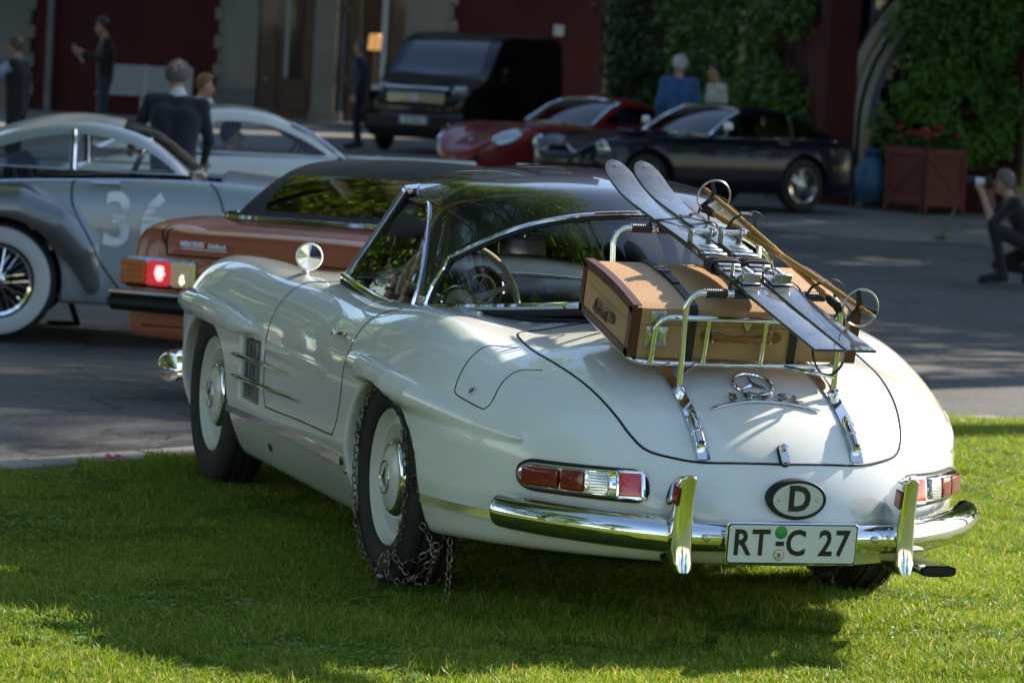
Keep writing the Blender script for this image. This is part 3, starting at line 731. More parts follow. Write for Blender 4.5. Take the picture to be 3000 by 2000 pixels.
# ---- interior
P = []
for i in range(15):
    a = math.pi*i/14; P.append([(1.13+.16*math.cos(a)-.03*abs(y_)**2, y_, .80+.085*math.sin(a)-.02*(y_/.5)**2) for y_ in np.linspace(-.57, .57, 17)])
dash = MB().grid(P).build('dashboard', 'black_leather', car); MB().rbox((1.16, 0, .72), (.22, 1.12, .18), .03).build('dashboard_lower', 'black_leather', dash)
M['dial'] = mat('black_dial', (.02, .018, .016), rough=.3, coat=1.); M['dial_tan'] = mat('dial_marks', (.45, .38, .28), rough=.5); M['tan_trim'] = mat('tan_wood_trim', (.30, .12, .05), rough=.4, coat=.4)
bin_ = MB(); bin_.sphere((1.03, .33, .845), (.12, .215, .085), 24, 12); bin_.build('instrument_binnacle', 'black_leather', dash)
for y_ in (.245, .415):
    O = Vector((.935, y_, .855)); A = Vector((-1, .0, .18)).normalized()
    d_ = MB().lathe([(.075, 0), (.078, .010), (.072, .014), (.068, .008)], O, A, 36).build('instrument_bezel', 'chrome', dash)
    MB().lathe([(.069, .006), (0, .0065)], O, A, 30).build('dial_face', 'dial_tan' if y_ > .4 else 'dial', d_)
    MB().lathe([(.050, .0075), (.046, .0078), (.043, .0075)], O, A, 30).build('dial_ring', 'cream', d_)
    MB().box(O+A*.010+Vector((0, .01, .012)), (.002, .003, .06), Matrix.Rotation(.5, 3, 'X')).build('needle', 'cream', d_)
O = Vector((.80, .365, .812)); A = Vector((-1, 0, .30)).normalized(); U = Vector((0, 1, 0)); W_ = A.cross(U)
sw = MB().tube([O+(U*math.cos(a)+W_*math.sin(a))*.205 for a in np.linspace(0, 2*math.pi, 64, endpoint=False)], .0115, 10, closed=True).build('steering_wheel', 'cream', car)
for a in (R(200), R(-20)): MB().tube([O-A*.02+(U*math.cos(a)+W_*math.sin(a))*.03, O-A*.012+(U*math.cos(a)+W_*math.sin(a))*.11, O+(U*math.cos(a)+W_*math.sin(a))*.20], [.014, .011, .009], 8).build('spoke', 'cream', sw)
MB().lathe([(.064, -.03), (.066, .0), (.058, .016), (.047, .019)], O, A, 36).build('horn_ring', 'chrome', sw); MB().lathe([(.048, .018), (.03, .023), (0, .0245)], O, A, 30).build('horn_pad', 'cream', sw)
hr = [O+A*.012+(U*math.cos(a)*.13+W_*math.sin(a)*.13) for a in np.linspace(R(20), R(160), 24)]; MB().tube(hr, .004, 6).build('horn_arc', 'chrome', sw)
vs = [O+A*.030]
for k in range(6):
    a = math.pi/2+k*math.pi/3; r_ = .026 if k % 2 == 0 else .004; vs.append(O+A*.0255+U*math.cos(a)*r_-W_*math.sin(a)*r_*-1)
MB().add(vs, [(0, i, i % 6+1) for i in range(1, 7)]).build('horn_star', 'chrome', sw, False)
MB().tube([O-A*.02, O-A*.30+Vector((0, 0, -.05))], .022, 10).build('steering_column', 'black_leather', sw)
for y_ in (.31, -.31):
    st_ = MB().rbox((.52, y_, .50), (.50, .48, .16), .06); stb = st_.build('seat', 'navy_leather', car)
    MB().rbox((.17, y_, .66), (.13, .46, .34), .06, Matrix.Rotation(-.22, 3, 'Y')).build('backrest', 'navy_leather', stb)
rm = MB().rbox((1.23, .02, .985), (.02, .19, .062), .008, Matrix.Rotation(.12, 3, 'Z')).build('rear_view_mirror', 'black_leather', car)
MB().rbox((1.218, .02, .985), (.004, .175, .052), .002, Matrix.Rotation(.12, 3, 'Z')).build('mirror_glass', 'chrome', rm)
MB().tube([(1.235, .02, .985), (1.25, 0, 1.03), (1.20, 0, 1.13)], .006, 6).build('mirror_stem', 'chrome', rm)
for y_ in (.28, -.28): MB().rbox((.99, y_, 1.135), (.13, .36, .016), .007, Matrix.Rotation(.95, 3, 'Y')).build('sun_visor', 'headlining', car)
for s in (1, -1): MB().rbox((.72, s*.583, .70), (.95, .03, .28), .012).build('door_card', 'navy_leather', car)
# ================================================================== luggage rack, suitcase, skis, poles, chains
def bend(pts, r, n=6):                                 # round the corners of a polyline
    P = [Vector(p) for p in pts]; out = [P[0]]
    for i in range(1, len(P)-1):
        a, b, c = P[i-1], P[i], P[i+1]; d1 = (a-b); d2 = (c-b); k = min(r, d1.length*.49, d2.length*.49); p0 = b+d1.normalized()*k; p2 = b+d2.normalized()*k
        for j in range(n+1): t = j/n; out.append(p0*(1-t)**2+b*2*t*(1-t)+p2*t*t)
    return out+[P[-1]]
M['grip'] = mat('wound_black_leather', (.015, .015, .017), rough=.5, bump=(300., .3, .001))
rack = empty('luggage_rack', tuple(deck_pt(-.8, 0, 0)), 0, 'chrome tube luggage rack strapped to the boot lid, holding the suitcase and skis', 'luggage rack')
RL = local(rack)
def rk(mb, name, m='chrome', parent=None, sm=True, an=40):
    mb.v = [tuple(RL @ Vector(p)) for p in mb.v]; return mb.build(name, m, parent or rack, sm, an)
for s in (1, -1):
    xs = np.linspace(-.36, -1.155, 26); q = [deck_pt(x_, s*.236, .003) for x_ in xs]+[tail_pt(s*.233, .560, .003), tail_pt(s*.232, .543, .004)]
    rk(MB().strip(q, (0, 1, 0), .036, .005, (0, 0, 1)), 'boot_strap')
    c = [tail_pt(s*.234, z_, .012) for z_ in (.652, .632, .612)]; rk(MB().tube(c, [.010, .0165, .0165], 16), 'strap_clamp')
    c = [tail_pt(s*.234, z_, .012) for z_ in (.606, .590, .573, .568)]; cl = rk(MB().tube(c, [.0165, .0165, .016, .010], 16), 'strap_clamp')
    q = tail_pt(s*.233, .578, .027); rk(MB().lathe([(.009, 0), (.0, .002)], q, unit(grad(body0, tail_pt(s*.233, .578, 0)[None]))[0], 16), 'clamp_socket', 'gap')
    f_ = Vector(deck_pt(-.978, s*.238, .0)); nn = Vector(unit(grad(body0, np.array(f_)[None]))[0])
    rk(MB().lathe([(.017, .004), (.017, .022), (.013, .026), (.0095, .03), (.0, .03)], f_, nn, 22), 'rack_foot')
YC = .026
def hoop(x0, ztop, yl, yr, zl, zr, xf, name):
    p = bend([(xf, yl, zl), (x0, yl, ztop), (x0, yr, ztop), (xf, yr, zr)], .055, 8); rk(MB().tube(p, .0088, 10), name)
    for a, b in ((yl-.055, yl-.12), (yl-.14, yl-.215), (yr+.215, yr+.14), (yr+.12, yr+.055)):
        g_ = rk(MB().tube([(x0, a+(b-a)*t/24, ztop) for t in range(25)], [.0135+(.0012 if t % 2 else 0) for t in range(25)], 12), 'wound_grip', 'grip')
        for e in (a, b): rk(MB().tube([(x0, e-.004, ztop), (x0, e+.004, ztop)], .0125, 12), 'grip_collar')
zf = deck_pt(-.978, .238, .02)[2]
hoop(-1.0, 1.002, .238, -.238, zf, zf, -.980, 'rear_hoop')
hoop(-.40, 1.148, .260, -.208, deck_pt(-.42, .26, .01)[2], deck_pt(-.42, -.208, .01)[2], -.42, 'front_hoop')
# basket that carries the suitcase, tilted like the boot lid
BT = .224; cb, sb = math.cos(BT), math.sin(BT)
SC0 = Vector((-.699, .024, .930)); SL, SW, SH = .70, .455, .153
def sp(l, w, h): return SC0+Vector((l*cb-h*sb, w, l*sb+h*cb))      # suitcase space: l forward along the slope, w to the left, h up
hb = -SH/2-.010
rk(MB().tube(bend([sp(.20, .335, hb), sp(-.245, .335, hb), sp(-.245, -.30, hb), sp(.20, -.30, hb)], .07, 8), .0085, 10), 'basket_rail')
rk(MB().tube([sp(.20, .335, hb), sp(.20, -.30, hb)], .0085, 10), 'basket_rail')
for l_ in (.10, -.05): rk(MB().tube([sp(l_, .335, hb), sp(l_, -.30, hb)], .006, 8), 'basket_bar')
up = bend([sp(-.247, .285, hb), sp(-.252, .285, .052), sp(-.252, -.285, .052), sp(-.247, -.285, hb)], .05, 8); rk(MB().tube(up, .0085, 10), 'basket_rail')
for w_ in (.125, -.052): rk(MB().tube([sp(-.246, w_, hb), sp(-.252, w_, .052)], .0075, 10), 'basket_upright')
for s in (1, -1): rk(MB().tube([sp(-.245, .13*s+.01, hb), (-.987, .236*s, zf+.045)], .006, 8), 'rack_brace')
# ---- suitcase
M['tan'] = mat('tan_pigskin', (.50, .30, .145), rough=.5, noise=(7., (.40, .22, .095), .8, 8), bump=(190., .7, .002))
M['brown'] = mat('brown_leather', (.105, .030, .012), rough=.42, noise=(18., (.06, .016, .008), .7, 6), bump=(240., .35, .001))
M['orange_leather'] = mat('cognac_leather', (.30, .115, .03), rough=.45, noise=(30., (.15, .05, .014), .6, 5), bump=(240., .3, .001))
M['nickel'] = mat('aged_nickel', (.50, .50, .46), rough=.28, metal=1., rough_var=(60., .2, .45))
M['blackstrap'] = mat('black_strap_leather', (.012, .012, .012), rough=.45, bump=(200., .3, .001))
case = empty('suitcase', tuple(sp(0, 0, -SH/2)), 0, 'tan leather suitcase with brown leather edging lying on the luggage rack', 'suitcase'); CL = local(case)
def sk(mb, name, m, parent=None, sm=True, an=40):
    mb.v = [tuple(CL @ Vector(p)) for p in mb.v]; return mb.build(name, m, parent or case, sm, an)
def crown(w_, l_): return .016*(1-(2*l_/SW)**2)*(1-.35*(2*w_/SL)**4)
def shell(h0, h1, top):
    P = []; nl = 18
    for w_ in np.linspace(-SL/2, SL/2, 25):
        row = []
        e = 0.
        for k in range(nl+1):
            l_ = -SW/2+SW*k/nl; row.append(sp(l_, w_, h1+(crown(w_, l_) if top else 0)-(.006 if k in (0, nl) and top else 0)))
        row = [sp(-SW/2, w_, h0)]+[sp(-SW/2, w_, h0+(h1-h0-.012)*t) for t in (.5, 1.)]+row+[sp(SW/2, w_, h0+(h1-h0-.012)*t) for t in (1., .5)]+[sp(SW/2, w_, h0)]
        P.append(row)
    mb = MB().grid(P); n_ = len(P[0])
    for r_ in (0, 24): mb.f.append(tuple(r_*n_+k for k in (range(n_) if r_ == 0 else range(n_-1, -1, -1))))
    return mb
b_ = shell(-SH/2, SH/2-.055, False); sk(b_, 'case_body', 'tan', None, True, 50)
lid_ = sk(shell(SH/2-.0535, SH/2, True), 'case_lid', 'tan', None, True, 50)
for s in (1, -1):                                       # brown leather borders of the end panels
    w_ = s*SL/2; T = .034; d = .0035
    def edge(pts, nm='edge_binding'): sk(MB().strip(pts, (0, 1, 0), .010, d), nm, 'brown')
    # face border: strips laid on the end panel
    def band(path, wid, nm, outn):
        mb = MB(); n_ = len(path); vs = []
        for (l_, h_), (nl_, nh_) in path: vs += [sp(l_, w_, h_), sp(l_+nl_*wid, w_, h_+nh_*wid), sp(l_+nl_*wid, w_+s*d, h_+nh_*wid), sp(l_, w_+s*d, h_)]
        fs = []
        for i in range(n_-1):
            for k in range(4): fs.append((i*4+k, i*4+(k+1) % 4, i*4+4+(k+1) % 4, i*4+4+k))
        fs += [(0, 1, 2, 3), tuple((n_-1)*4+k for k in (3, 2, 1, 0))]; sk(mb.add(vs, fs), nm, 'brown', None, True, 30)
    ls = np.linspace(-SW/2, SW/2, 15)
    band([((l_, SH/2+crown(SL/2, l_)+.001), (0, -1)) for l_ in ls], .024, 'edge_binding', 1)
    band([((l_, -SH/2-.001), (0, 1)) for l_ in ls], .022, 'edge_binding', 1)
    for e in (-1, 1): band([((e*(SW/2+.0015), h_), (-e, 0)) for h_ in np.linspace(-SH/2, SH/2-.006, 6)], .030, 'edge_binding', 1)
    # the binding folds round onto top, front and back
    top_ = [sp(l_, w_-s*.012, SH/2+crown(SL/2-.012, l_)) for l_ in ls]; sk(MB().strip(top_, (0, 1, 0), .026, .003, (0, 0, 1)), 'edge_binding', 'brown')
    for e in (-1, 1):
        q = [sp(e*SW/2, w_-s*.0125, h_) for h_ in np.linspace(-SH/2, SH/2-.004, 6)]; sk(MB().strip(q, (0, 1, 0), .027, .003, (e, 0, 0)), 'edge_binding', 'brown')
    for k in range(26):                                  # stitches of the binding
        l_ = -SW/2+.02+(SW-.04)*k/25; q = sp(l_, w_+s*(d+.0005), SH/2+crown(SL/2, l_)-.019); sk(MB().box(q, (.007, .0012, .0015)), 'stitch', 'tan')
def handle(cl_, ax, cw_, ch_, length, m, nm='case_handle'):   # ax 'end': on the left end panel; 'front': on the rear-facing panel
    def hp(u, v_, o): return sp(cl_-u, SL/2+o, ch_+v_) if ax == 'end' else sp(-SW/2-o, cw_-u, ch_+v_)
    us = np.linspace(-length/2, length/2, 21); P = []
    for u in us:
        t = abs(u)/(length/2); hw = .0125-.0045*math.sin(min(t*1.25, 1)*math.pi)+(.006 if t > .8 else 0)*(1-((t-.9)/.1)**2 if t > .8 else 0); bow = .020*(1-t**2.2)+.006
        P.append([hp(u, a*hw, bow+b) for a, b in ((-1, 0), (-.9, .006), (0, .009), (.9, .006), (1, 0), (.9, -.003), (0, -.004), (-.9, -.003))])
    h_ = sk(MB().grid(P, close_v=True), nm, m, None, True, 60)
    for e in (-1, 1):
        u0 = e*length*.56; q = []
        for k in range(20):
            a = 2*math.pi*k/20; q.append((u0+e*.004+.017*math.cos(a), .016*math.sin(a)))
        sk(MB().poly(q, lambda u, v_, o: hp(u, v_, o), .004), 'handle_tab', m, h_)
        pts = [hp(e*length*.46+a*.006, b*.015, .012) for a, b in ((-1, -1), (1, -1), (1, 1), (-1, 1))]; sk(MB().tube(pts, .002, 6, closed=True), 'handle_ring', 'nickel', h_)
        sk(MB().box(hp(e*length*.46, 0, .006), (.012, .012, .034) if ax == 'end' else (.012, .014, .036)), 'ring_plate', 'nickel', h_)
    return h_
handle(.0, 'end', 0, -.012, .125, 'brown'); handle(0, 'front', .012, -.006, .185, 'orange_leather')
for w_ in (.272, -.255):                                 # lever locks
    q = lambda u, v_, o: sp(-SW/2-o, w_-u, v_)
    lp = patch('lock_plate', rrect(0, -.012, .034, .030, .006, 3), lambda u, v_, o: CL @ q(u, v_, o), [(1, 1, -.001), (1, 1, .004), (.94, .92, .006)], 'nickel', case)
    patch('lock_button', rrect(-.012, -.013, .0125, .012, .006, 3), lambda u, v_, o: CL @ q(u, v_, o), [(1, 1, .004), (1, 1, .010), (.8, .8, .012)], 'nickel', lp)
    patch('lock_lever', rrect(.017, -.012, .010, .022, .003, 3), lambda u, v_, o: CL @ q(u, v_, o), [(1, 1, .004), (1, 1, .009), (.8, .85, .011)], 'nickel', lp)
    patch('lock_hasp', rrect(0, .046, .024, .018, .005, 3), lambda u, v_, o: CL @ q(u, v_, o), [(1, 1, -.001), (1, 1, .004), (.9, .9, .006)], 'nickel', lp)
q = lambda u, v_, o: sp(-SW/2-o, -u-.002, v_)
patch('centre_clasp', (0, .03, [(-.014, .048), (-.014, .03), (0, .004), (.014, .03), (.014, .048)]), lambda u, v_, o: CL @ q(u, v_, o), [(1, 1, -.001), (1, 1, .006), (.8, .8, .010)], 'nickel', case)
for w_ in (.166, -.150):                                 # black belts round the case
    loop = []
    for h_ in np.linspace(-SH/2-.02, SH/2-.006, 9): loop.append(sp(-SW/2-.0015-(.002 if h_ < SH/2-.02 else 0), w_, h_))
    for l_ in np.linspace(-SW/2+.006, SW/2-.006, 22): loop.append(sp(l_, w_, SH/2+crown(w_, l_)+.0015))
    for h_ in np.linspace(SH/2-.008, -SH/2-.012, 6): loop.append(sp(SW/2+.002, w_, h_))
    sk(MB().strip(loop, (0, 1, 0), .023, .004, None), 'strap', 'blackstrap', None, True, 30)
    e = sp(-SW/2-.012, w_, -SH/2-.022); sk(MB().tube([e+Vector((0, .019*math.cos(a), .006*math.sin(a))) for a in np.linspace(0, 2*math.pi, 16, endpoint=False)], .0022, 6, closed=True), 'strap_loop', 'nickel')
    mid = [sp(l_, w_, SH/2+crown(w_, l_)+.008) for l_ in (.085, .055)]; bk = [sp(l_, w_+a*.016, SH/2+crown(w_, l_)+.009) for l_, a in ((.10, -1), (.10, 1), (.065, 1), (.065, -1))]
    sk(MB().tube(bk, .0028, 6, closed=True), 'buckle', 'nickel'); sk(MB().strip([sp(l_, w_, SH/2+crown(w_, l_)+.0065) for l_ in np.linspace(.10, -.06, 9)], (0, 1, 0), .021, .003, (0, 0, 1)), 'strap_tail', 'blackstrap')
    sk(MB().strip([sp(l_, w_, SH/2+crown(w_, l_)+.0095) for l_ in (.05, .035)], (0, 1, 0), .027, .003, (0, 0, 1)), 'strap_keeper', 'blackstrap')
# ---- skis
M['ski'] = mat('scuffed_black_ski', (.014, .015, .018), rough=.26, coat=.9, noise=(40., (.060, .062, .068), .45, 8), rough_var=(25., .16, .5), bump=(120., .15, .001))
M['ski_edge'] = mat('steel_edge', (.42, .42, .42), rough=.3, metal=1.)
M['cord'] = mat('brown_cord', (.055, .042, .034), rough=.85, bump=(300., .5, .001))
def ski_obj(p_front, p_rear, label):
    a, b = Vector(p_front), Vector(p_rear); ax = (b-a).normalized(); side = Vector((0, 0, 1)).cross(ax).normalized(); upv = ax.cross(side).normalized()
    if upv.z < 0: upv = -upv
    L_ = 1.66; o = a-ax*.50                           # a = crossing of the front hoop
    root = empty('ski', tuple(o+ax*.8), 0, label, 'ski', 'skis tied to the luggage rack'); IL = local(root)
    def P_(s_, w_, h_):
        lift = .052*max(0, (.30-s_)/.30)**2.0; return o+ax*(s_+.012*max(0, (.2-s_)/.2))+side*w_+upv*(h_+lift)
    def hw(s_):
        if s_ < .10: return max(.0445*math.sqrt(max(0, 1-((.10-s_)/.10)**2.2))*1.0, .001)
        return .0445-.0055*math.sin(math.pi*(s_-.10)/(L_-.10))
    ss = np.r_[np.linspace(0, .10, 14), np.linspace(.115, L_, 44)]; rows = []
    for s_ in ss:
        th = .006+.010*math.exp(-((s_-.82)/.36)**2); w_ = hw(s_); rows.append([P_(s_, -w_, 0), P_(s_, -w_, th), P_(s_, -w_*.82, th+.0012), P_(s_, 0, th+.0015), P_(s_, w_*.82, th+.0012), P_(s_, w_, th), P_(s_, w_, 0)])
    def bd(mb, nm, m, par=None, an=40): mb.v = [tuple(IL @ Vector(p)) for p in mb.v]; return mb.build(nm, m, par or root, True, an)
    mb = MB().grid(rows, close_v=True); k = (len(ss)-1)*7; mb.f.append(tuple(k+i for i in range(7))); bd(mb, 'ski_board', 'ski', None, 30)
    for w0 in (-1, 1): bd(MB().tube([P_(s_, w0*(hw(s_)+.0005), .0015) for s_ in ss[3:]], .0017, 5), 'steel_edge', 'ski_edge')
    bd(MB().lathe([(.004, .0), (.004, .002), (0, .0022)], P_(.035, 0, .0075), upv, 10), 'tip_rivet', 'nickel')
    th = lambda s_: .0075+.010*math.exp(-((s_-.82)/.36)**2)
    # front binding: base plate, two cheeks, a spring barrel across
    s0 = .74; rot = Matrix((ax, side, upv)).transposed()
    bp = bd(MB().rbox(P_(s0+.03, 0, th(s0)+.003), (.10, .074, .006), .002, rot), 'toe_plate', 'nickel')
    for w_ in (-.030, .030): bd(MB().rbox(P_(s0-.012, w_, th(s0)+.022), (.034, .004, .036), .002, rot), 'toe_cheek', 'nickel')
    bd(MB().tube([P_(s0-.012, -.034+.068*t/20, th(s0)+.032) for t in range(21)], [.0085+.0012*(t % 2) for t in range(21)], 12), 'toe_spring', 'satin', bp)
    bd(MB().lathe([(.0, 0), (.014, 0), (.015, .010), (.010, .016), (0, .018)], P_(s0-.012, .032, th(s0)+.032), side, 16), 'toe_knob', 'nickel', bp)
    for ds in (.045, .062): bd(MB().rbox(P_(s0+ds, 0, th(s0)+.008), (.006, .05, .004), .0015, rot), 'toe_rib', 'satin', bp)
    bd(MB().rbox(P_(s0+.105, 0, th(s0)+.003), (.022, .072, .004), .0015, rot), 'sole_plate', 'satin')
    for s1 in (s0+.21, s0+.25): bd(MB().rbox(P_(s1, 0, th(s1)+.003), (.016, .068, .005), .0015, rot), 'sole_plate', 'satin')
    for k in range(5):                                   # long thong wound round the ski
        s1 = s0+.150+.011*k; r0 = .050+.0015*(k % 2); ring = []
        for j in range(28):
            a_ = 2*math.pi*j/28; c_, d_ = math.cos(a_), math.sin(a_); ring.append(P_(s1+.006*math.sin(a_*.5+k), r0*math.copysign(abs(c_)**.6, c_), .004+(.018+.002*(k % 3))*math.copysign(abs(d_)**.7, d_)))
        bd(MB().tube(ring, .0048, 6, closed=True), 'thong', 'cord')
    # heel binding: bracket with spring
    s2 = s0+.34; hb_ = bd(MB().rbox(P_(s2, 0, th(s2)+.003), (.085, .062, .005), .002, rot), 'heel_plate', 'nickel')
    bd(MB().rbox(P_(s2+.030, 0, th(s2)+.018), (.010, .060, .030), .003, rot), 'heel_stop', 'nickel', hb_)
    bd(MB().tube([P_(s2-.035+.06*t/18, .004, th(s2)+.022) for t in range(19)], [.009+.0014*(t % 2) for t in range(19)], 12), 'heel_spring', 'satin', hb_)
    bd(MB().rbox(P_(s2-.045, -.026, th(s2)+.018), (.014, .008, .034), .003, rot), 'heel_lever', 'nickel', hb_)
    return root, P_, ax, side, upv
sA = ski_obj((-.40, .085, 1.163), (-1.0, .045, 1.017), 'scuffed black ski with metal bindings, the left one lying across the suitcase')
sB = ski_obj((-.40, -.010, 1.163), (-1.0, -.050, 1.017), 'scuffed black ski with metal bindings, the right one beside the bamboo poles')
# leather ties round skis and hoops
def tie(name, pts, label, r=.006):
    P = [Vector(p) for p in pts]; o = empty(name, tuple(P[0]), 0, label, 'strap'); il = local(o)
    MB().strip([il @ p for p in smooth_v(P, 40)], (1, 0, .2), .013, .003).build('strap', 'blackstrap', o)
    c = P[len(P)//2]; MB().tube([il @ (c+Vector((.012*a, .016*b, .006))) for a, b in ((-1, -1), (1, -1), (1, 1), (-1, 1))], .0025, 6, closed=True).build('buckle', 'nickel', o)
    e = [il @ (c+Vector((-.008-.006*k, -.008-.010*k, .008+.010*math.sin(k*.55)-.0015*k*k))) for k in range(6)]; MB().strip(e, (1, 0, .3), .011, .002).build('strap_end', 'blackstrap', o); return o
def smooth_v(P, n): return [Vector(p) for p in smooth_path([tuple(p) for p in P], n)]
tie('ski_tie', [(-.40, .15, 1.150), (-.40, .135, 1.172), (-.41, .085, 1.178), (-.41, .037, 1.186), (-.41, -.01, 1.178), (-.40, -.06, 1.172), (-.40, -.075, 1.150)], 'black leather tie holding both skis to the front hoop')
tie('ski_tie', [(-1.0, .11, 1.0), (-.985, .098, 1.03), (-.96, .05, 1.055), (-.955, .0, 1.062), (-.96, -.05, 1.055), (-.985, -.10, 1.03), (-1.0, -.115, 1.0)], 'black leather tie holding both skis to the rear hoop')
# ---- poles
M['bamboo'] = mat('bamboo', (.46, .245, .055), rough=.33, coat=.3, noise=(16., (.36, .17, .035), .7, 6))
M['horn'] = mat('pale_metal_ring', (.48, .47, .42), rough=.3, metal=.8)
def pole(p_tip, p_grip, label, sag):
    a, b = Vector(p_tip), Vector(p_grip); d = (b-a).normalized(); L_ = (b-a).length
    root = empty('ski_pole', tuple((a+b)/2), 0, label, 'ski pole', 'ski poles on the rack'); il = local(root)
    def bd(mb, nm, m, par=None): mb.v = [tuple(il @ Vector(p)) for p in mb.v]; return mb.build(nm, m, par or root)
    pts = [a+(b-a)*t+Vector((0, 0, sag*math.sin(math.pi*t))) for t in np.linspace(0, 1, 41)]
    bd(MB().tube(pts, [.0058+.0030*min(1, t/8)+(.0011 if t % 7 == 0 else 0) for t in range(41)], 10), 'shaft', 'bamboo')
    bd(MB().tube([a-d*.035, a], [.0015, .0055], 8), 'tip', 'nickel')
    c = a+d*.075; u = d.orthogonal().normalized(); w_ = d.cross(u)
    rg = bd(MB().tube([c+(u*math.cos(t)+w_*math.sin(t))*.053 for t in np.linspace(0, 2*math.pi, 40, endpoint=False)], .0030, 7, closed=True), 'basket_ring', 'horn')
    for k in range(3):
        t = 2*math.pi*k/3+.5; e = c+(u*math.cos(t)+w_*math.sin(t))*.053; bd(MB().strip([e, c+(u*math.cos(t)+w_*math.sin(t))*.028+d*.004, c+d*.006], w_*math.cos(t)-u*math.sin(t), [.010, .014, .02], .005), 'basket_web', 'blackstrap', rg)
    g0 = b-d*.09; bd(MB().tube([g0, g0+d*.02, g0+d*.06, g0+d*.085, g0+d*.10], [.0105, .0135, .0130, .0165, .008], 14), 'grip', 'rubber')
    lp = [g0+d*.085+u*.01*math.cos(t)-Vector((0, 0, .045-.045*math.cos(t)))+Vector((0, .018*math.sin(t), 0)) for t in np.linspace(0, 2*math.pi, 26, endpoint=False)]; bd(MB().tube(lp, .0035, 6, closed=True), 'wrist_loop', 'blackstrap')
    return root
pole((-.075, -.150, 1.258), (-1.20, -.150, .985), 'bamboo ski pole with its ring basket towards the roof', .004)
pole((-1.40, -.160, .985), (-.12, -.130, 1.205), 'bamboo ski pole with its ring basket out past the boot', .004)
for nm, c, lab in (('pole_tie', (-.42, -.15, 1.175), 'black leather tie round both poles near the front hoop'), ('pole_tie', (-1.06, -.155, 1.020), 'black leather tie round both poles near the rear hoop')):
    c = Vector(c); tie(nm, [c+Vector((.01, .055, -.03)), c+Vector((.0, .035, .012)), c+Vector((-.005, .0, .026)), c+Vector((0, -.03, .012)), c+Vector((.005, -.035, -.03))], lab)
# hanging wrist strap loop below the ski tails
o = empty('hanging_strap', (-1.02, -.20, .80), 0, 'dark strap loop hanging from the rack below the ski tails', 'strap'); il = local(o)
MB().strip([il @ Vector((-1.01, -.205+.05*math.sin(t), .855-.075*math.cos(t)-.0)) for t in np.linspace(-2.4, 2.4, 28)], (1, 0, .1), .012, .003).build('strap', 'blackstrap', o)
# ---- snow chains on the rear wheels
M['chain'] = mat('worn_steel_chain', (.30, .27, .23), rough=.4, metal=.85, noise=(40., (.17, .13, .10), .6))
def chain_mesh(paths, link=.030, wr=.0023):
    mb = MB()
    for pts in paths:
        P = [Vector(p) for p in pts]; seg = [(P[i+1]-P[i]).length for i in range(len(P)-1)]; tot = sum(seg); n_ = max(2, int(tot/(link*.80))); k0 = random.randint(0, 1)
        for k in range(n_):
            s_ = (k+.5)/n_*tot; i = 0
            while i < len(seg)-1 and s_ > seg[i]: s_ -= seg[i]; i += 1
            c = P[i].lerp(P[i+1], min(1, s_/max(seg[i], 1e-6))); d = (P[i+1]-P[i]).normalized(); u = d.orthogonal().normalized(); u = Matrix.Rotation((k+k0) % 2*math.pi/2+.5+random.uniform(-.3, .3), 3, d) @ u
            ring = []
            for j in range(8):
                a = 2*math.pi*(j+.5)/8; ring.append(c+d*(link*.5*math.cos(a))+u*(link*.30*math.sin(a)))
            mb.tube(ring, wr, 4, closed=True)
    return mb
def circ(r, y, n=60, a0=0., a1=2*math.pi, wob=.004): return [(r*math.sin(a)+0*a, y+random.uniform(-wob, wob), WZ+r*math.cos(a)+random.uniform(-wob, wob)) for a in np.linspace(a0, a1, n)]
for s, lab in ((1, 'rusty steel snow chain wrapped round the left rear tyre'), (-1, 'rusty steel snow chain wrapped round the right rear tyre')):
    paths = [circ(.285, s*.833), circ(.29, s*.640)]
    for k in range(7):
        a = 2*math.pi*(k+.35)/7; da = .30
        def T(an, w_): return (.347*math.sin(an), s*w_, WZ+.347*math.cos(an))
        A0 = (.292*math.sin(a), s*.833, WZ+.292*math.cos(a))
        paths.append([A0, (.325*math.sin(a+.05), s*.808, WZ+.325*math.cos(a+.05)), T(a+.14, .775), T(a+da, .735), T(a+.46, .69), (.30*math.sin(a+.5), s*.645, WZ+.30*math.cos(a+.5))])
        paths.append([A0, (.325*math.sin(a-.05), s*.808, WZ+.325*math.cos(a-.05)), T(a-.14, .775), T(a-da, .735), T(a-.46, .69), (.30*math.sin(a-.5), s*.645, WZ+.30*math.cos(a-.5))])
    if s > 0: paths += [[(-.09, .842, .13), (-.085, .845, .05), (-.09, .85, .012)], [(-.33, .80, .25), (-.40, .785, .215), (-.44, .775, .15), (-.36, .775, .06)], [(-.47, .74, .215), (-.475, .74, .12), (-.47, .74, .02)], [(-.17, .845, .13), (-.20, .85, .06), (-.28, .83, .05), (-.38, .80, .09), (-.46, .76, .19)]]
    ch = chain_mesh(paths); me = ch.build('snow_chain', 'chain', None, True, 60); tag(me, lab, 'snow chain', 'snow chains')
    if s > 0: pass
pk = empty('padlock', (-.06, .858, .04), 0, 'small grey padlock closing the chain at the foot of the left rear tyre', 'padlock'); il = local(pk)
MB().tube([il @ Vector((-.165+.02*k/5, .862, .055-.045*k/5)) for k in range(6)], .0105, 12).build('lock_body', 'satin', pk)
MB().tube([il @ Vector(p) for p in bend([(-.16, .862, .05), (-.175, .862, .085), (-.20, .855, .11), (-.185, .855, .07)], .012)], .003, 6).build('shackle', 'satin', pk)
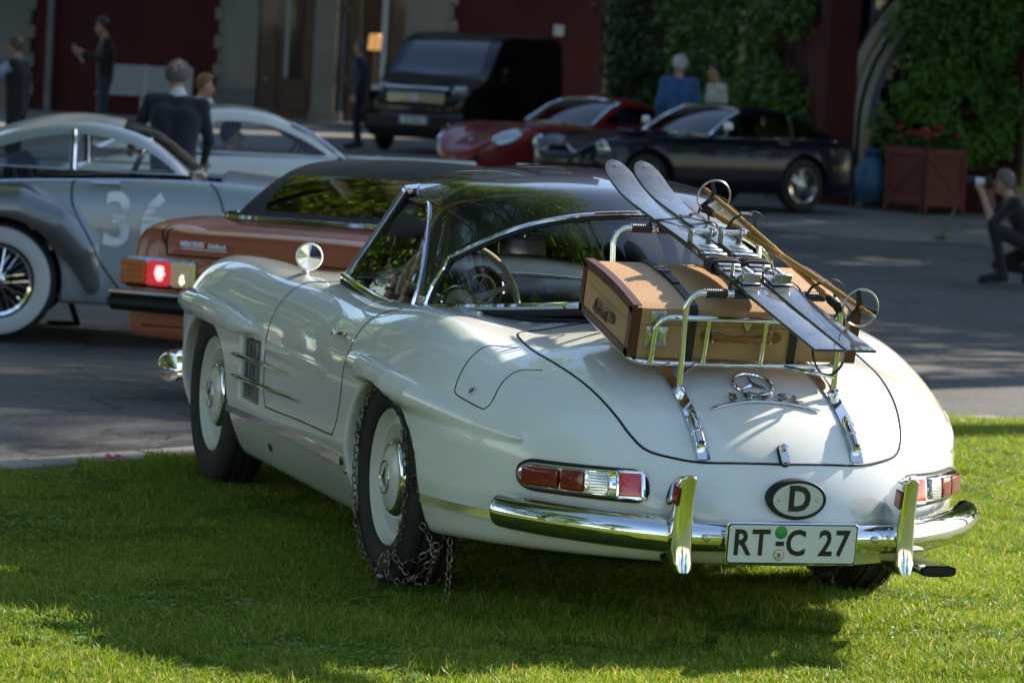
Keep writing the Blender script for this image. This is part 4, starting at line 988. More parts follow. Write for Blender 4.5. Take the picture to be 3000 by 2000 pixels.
# ================================================================== place helpers
FWD = np.array([math.cos(_yaw), math.sin(_yaw)]); RGT = np.array([math.sin(_yaw), -math.cos(_yaw)])
def depth(x, y): return (x-CAM[0])*FWD[0]+(y-CAM[1])*FWD[1]
def gz(x, y):                                           # the court lies a little lower than the lawn
    t = np.clip((depth(np.asarray(x, float), np.asarray(y, float))-16.)/7., 0, 1); return -.28*t*t*(3-2*t)
def plan(d, l, z=None):                                 # point d metres ahead of and l metres to the right of the standpoint
    x = CAM[0]+FWD[0]*d+RGT[0]*l; y = CAM[1]+FWD[1]*d+RGT[1]*l; return Vector((x, y, float(gz(x, y)) if z is None else z))
FV = Vector((FWD[0], FWD[1], 0)); RV = Vector((RGT[0], RGT[1], 0)); UPV = Vector((0, 0, 1))
HEAD = math.atan2(RGT[1], RGT[0])                        # heading of something that points to the right

# ------------------------------------------------------------------ ground materials
def ground_mat(name, c1, c2, scale, c3=None, s3=1., bump=.3, rough=.9, speck=None, crack=None):
    m, n, l, b = _new(name); g = n.new('ShaderNodeNewGeometry')
    def noise(sc, det=6): t = n.new('ShaderNodeTexNoise'); t.inputs['Scale'].default_value = sc; t.inputs['Detail'].default_value = det; l.new(g.outputs['Position'], t.inputs['Vector']); return t
    t = noise(scale); r = n.new('ShaderNodeValToRGB'); r.color_ramp.elements[0].position = .35; r.color_ramp.elements[1].position = .65
    r.color_ramp.elements[0].color = (*c1, 1); r.color_ramp.elements[1].color = (*c2, 1); l.new(t.outputs['Fac'], r.inputs['Fac']); out = r.outputs['Color']
    if c3:
        t3 = noise(s3, 4); mr = n.new('ShaderNodeMapRange'); mr.inputs['From Min'].default_value = .45; mr.inputs['From Max'].default_value = .7; l.new(t3.outputs['Fac'], mr.inputs['Value'])
        mx = n.new('ShaderNodeMixRGB'); mx.inputs['Color2'].default_value = (*c3, 1); l.new(mr.outputs['Result'], mx.inputs['Fac']); l.new(out, mx.inputs['Color1']); out = mx.outputs['Color']
    if speck:
        v_ = n.new('ShaderNodeTexVoronoi'); v_.inputs['Scale'].default_value = speck[0]; l.new(g.outputs['Position'], v_.inputs['Vector'])
        mr = n.new('ShaderNodeMapRange'); mr.inputs['From Min'].default_value = 0.; mr.inputs['From Max'].default_value = 1.; mr.inputs['To Min'].default_value = 1-speck[1]; mr.inputs['To Max'].default_value = 1+speck[1]
        l.new(v_.outputs['Color'], mr.inputs['Value']); mx = n.new('ShaderNodeVectorMath'); mx.operation = 'SCALE'; l.new(out, mx.inputs[0]); l.new(mr.outputs['Result'], mx.inputs['Scale']); out = mx.outputs['Vector']
    if crack:
        wp = noise(1.3, 3); ad = n.new('ShaderNodeVectorMath'); ad.operation = 'MULTIPLY_ADD'; ad.inputs[1].default_value = (.9, .9, .9); l.new(wp.outputs['Color'], ad.inputs[0]); l.new(g.outputs['Position'], ad.inputs[2])
        vo_ = n.new('ShaderNodeTexVoronoi'); vo_.feature = 'DISTANCE_TO_EDGE'; vo_.inputs['Scale'].default_value = crack; l.new(ad.outputs[0], vo_.inputs['Vector'])
        mr = n.new('ShaderNodeMapRange'); mr.inputs['From Min'].default_value = .002; mr.inputs['From Max'].default_value = .008; mr.inputs['To Min'].default_value = .45; l.new(vo_.outputs['Distance'], mr.inputs['Value'])
        mx = n.new('ShaderNodeVectorMath'); mx.operation = 'SCALE'; l.new(out, mx.inputs[0]); l.new(mr.outputs['Result'], mx.inputs['Scale']); out = mx.outputs['Vector']
    l.new(out, b.inputs['Base Color']); b.inputs['Roughness'].default_value = rough; b.inputs['Specular IOR Level'].default_value = .3
    tb = noise(max(scale*6, 90), 3); bp = n.new('ShaderNodeBump'); bp.inputs['Strength'].default_value = bump; bp.inputs['Distance'].default_value = .01; l.new(tb.outputs['Fac'], bp.inputs['Height']); l.new(bp.outputs['Normal'], b.inputs['Normal'])
    return m
M['soil'] = ground_mat('lawn_ground', (.050, .085, .012), (.080, .115, .018), 3., (.07, .08, .02), 1.2)
M['asphalt'] = ground_mat('worn_asphalt', (.092, .090, .088), (.115, .112, .109), 1.2, (.074, .073, .073), .35, .5, .8, (55., .45), .28)
M['gravel'] = ground_mat('pale_gravel', (.17, .165, .15), (.21, .205, .185), .8, (.13, .125, .11), .5, .6, .95, (40., .3))
M['concrete'] = ground_mat('pale_kerb', (.30, .285, .25), (.36, .345, .31), 4., (.20, .19, .165), 2.)

# lawn outline (kerb line from left to right), everything on the camera's side of it is lawn
KERB = [(-40., 64.), (-8., 17.0), (1.2, 3.55), (2.70, 1.52), (3.30, .62), (4.6, -1.35), (5.75, -2.95), (6.35, -3.75), (6.55, -4.45), (6.75, -5.6), (7.6, -10), (10., -22.), (14., -60.)]
KP = smooth_path([(a, b, 0) for a, b in KERB], 260)[:, :2]
def sheet(name, P, m, kind='structure'):
    mb = MB().grid(P); o = mb.build(name, m, None, True, 180); tag(o, kind=kind); return o
rows = []
for k in np.linspace(0, 1, 60): rows.append([(x_*(1-k)+(-70.)*k if False else x_-k*60*.78, y_-k*60*.0+k*0, float(gz(x_-k*46.8, y_))+.002) for x_, y_ in KP])
lawn = sheet('lawn', rows, 'soil')
ds = np.r_[np.linspace(-6, 16, 12), np.linspace(16.5, 24, 22), np.linspace(26, 120, 20), [200, 400, 900, 2000]]; lats = np.r_[[-1500, -400, -120], np.linspace(-60, 60, 61), [120, 400, 1500]]
asph = sheet('asphalt', [[tuple(plan(d, l_)+Vector((0, 0, -.022))) for l_ in lats] for d in ds], 'asphalt')
far = sheet('far_ground', [[tuple(plan(d, l_, -.34)) for l_ in (-1500, -100, 100, 1500)] for d in (-1500, -300, -60, 20, 200, 2000)], 'soil')
# gravel court beyond the road, with a curved near edge
edge = smooth_path([tuple(plan(d, l_, 0)) for d, l_ in ((58, -26), (55, -12), (52, -4), (45.5, 1.0), (41.3, 3.4), (41.6, 4.95), (40.6, 5.1), (38.8, 5.3), (34, 6.6), (30, 10), (26, 18), (22, 34))], 120)
court = sheet('court', [[tuple(Vector((p[0], p[1], 0))+FV*(k*90)+Vector((0, 0, float(gz(p[0]+FV.x*k*90, p[1]+FV.y*k*90))-.016))) for p in edge] for k in (0, .05, .15, .3, .5, .75, 1)], 'gravel')
# flat pale edging stones along the lawn
KN = np.gradient(KP, axis=0); KN = KN/np.linalg.norm(KN, axis=1, keepdims=True); KN = np.stack([-KN[:, 1], KN[:, 0]], 1)
ln = np.r_[0, np.cumsum(np.linalg.norm(np.diff(KP, axis=0), axis=1))]; i0 = int(np.argmin(np.hypot(KP[:, 0]-2.2, KP[:, 1]-2.2))); s0_ = ln[i0]
kerb_o = MB()
kr = empty('kerb', (2.7, 1.5, 0)); tag(kr, kind='structure'); il = local(kr)
for k in range(26):
    a, b = s0_+k*.62-1.0, s0_+k*.62-1.0+.608; pa = np.array([np.interp(a, ln, KP[:, 0]), np.interp(a, ln, KP[:, 1])]); pb = np.array([np.interp(b, ln, KP[:, 0]), np.interp(b, ln, KP[:, 1])])
    t_ = (pb-pa)/np.linalg.norm(pb-pa); n_ = np.array([-t_[1], t_[0]]);
    if n_[0] < 0: n_ = -n_
    c = (pa+pb)/2+n_*.085; z_ = float(gz(*c))
    MB().rbox(il @ Vector((c[0], c[1], z_-.024+random.uniform(-.004, .003))), (.606, .15, .07), .010, Matrix.Rotation(math.atan2(t_[1], t_[0]), 3, 'Z')).build('kerb_stone', 'concrete', kr, True, 30)

M['line_paint'] = ground_mat('worn_line_paint', (.26, .26, .25), (.32, .32, .31), 3., (.12, .12, .12), 6.)
rl = MB().strip([plan(d, l_)+Vector((0, 0, -.0185)) for d, l_ in ((24.6, -3.6), (24.2, -3.0), (23.7, -2.4), (23.2, -1.8), (22.6, -1.0))], tuple(FV), .09, .003, (0, 0, 1)).build('road_line', 'line_paint', None, False); tag(rl, kind='structure')
# ------------------------------------------------------------------ grass
def leaf_mat(name, c1, c2, tr=.35, scale=1.5, rough=.5, dry=None, glow=1.):
    m, n, l, b = _new(name); g = n.new('ShaderNodeNewGeometry'); t = n.new('ShaderNodeTexNoise'); t.inputs['Scale'].default_value = scale; t.inputs['Detail'].default_value = 5; l.new(g.outputs['Position'], t.inputs['Vector'])
    r = n.new('ShaderNodeValToRGB'); r.color_ramp.elements[0].position = .36; r.color_ramp.elements[1].position = .66; r.color_ramp.elements[0].color = (*c1, 1); r.color_ramp.elements[1].color = (*c2, 1)
    ad = n.new('ShaderNodeMath'); ad.operation = 'MULTIPLY_ADD'; rp = g.outputs['Random Per Island']; ad.inputs[1].default_value = .5; l.new(rp, ad.inputs[0]); su = n.new('ShaderNodeMath'); su.operation = 'SUBTRACT'; su.inputs[1].default_value = .25; l.new(t.outputs['Fac'], su.inputs[0]); l.new(su.outputs[0], ad.inputs[2])
    l.new(ad.outputs[0], r.inputs['Fac']); out = r.outputs['Color']
    if dry:
        cp = n.new('ShaderNodeMath'); cp.operation = 'GREATER_THAN'; cp.inputs[1].default_value = dry[0]; l.new(rp, cp.inputs[0]); mx = n.new('ShaderNodeMixRGB'); mx.inputs['Color2'].default_value = (*dry[1], 1); l.new(cp.outputs[0], mx.inputs['Fac']); l.new(out, mx.inputs['Color1']); out = mx.outputs['Color']
    l.new(out, b.inputs['Base Color']); b.inputs['Roughness'].default_value = rough; b.inputs['Specular IOR Level'].default_value = .35
    tl = n.new('ShaderNodeBsdfTranslucent'); vm = n.new('ShaderNodeVectorMath'); vm.operation = 'MULTIPLY'; vm.inputs[1].default_value = (glow*1.1, glow, glow*.8); l.new(out, vm.inputs[0]); l.new(vm.outputs[0], tl.inputs['Color']); mx = n.new('ShaderNodeMixShader'); mx.inputs[0].default_value = tr; l.new(b.outputs[0], mx.inputs[1]); l.new(tl.outputs[0], mx.inputs[2]); l.new(mx.outputs[0], n['Material Output'].inputs[0])
    return m
M['grass'] = leaf_mat('lawn_grass', (.118, .215, .015), (.250, .350, .030), .45, .9, .42, (.91, (.46, .38, .14)), 1.25)
M['clover'] = leaf_mat('clover_leaf', (.085, .19, .022), (.16, .27, .04), .35, 3., .45)
def grass_tile(seed, n, size, hmin, hmax, clover=0):
    g = np.random.default_rng(seed); V = []; Fc = []
    x = g.uniform(-size/2, size/2, n); y = g.uniform(-size/2, size/2, n); h = g.uniform(hmin, hmax, n)*(1+.35*g.standard_normal(n).clip(-1, 2)); a = g.uniform(0, 2*math.pi, n); w = g.uniform(.0010, .0019, n); ln_ = g.uniform(.15, 1.1, n)*h; la = g.uniform(0, 2*math.pi, n)
    ca, sa = np.cos(a)*w, np.sin(a)*w; lx, ly = np.cos(la)*ln_, np.sin(la)*ln_
    p0 = np.stack([x-ca, y-sa, 0*h-.004], 1); p1 = np.stack([x+ca, y+sa, 0*h-.004], 1); p2 = np.stack([x+ca*.8+lx*.35, y+sa*.8+ly*.35, h*.62], 1); p3 = np.stack([x-ca*.8+lx*.35, y-sa*.8+ly*.35, h*.62], 1); p4 = np.stack([x+lx, y+ly, h*.93], 1)
    V = np.stack([p0, p1, p2, p3, p4], 1).reshape(-1, 3); o = (np.arange(n)*5)[:, None]
    q = o+np.array([[0, 1, 2, 3]]); t = o+np.array([[3, 2, 4]])
    me = bpy.data.meshes.new('grass_tile'); me.from_pydata(V.tolist(), [], q.tolist()+t.tolist()); me.materials.append(M['grass'])
    ob = bpy.data.objects.new('grass_tile', me)
    return ob
def clover_tile(ob, seed, n):
    g = np.random.default_rng(seed); me = ob.data; bmv = [v.co[:] for v in me.vertices]; F_ = [tuple(q.vertices) for q in me.polygons]; mi = [0]*len(F_)
    for k in range(n):
        c = g.uniform(-.15, .15, 2); h = g.uniform(.014, .024); a0 = g.uniform(0, 6.28)
        for j in range(3):
            a = a0+j*2.09; u = np.array([math.cos(a), math.sin(a)]); w = np.array([-u[1], u[0]]); r = g.uniform(.006, .010); o = len(bmv)
            for (s_, t_, z_) in ((0, 0, 0), (.7, .75, .001), (1.5, .6, .002), (1.75, 0, .001), (1.5, -.6, .002), (.7, -.75, .001)): q = c+u*r*s_+w*r*t_; bmv.append((q[0], q[1], h+z_+g.uniform(-.001, .001)+(s_*u[0]+t_*w[1])*.0015))
            F_.append(tuple(range(o, o+6))); mi.append(1)
    nm = bpy.data.meshes.new('grass_tile'); nm.from_pydata(bmv, [], F_); nm.materials.append(M['grass']); nm.materials.append(M['clover']); nm.polygons.foreach_set('material_index', mi); ob.data = nm; return ob
tiles = [grass_tile(11, 4200, .32, .010, .024), grass_tile(12, 3800, .32, .008, .019), grass_tile(13, 3200, .32, .014, .036), clover_tile(grass_tile(14, 3000, .32, .009, .020), 5, 40)]
cells = []; st = .25
for x_ in np.arange(-6.5, 8.2, st):
    for y_ in np.arange(-7.5, 6.5, st):
        d = depth(x_, y_); l_ = (x_-CAM[0])*RGT[0]+(y_-CAM[1])*RGT[1]
        if d < 6.5 or abs(l_) > d*.1352*1.06+.35: continue
        j = int(np.argmin(np.hypot(KP[:, 0]-x_, KP[:, 1]-y_))); n_ = KN[j] if KN[j][0] > 0 else -KN[j]
        if (x_-KP[j, 0])*n_[0]+(y_-KP[j, 1])*n_[1] > -.13: continue
        cells.append((x_+random.uniform(-.05, .05), y_+random.uniform(-.05, .05), float(gz(x_, y_))+.003))
# a fringe hanging over the edging stones
for k in range(0, len(KP)):
    if -4 < KP[k, 1] < 4 or -8 < KP[k, 1] < -3: pass
gm = bpy.data.meshes.new('grass'); gm.from_pydata(cells, [], [])
at = gm.attributes.new('turn', 'FLOAT', 'POINT'); at.data.foreach_set('value', [random.uniform(0, 6.283) for _ in cells])
at = gm.attributes.new('pick', 'INT', 'POINT'); at.data.foreach_set('value', [2 if (math.sin(c[0]*1.7+c[1]*.9)+math.sin(c[1]*2.3-c[0])+random.uniform(-.3, .3)) > 1.0 else (3 if math.sin(c[0]*2.9+1.3)+math.sin(c[1]*3.7+.4)+random.uniform(-.4, .4) > .75 else random.randint(0, 1)) for c in cells])
grass = bpy.data.objects.new('grass', gm); COL.objects.link(grass); tag(grass, 'short green lawn grass under and around the white car', 'grass', kind='stuff')
ng = bpy.data.node_groups.new('grass_scatter', 'GeometryNodeTree'); ng.interface.new_socket('Geometry', in_out='INPUT', socket_type='NodeSocketGeometry'); ng.interface.new_socket('Geometry', in_out='OUTPUT', socket_type='NodeSocketGeometry')
gi = ng.nodes.new('NodeGroupInput'); go = ng.nodes.new('NodeGroupOutput'); ip = ng.nodes.new('GeometryNodeInstanceOnPoints'); gti = ng.nodes.new('GeometryNodeGeometryToInstance')
for t_ in tiles:
    oi = ng.nodes.new('GeometryNodeObjectInfo'); oi.inputs[0].default_value = t_; ng.links.new(oi.outputs['Geometry'], gti.inputs[0])
def attr(nm, ty): a = ng.nodes.new('GeometryNodeInputNamedAttribute'); a.data_type = ty; a.inputs[0].default_value = nm; return a.outputs[0]
cx = ng.nodes.new('ShaderNodeCombineXYZ'); ng.links.new(attr('turn', 'FLOAT'), cx.inputs[2]); ng.links.new(cx.outputs[0], ip.inputs['Rotation'])
ng.links.new(gi.outputs[0], ip.inputs['Points']); ng.links.new(gti.outputs[0], ip.inputs['Instance']); ip.inputs['Pick Instance'].default_value = True; ng.links.new(attr('pick', 'INT'), ip.inputs['Instance Index']); ng.links.new(ip.outputs[0], go.inputs[0])
md = grass.modifiers.new('scatter', 'NODES'); md.node_group = ng
# pink blossom at the kerb, fallen leaves
M['pink'] = mat('pink_petals', (.75, .08, .38), rough=.6); M['dead_leaf'] = mat('dead_leaf', (.16, .08, .03), rough=.8)
pb = empty('fallen_blossom', (2.98, 1.03, .01), 0, 'bright pink fallen blossom at the lawn edge', 'flower')
for k in range(9):
    a = k*2.4; MB().sphere((.022*math.cos(a)*(k/9+.3), .035*math.sin(a)*(k/9+.4), .012+.004*(k % 3)), (.012, .010, .006), 8, 5).build('petal', 'pink', pb)

def leaf_cloud(P, N, size, g, spread=1.0):               # one leaf (a folded quad) at each point
    n = len(P); a = g.standard_normal((n, 3))*spread+N; nn = unit(a); u = unit(np.cross(nn, g.standard_normal((n, 3)))); w = np.cross(nn, u); s = size*g.uniform(.6, 1.3, n)[:, None]
    v0 = P-u*s*.5; v1 = P+w*s*.32+nn*s*.06; v2 = P+u*s*.6; v3 = P-w*s*.32+nn*s*.06
    V = np.stack([v0, v1, v2, v3], 1).reshape(-1, 3); F_ = (np.arange(n)*4)[:, None]+np.array([[0, 1, 2, 3]]); return V, F_
g = np.random.default_rng(31); lp_ = []
while len(lp_) < 70:
    d, l_ = g.uniform(8.8, 19.5), g.uniform(-2.6, 2.6); q = plan(d, l_); lp_.append((q.x, q.y, q.z+.022))
V, F_ = leaf_cloud(np.array(lp_), np.tile([0, 0, 1.], (70, 1)), .035, g, .35); me = bpy.data.meshes.new('fallen_leaves'); me.from_pydata(V.tolist(), [], F_.tolist()); fo = finish('fallen_leaves', me, 'dead_leaf', None, False); tag(fo, 'small dry brown leaves strewn over the lawn and road', 'leaves', kind='stuff')
# ------------------------------------------------------------------ trees (leafy crowns made of leaf cards)
M['bark'] = mat('tree_bark', (.055, .042, .030), rough=.95, noise=(6., (.09, .07, .05), .7), bump=(20., .8, .02))
M['leaf'] = leaf_mat('tree_leaves', (.070, .140, .012), (.145, .235, .022), .55, .5, .4, None, 1.9)
M['ivy'] = leaf_mat('climber_leaves', (.045, .125, .014), (.100, .225, .026), .30, .8, .4)
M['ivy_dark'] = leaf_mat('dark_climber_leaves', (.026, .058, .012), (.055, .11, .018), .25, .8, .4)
def make_tree(name, H, rad, seed, nleaf=14000, leaf=.16, clear=.22):
    g = np.random.default_rng(seed); root = empty(name)
    tr = MB(); tr.tube([(0, 0, -.3), (.05, .02, H*.12), (-.06, .08, H*.3), (.08, -.04, H*.55), (0, 0, H*.8)], [H*.034, H*.026, H*.021, H*.013, H*.004], 10)
    tips = []
    for k in range(16):
        z0 = H*(.18+.045*k); a = k*2.4+g.uniform(-.3, .3); r_ = rad*(1-.5*(k/16)**2)*g.uniform(.6, .95); e = Vector((r_*math.cos(a), r_*math.sin(a), z0+r_*g.uniform(.25, .6)))
        tr.tube([(0, 0, z0), Vector((0, 0, z0)).lerp(e, .5)+Vector((0, 0, -.2)), e], [H*.012, H*.007, H*.002], 6); tips.append(e)
    tr.build('trunk', 'bark', root)
    cl = []
    for k in range(46):
        t = g.uniform(0, 1); z_ = H*(clear+(1-clear)*t); rr = rad*(math.sin(math.pi*min(.12+.82*t, 1))**.7)*g.uniform(.35, 1.0); a = g.uniform(0, 2*math.pi); cl.append((rr*math.cos(a), rr*math.sin(a), z_, rad*g.uniform(.20, .38)))
    Ps, Ns = [], []
    for cx_, cy_, cz_, r_ in cl:
        n = int(nleaf/46); d = unit(g.standard_normal((n, 3))); rr = r_*(.55+.45*g.uniform(0, 1, n)**.5); Ps.append(np.array([cx_, cy_, cz_])+d*rr[:, None]*np.array([1, 1, .75])); Ns.append(d)
    V, F_ = leaf_cloud(np.concatenate(Ps), np.concatenate(Ns), leaf, g, .7)
    me = bpy.data.meshes.new('crown'); me.from_pydata(V.tolist(), [], F_.tolist()); finish('crown', me, 'leaf', root, False)
    return root
treeA = make_tree('broadleaf_tree', 15., 4.6, 3, 16000, .26, .16); treeB = make_tree('broadleaf_tree', 12., 4.0, 4, 14000, .24, .10)
TL = ('leafy green broadleaf tree standing outside the picture, shading the court', 'tree', 'broadleaf trees around the lawn and court')
first = {id(treeA): True, id(treeB): True}
def put_tree(t, x, y, rz, s=1.):
    o = t if first.pop(id(t), False) else copy_tree(t)
    o.location = (x, y, float(gz(x, y))); o.rotation_euler = (0, 0, rz); o.scale = (s, s, s); tag(o, *TL); return o
for i, (x, y, s) in enumerate([(25, 7.5, 1.25), (14.5, 9.5, 1.3), (34, 8, 1.3), (45, 7, 1.4), (5.5, 13, 1.35), (23, 16, 1.4), (54, 9, 1.4), (-3, 17, 1.3), (37, 17, 1.4), (-7, 22, 1.05), (-17, 25, 1.1), (-27, 17, 1.0), (-33, 6, 1.1), (-37, -6, 1.05), (-34, -19, 1.),   # left of the court and behind the standpoint
                               (22., -21.5, 1.2), (28, -24, 1.3), (27, -32, 1.3), (34.5, -25, 1.25), (41, -26, 1.35), (34, -33, 1.4)]):    # towards the sun, shading the court
    put_tree(treeA if i % 2 == 0 else treeB, x, y, i*1.7, s)
treeC = make_tree('plane_tree', 22., 7.2, 9, 30000, .30, .44); treeC.location = (10.8, 4.6, -.2); treeC.scale = (1.22, 1.22, 1.12); tag(treeC, 'tall plane tree with high spreading crown, outside the picture on the left', 'tree', 'plane trees overhanging the court')
for x, y, rz, s in ((23., 4.2, 2., 1.05), (35., 2.4, 4., 1.1)): o = copy_tree(treeC); o.location = (x, y, -.28); o.rotation_euler = (0, 0, rz); o.scale = (s, s, s)
treeD = make_tree('shade_pine', 17.2, 3.3, 21, 12000, .22, .66); treeD.location = (16.6, -20., -.2); treeE = make_tree('shade_pine', 23.5, 3.0, 23, 11000, .22, .76); treeE.location = (13.2, -22.5, -.1); tag(treeE, 'very tall bare-stemmed pine added outside the picture to shade the lawn left of the car', 'tree'); tag(treeD, 'high-crowned pine added outside the picture on the right to shade the road', 'tree')  # two unseen pines, added and shaped to shade the road and left lawn
# ================================================================== the old mansion round the court
M['red_wall'] = ground_mat('dark_red_plaster', (.060, .011, .010), (.075, .014, .012), 1.5, (.046, .009, .009), .6, .2, .9)
M['cream_wall'] = ground_mat('cream_plaster', (.21, .19, .155), (.25, .225, .185), 1.2, (.17, .155, .125), .5, .2, .9)
M['ochre_trim'] = ground_mat('ochre_trim', (.33, .25, .12), (.38, .29, .14), 2., (.27, .20, .10), .8, .2, .9)
M['arch_stone'] = ground_mat('pale_arch_stone', (.36, .33, .27), (.42, .39, .32), 2., (.29, .27, .22), .8, .2, .9)
M['stone_grey'] = ground_mat('grey_plinth', (.14, .14, .14), (.18, .18, .175), 2., None, 1., .3, .9)
M['dark_wood'] = mat('varnished_brown_wood', (.075, .030, .016), rough=.4, coat=.4, noise=(5., (.05, .02, .011), .7))
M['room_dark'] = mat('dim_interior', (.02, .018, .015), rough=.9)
M['pane'] = mat('dark_window_pane', (.012, .014, .015), rough=.05, coat=1.)
M['pale_curtain'] = mat('pale_door_edge', (.30, .34, .29), rough=.7)
M['white_paint'] = mat('white_bench_paint', (.42, .43, .43), rough=.5)
M['terracotta'] = mat('terracotta_paint', (.18, .040, .026), rough=.7, noise=(6., (.14, .03, .02), .6))
man = empty('mansion', tuple(plan(75, -4, None)), 0, 'dark red and cream mansion with quoins, brown doors and ivy-clad wing round the court', 'building'); ml = local(man)
def wl_box(name, l0, l1, z0, z1, d0, d1, m, par=None, r=.01):   # block on the back facade: l to the right, d away
    c = plan((d0+d1)/2, (l0+l1)/2, (z0+z1)/2); rot = Matrix.Rotation(HEAD, 3, 'Z')
    return MB().rbox(ml @ c, (abs(l1-l0), abs(d1-d0), abs(z1-z0)), r, rot).build(name, m, par or man, True, 30)
ZG = -.30; WD = 75.
wl_box('wall', -16, -9.9, ZG, 20, WD, WD+.5, 'cream_wall'); wl_box('wall', -9.9, -6.04, ZG, 20, WD+.06, WD+.56, 'red_wall'); wl_box('wall', -6.04, -5.34, ZG, 20, WD, WD+.5, 'cream_wall')
wl_box('wall', -5.34, -2.5, 2.75, 20, WD, WD+.5, 'cream_wall'); wl_box('wall', -2.45, -1.58, ZG, 20, WD, WD+.5, 'cream_wall'); wl_box('wall', -1.58, 1.6, ZG, 20, WD+.06, WD+.56, 'red_wall')
wl_box('plinth', -6.06, -5.36, ZG, .36, WD-.05, WD, 'stone_grey')
for k in range(14):                                     # toothed quoins at the edges of the cream strips
    z0 = ZG+.28*k*1.0; wlen = .16 if k % 2 else .07
    for l0, s in ((-9.9, 1), (-6.04, -1), (-1.58, 1)):
        wl_box('quoin', l0, l0+s*wlen, z0+.01, z0+.27, WD-.015, WD+.07, 'cream_wall', r=.015)
wl_box('downpipe', -9.50, -9.38, ZG, 5, WD-.12, WD-.0, 'stone_grey')
# door bay: brown panelled door with a glazed leaf
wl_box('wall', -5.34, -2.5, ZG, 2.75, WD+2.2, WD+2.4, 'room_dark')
df = wl_box('door', -5.34, -4.22, ZG, 2.6, WD+.10, WD+.20, 'dark_wood'); wl_box('door_stile', -5.30, -4.94, ZG, 2.6, WD+.04, WD+.10, 'dark_wood', df)
wl_box('pane', -4.72, -4.44, .62, 2.4, WD+.08, WD+.10, 'pane', df); wl_box('pane_edge', -4.80, -4.72, .62, 2.4, WD+.05, WD+.10, 'pale_curtain', df); wl_box('door_panel', -4.80, -4.34, -.05, .48, WD+.06, WD+.10, 'dark_wood', df)
kn = plan(WD+.02, -5.15, .57); MB().sphere(ml @ kn, .035, 12, 8).build('door_knob', M['nickel'], df)
wl_box('column', -4.22, -3.78, ZG, 2.8, WD-.20, WD+.12, 'cream_wall'); wl_box('column_edge', -3.70, -3.62, ZG, 2.8, WD-.05, WD+.12, 'stone_grey'); wl_box('column_base', -4.27, -3.60, ZG, .0, WD-.26, WD+.12, 'cream_wall')
for z_ in (2.0, .62): wl_box('hinge', -3.80, -3.55, z_, z_+.05, WD-.22, WD-.15, 'dark_wood')
wl_box('door', -3.55, -3.32, ZG, 2.7, WD+.1, WD+.2, 'dark_wood'); wl_box('door', -2.72, -2.45, ZG, 2.8, WD-.02, WD+.2, 'dark_wood')
wl_box('doorstep', -5.4, -2.4, ZG, ZG+.10, WD-.6, WD+.1, 'stone_grey')
M['lamp_glow'] = mat('warm_lamp_shade', (.6, .35, .12), rough=.6, emit=((1., .48, .14), .22))
lamp = empty('wall_lamp', tuple(plan(WD+.9, -3.05, 1.4)), 0, 'warm glowing lamp inside the open mansion doorway', 'lamp'); MB().lathe([(.16, 0), (.13, .30), (.11, .32)], (0, 0, -.15), (0, 0, 1), 20).build('lamp_shade', 'lamp_glow', lamp); MB().tube([(0, 0, -1.7), (0, 0, -.15)], .03, 8).build('lamp_stand', 'dark_wood', lamp)
fl = empty('flagpole', tuple(plan(73.6, -2.80)), 0, 'thin pale metal pole standing before the mansion door', 'pole'); MB().tube([(0, 0, 0), (.0, 0, 4.2)], .055, 12).build('pole', 'white_paint', fl); MB().lathe([(.12, 0), (.12, .05), (.06, .08)], (0, 0, 0), (0, 0, 1), 16).build('base', 'stone_grey', fl)
MB().rbox(ml @ plan(WD+.04, .58, 1.84), (.20, .04, .22), .01, Matrix.Rotation(HEAD, 3, 'Z')).build('wall_sign', 'white_paint', man)
# wing seen along its length, then its end wall with the arched doorway
WA, WB, WC = plan(72.6, 1.30), plan(49.9, 3.95), plan(51.5, 9.5)
def wall_seg(a, b, z0, z1, th, m, name='wall'):
    a, b = Vector(a), Vector(b); d = (b-a); d.z = 0; L_ = d.length; d.normalize(); n_ = Vector((d.y, -d.x, 0)); c = (a+b)/2; c.z = (z0+z1)/2
    if n_.dot(FV) < 0: n_ = -n_
    return MB().rbox(ml @ (c+n_*th/2), (L_, th, z1-z0), .01, Matrix.Rotation(math.atan2(d.y, d.x), 3, 'Z')).build(name, m, man, True, 30)
wall_seg(WA, WB, ZG, 17, .4, 'red_wall')
wdir = (WB-WA); wdir.z = 0; wl_ = wdir.length; wdir.normalize(); wn = Vector((wdir.y, -wdir.x, 0)); wn = -wn if wn.dot(FV) > 0 else wn
def wing(t, off, z): p = WA+wdir*(wl_*t)+wn*off; return Vector((p.x, p.y, z))
def wing_box(name, t0, t1, z0, z1, o0, o1, m):
    a, b = wing(t0, (o0+o1)/2, 0), wing(t1, (o0+o1)/2, 0); c = (a+b)/2; c.z = (z0+z1)/2; return MB().rbox(ml @ c, ((b-a).length, abs(o1-o0), z1-z0), .015, Matrix.Rotation(math.atan2(wdir.y, wdir.x), 3, 'Z')).build(name, m, man, True, 30)
for t0, t1 in ((.10, .125), (.46, .485), (.735, .76)):  # ochre pilasters between the ivy
    wing_box('pilaster', t0, t1, ZG, 6, 0, .16, 'ochre_trim'); wing_box('pilaster_base', t0-.012, t1+.045, ZG, .55, 0, .26, 'ochre_trim'); wing_box('pilaster_cap', t0-.015, t1+.05, .55, .68, 0, .30, 'cream_wall')
wall_seg(plan(49.9, 3.95), plan(49.95, 4.12), ZG, 17, .4, 'red_wall')
wall_seg(plan(49.85, 5.3), plan(49.9, 6.6), ZG, 17, .12, 'red_wall'); wall_seg(plan(50.25, 3.9), plan(50.3, 9.5), 3.4, 17, .4, 'red_wall'); wall_seg(plan(51.2, 3.9), plan(51.4, 9.5), ZG, 17, .3, 'room_dark')
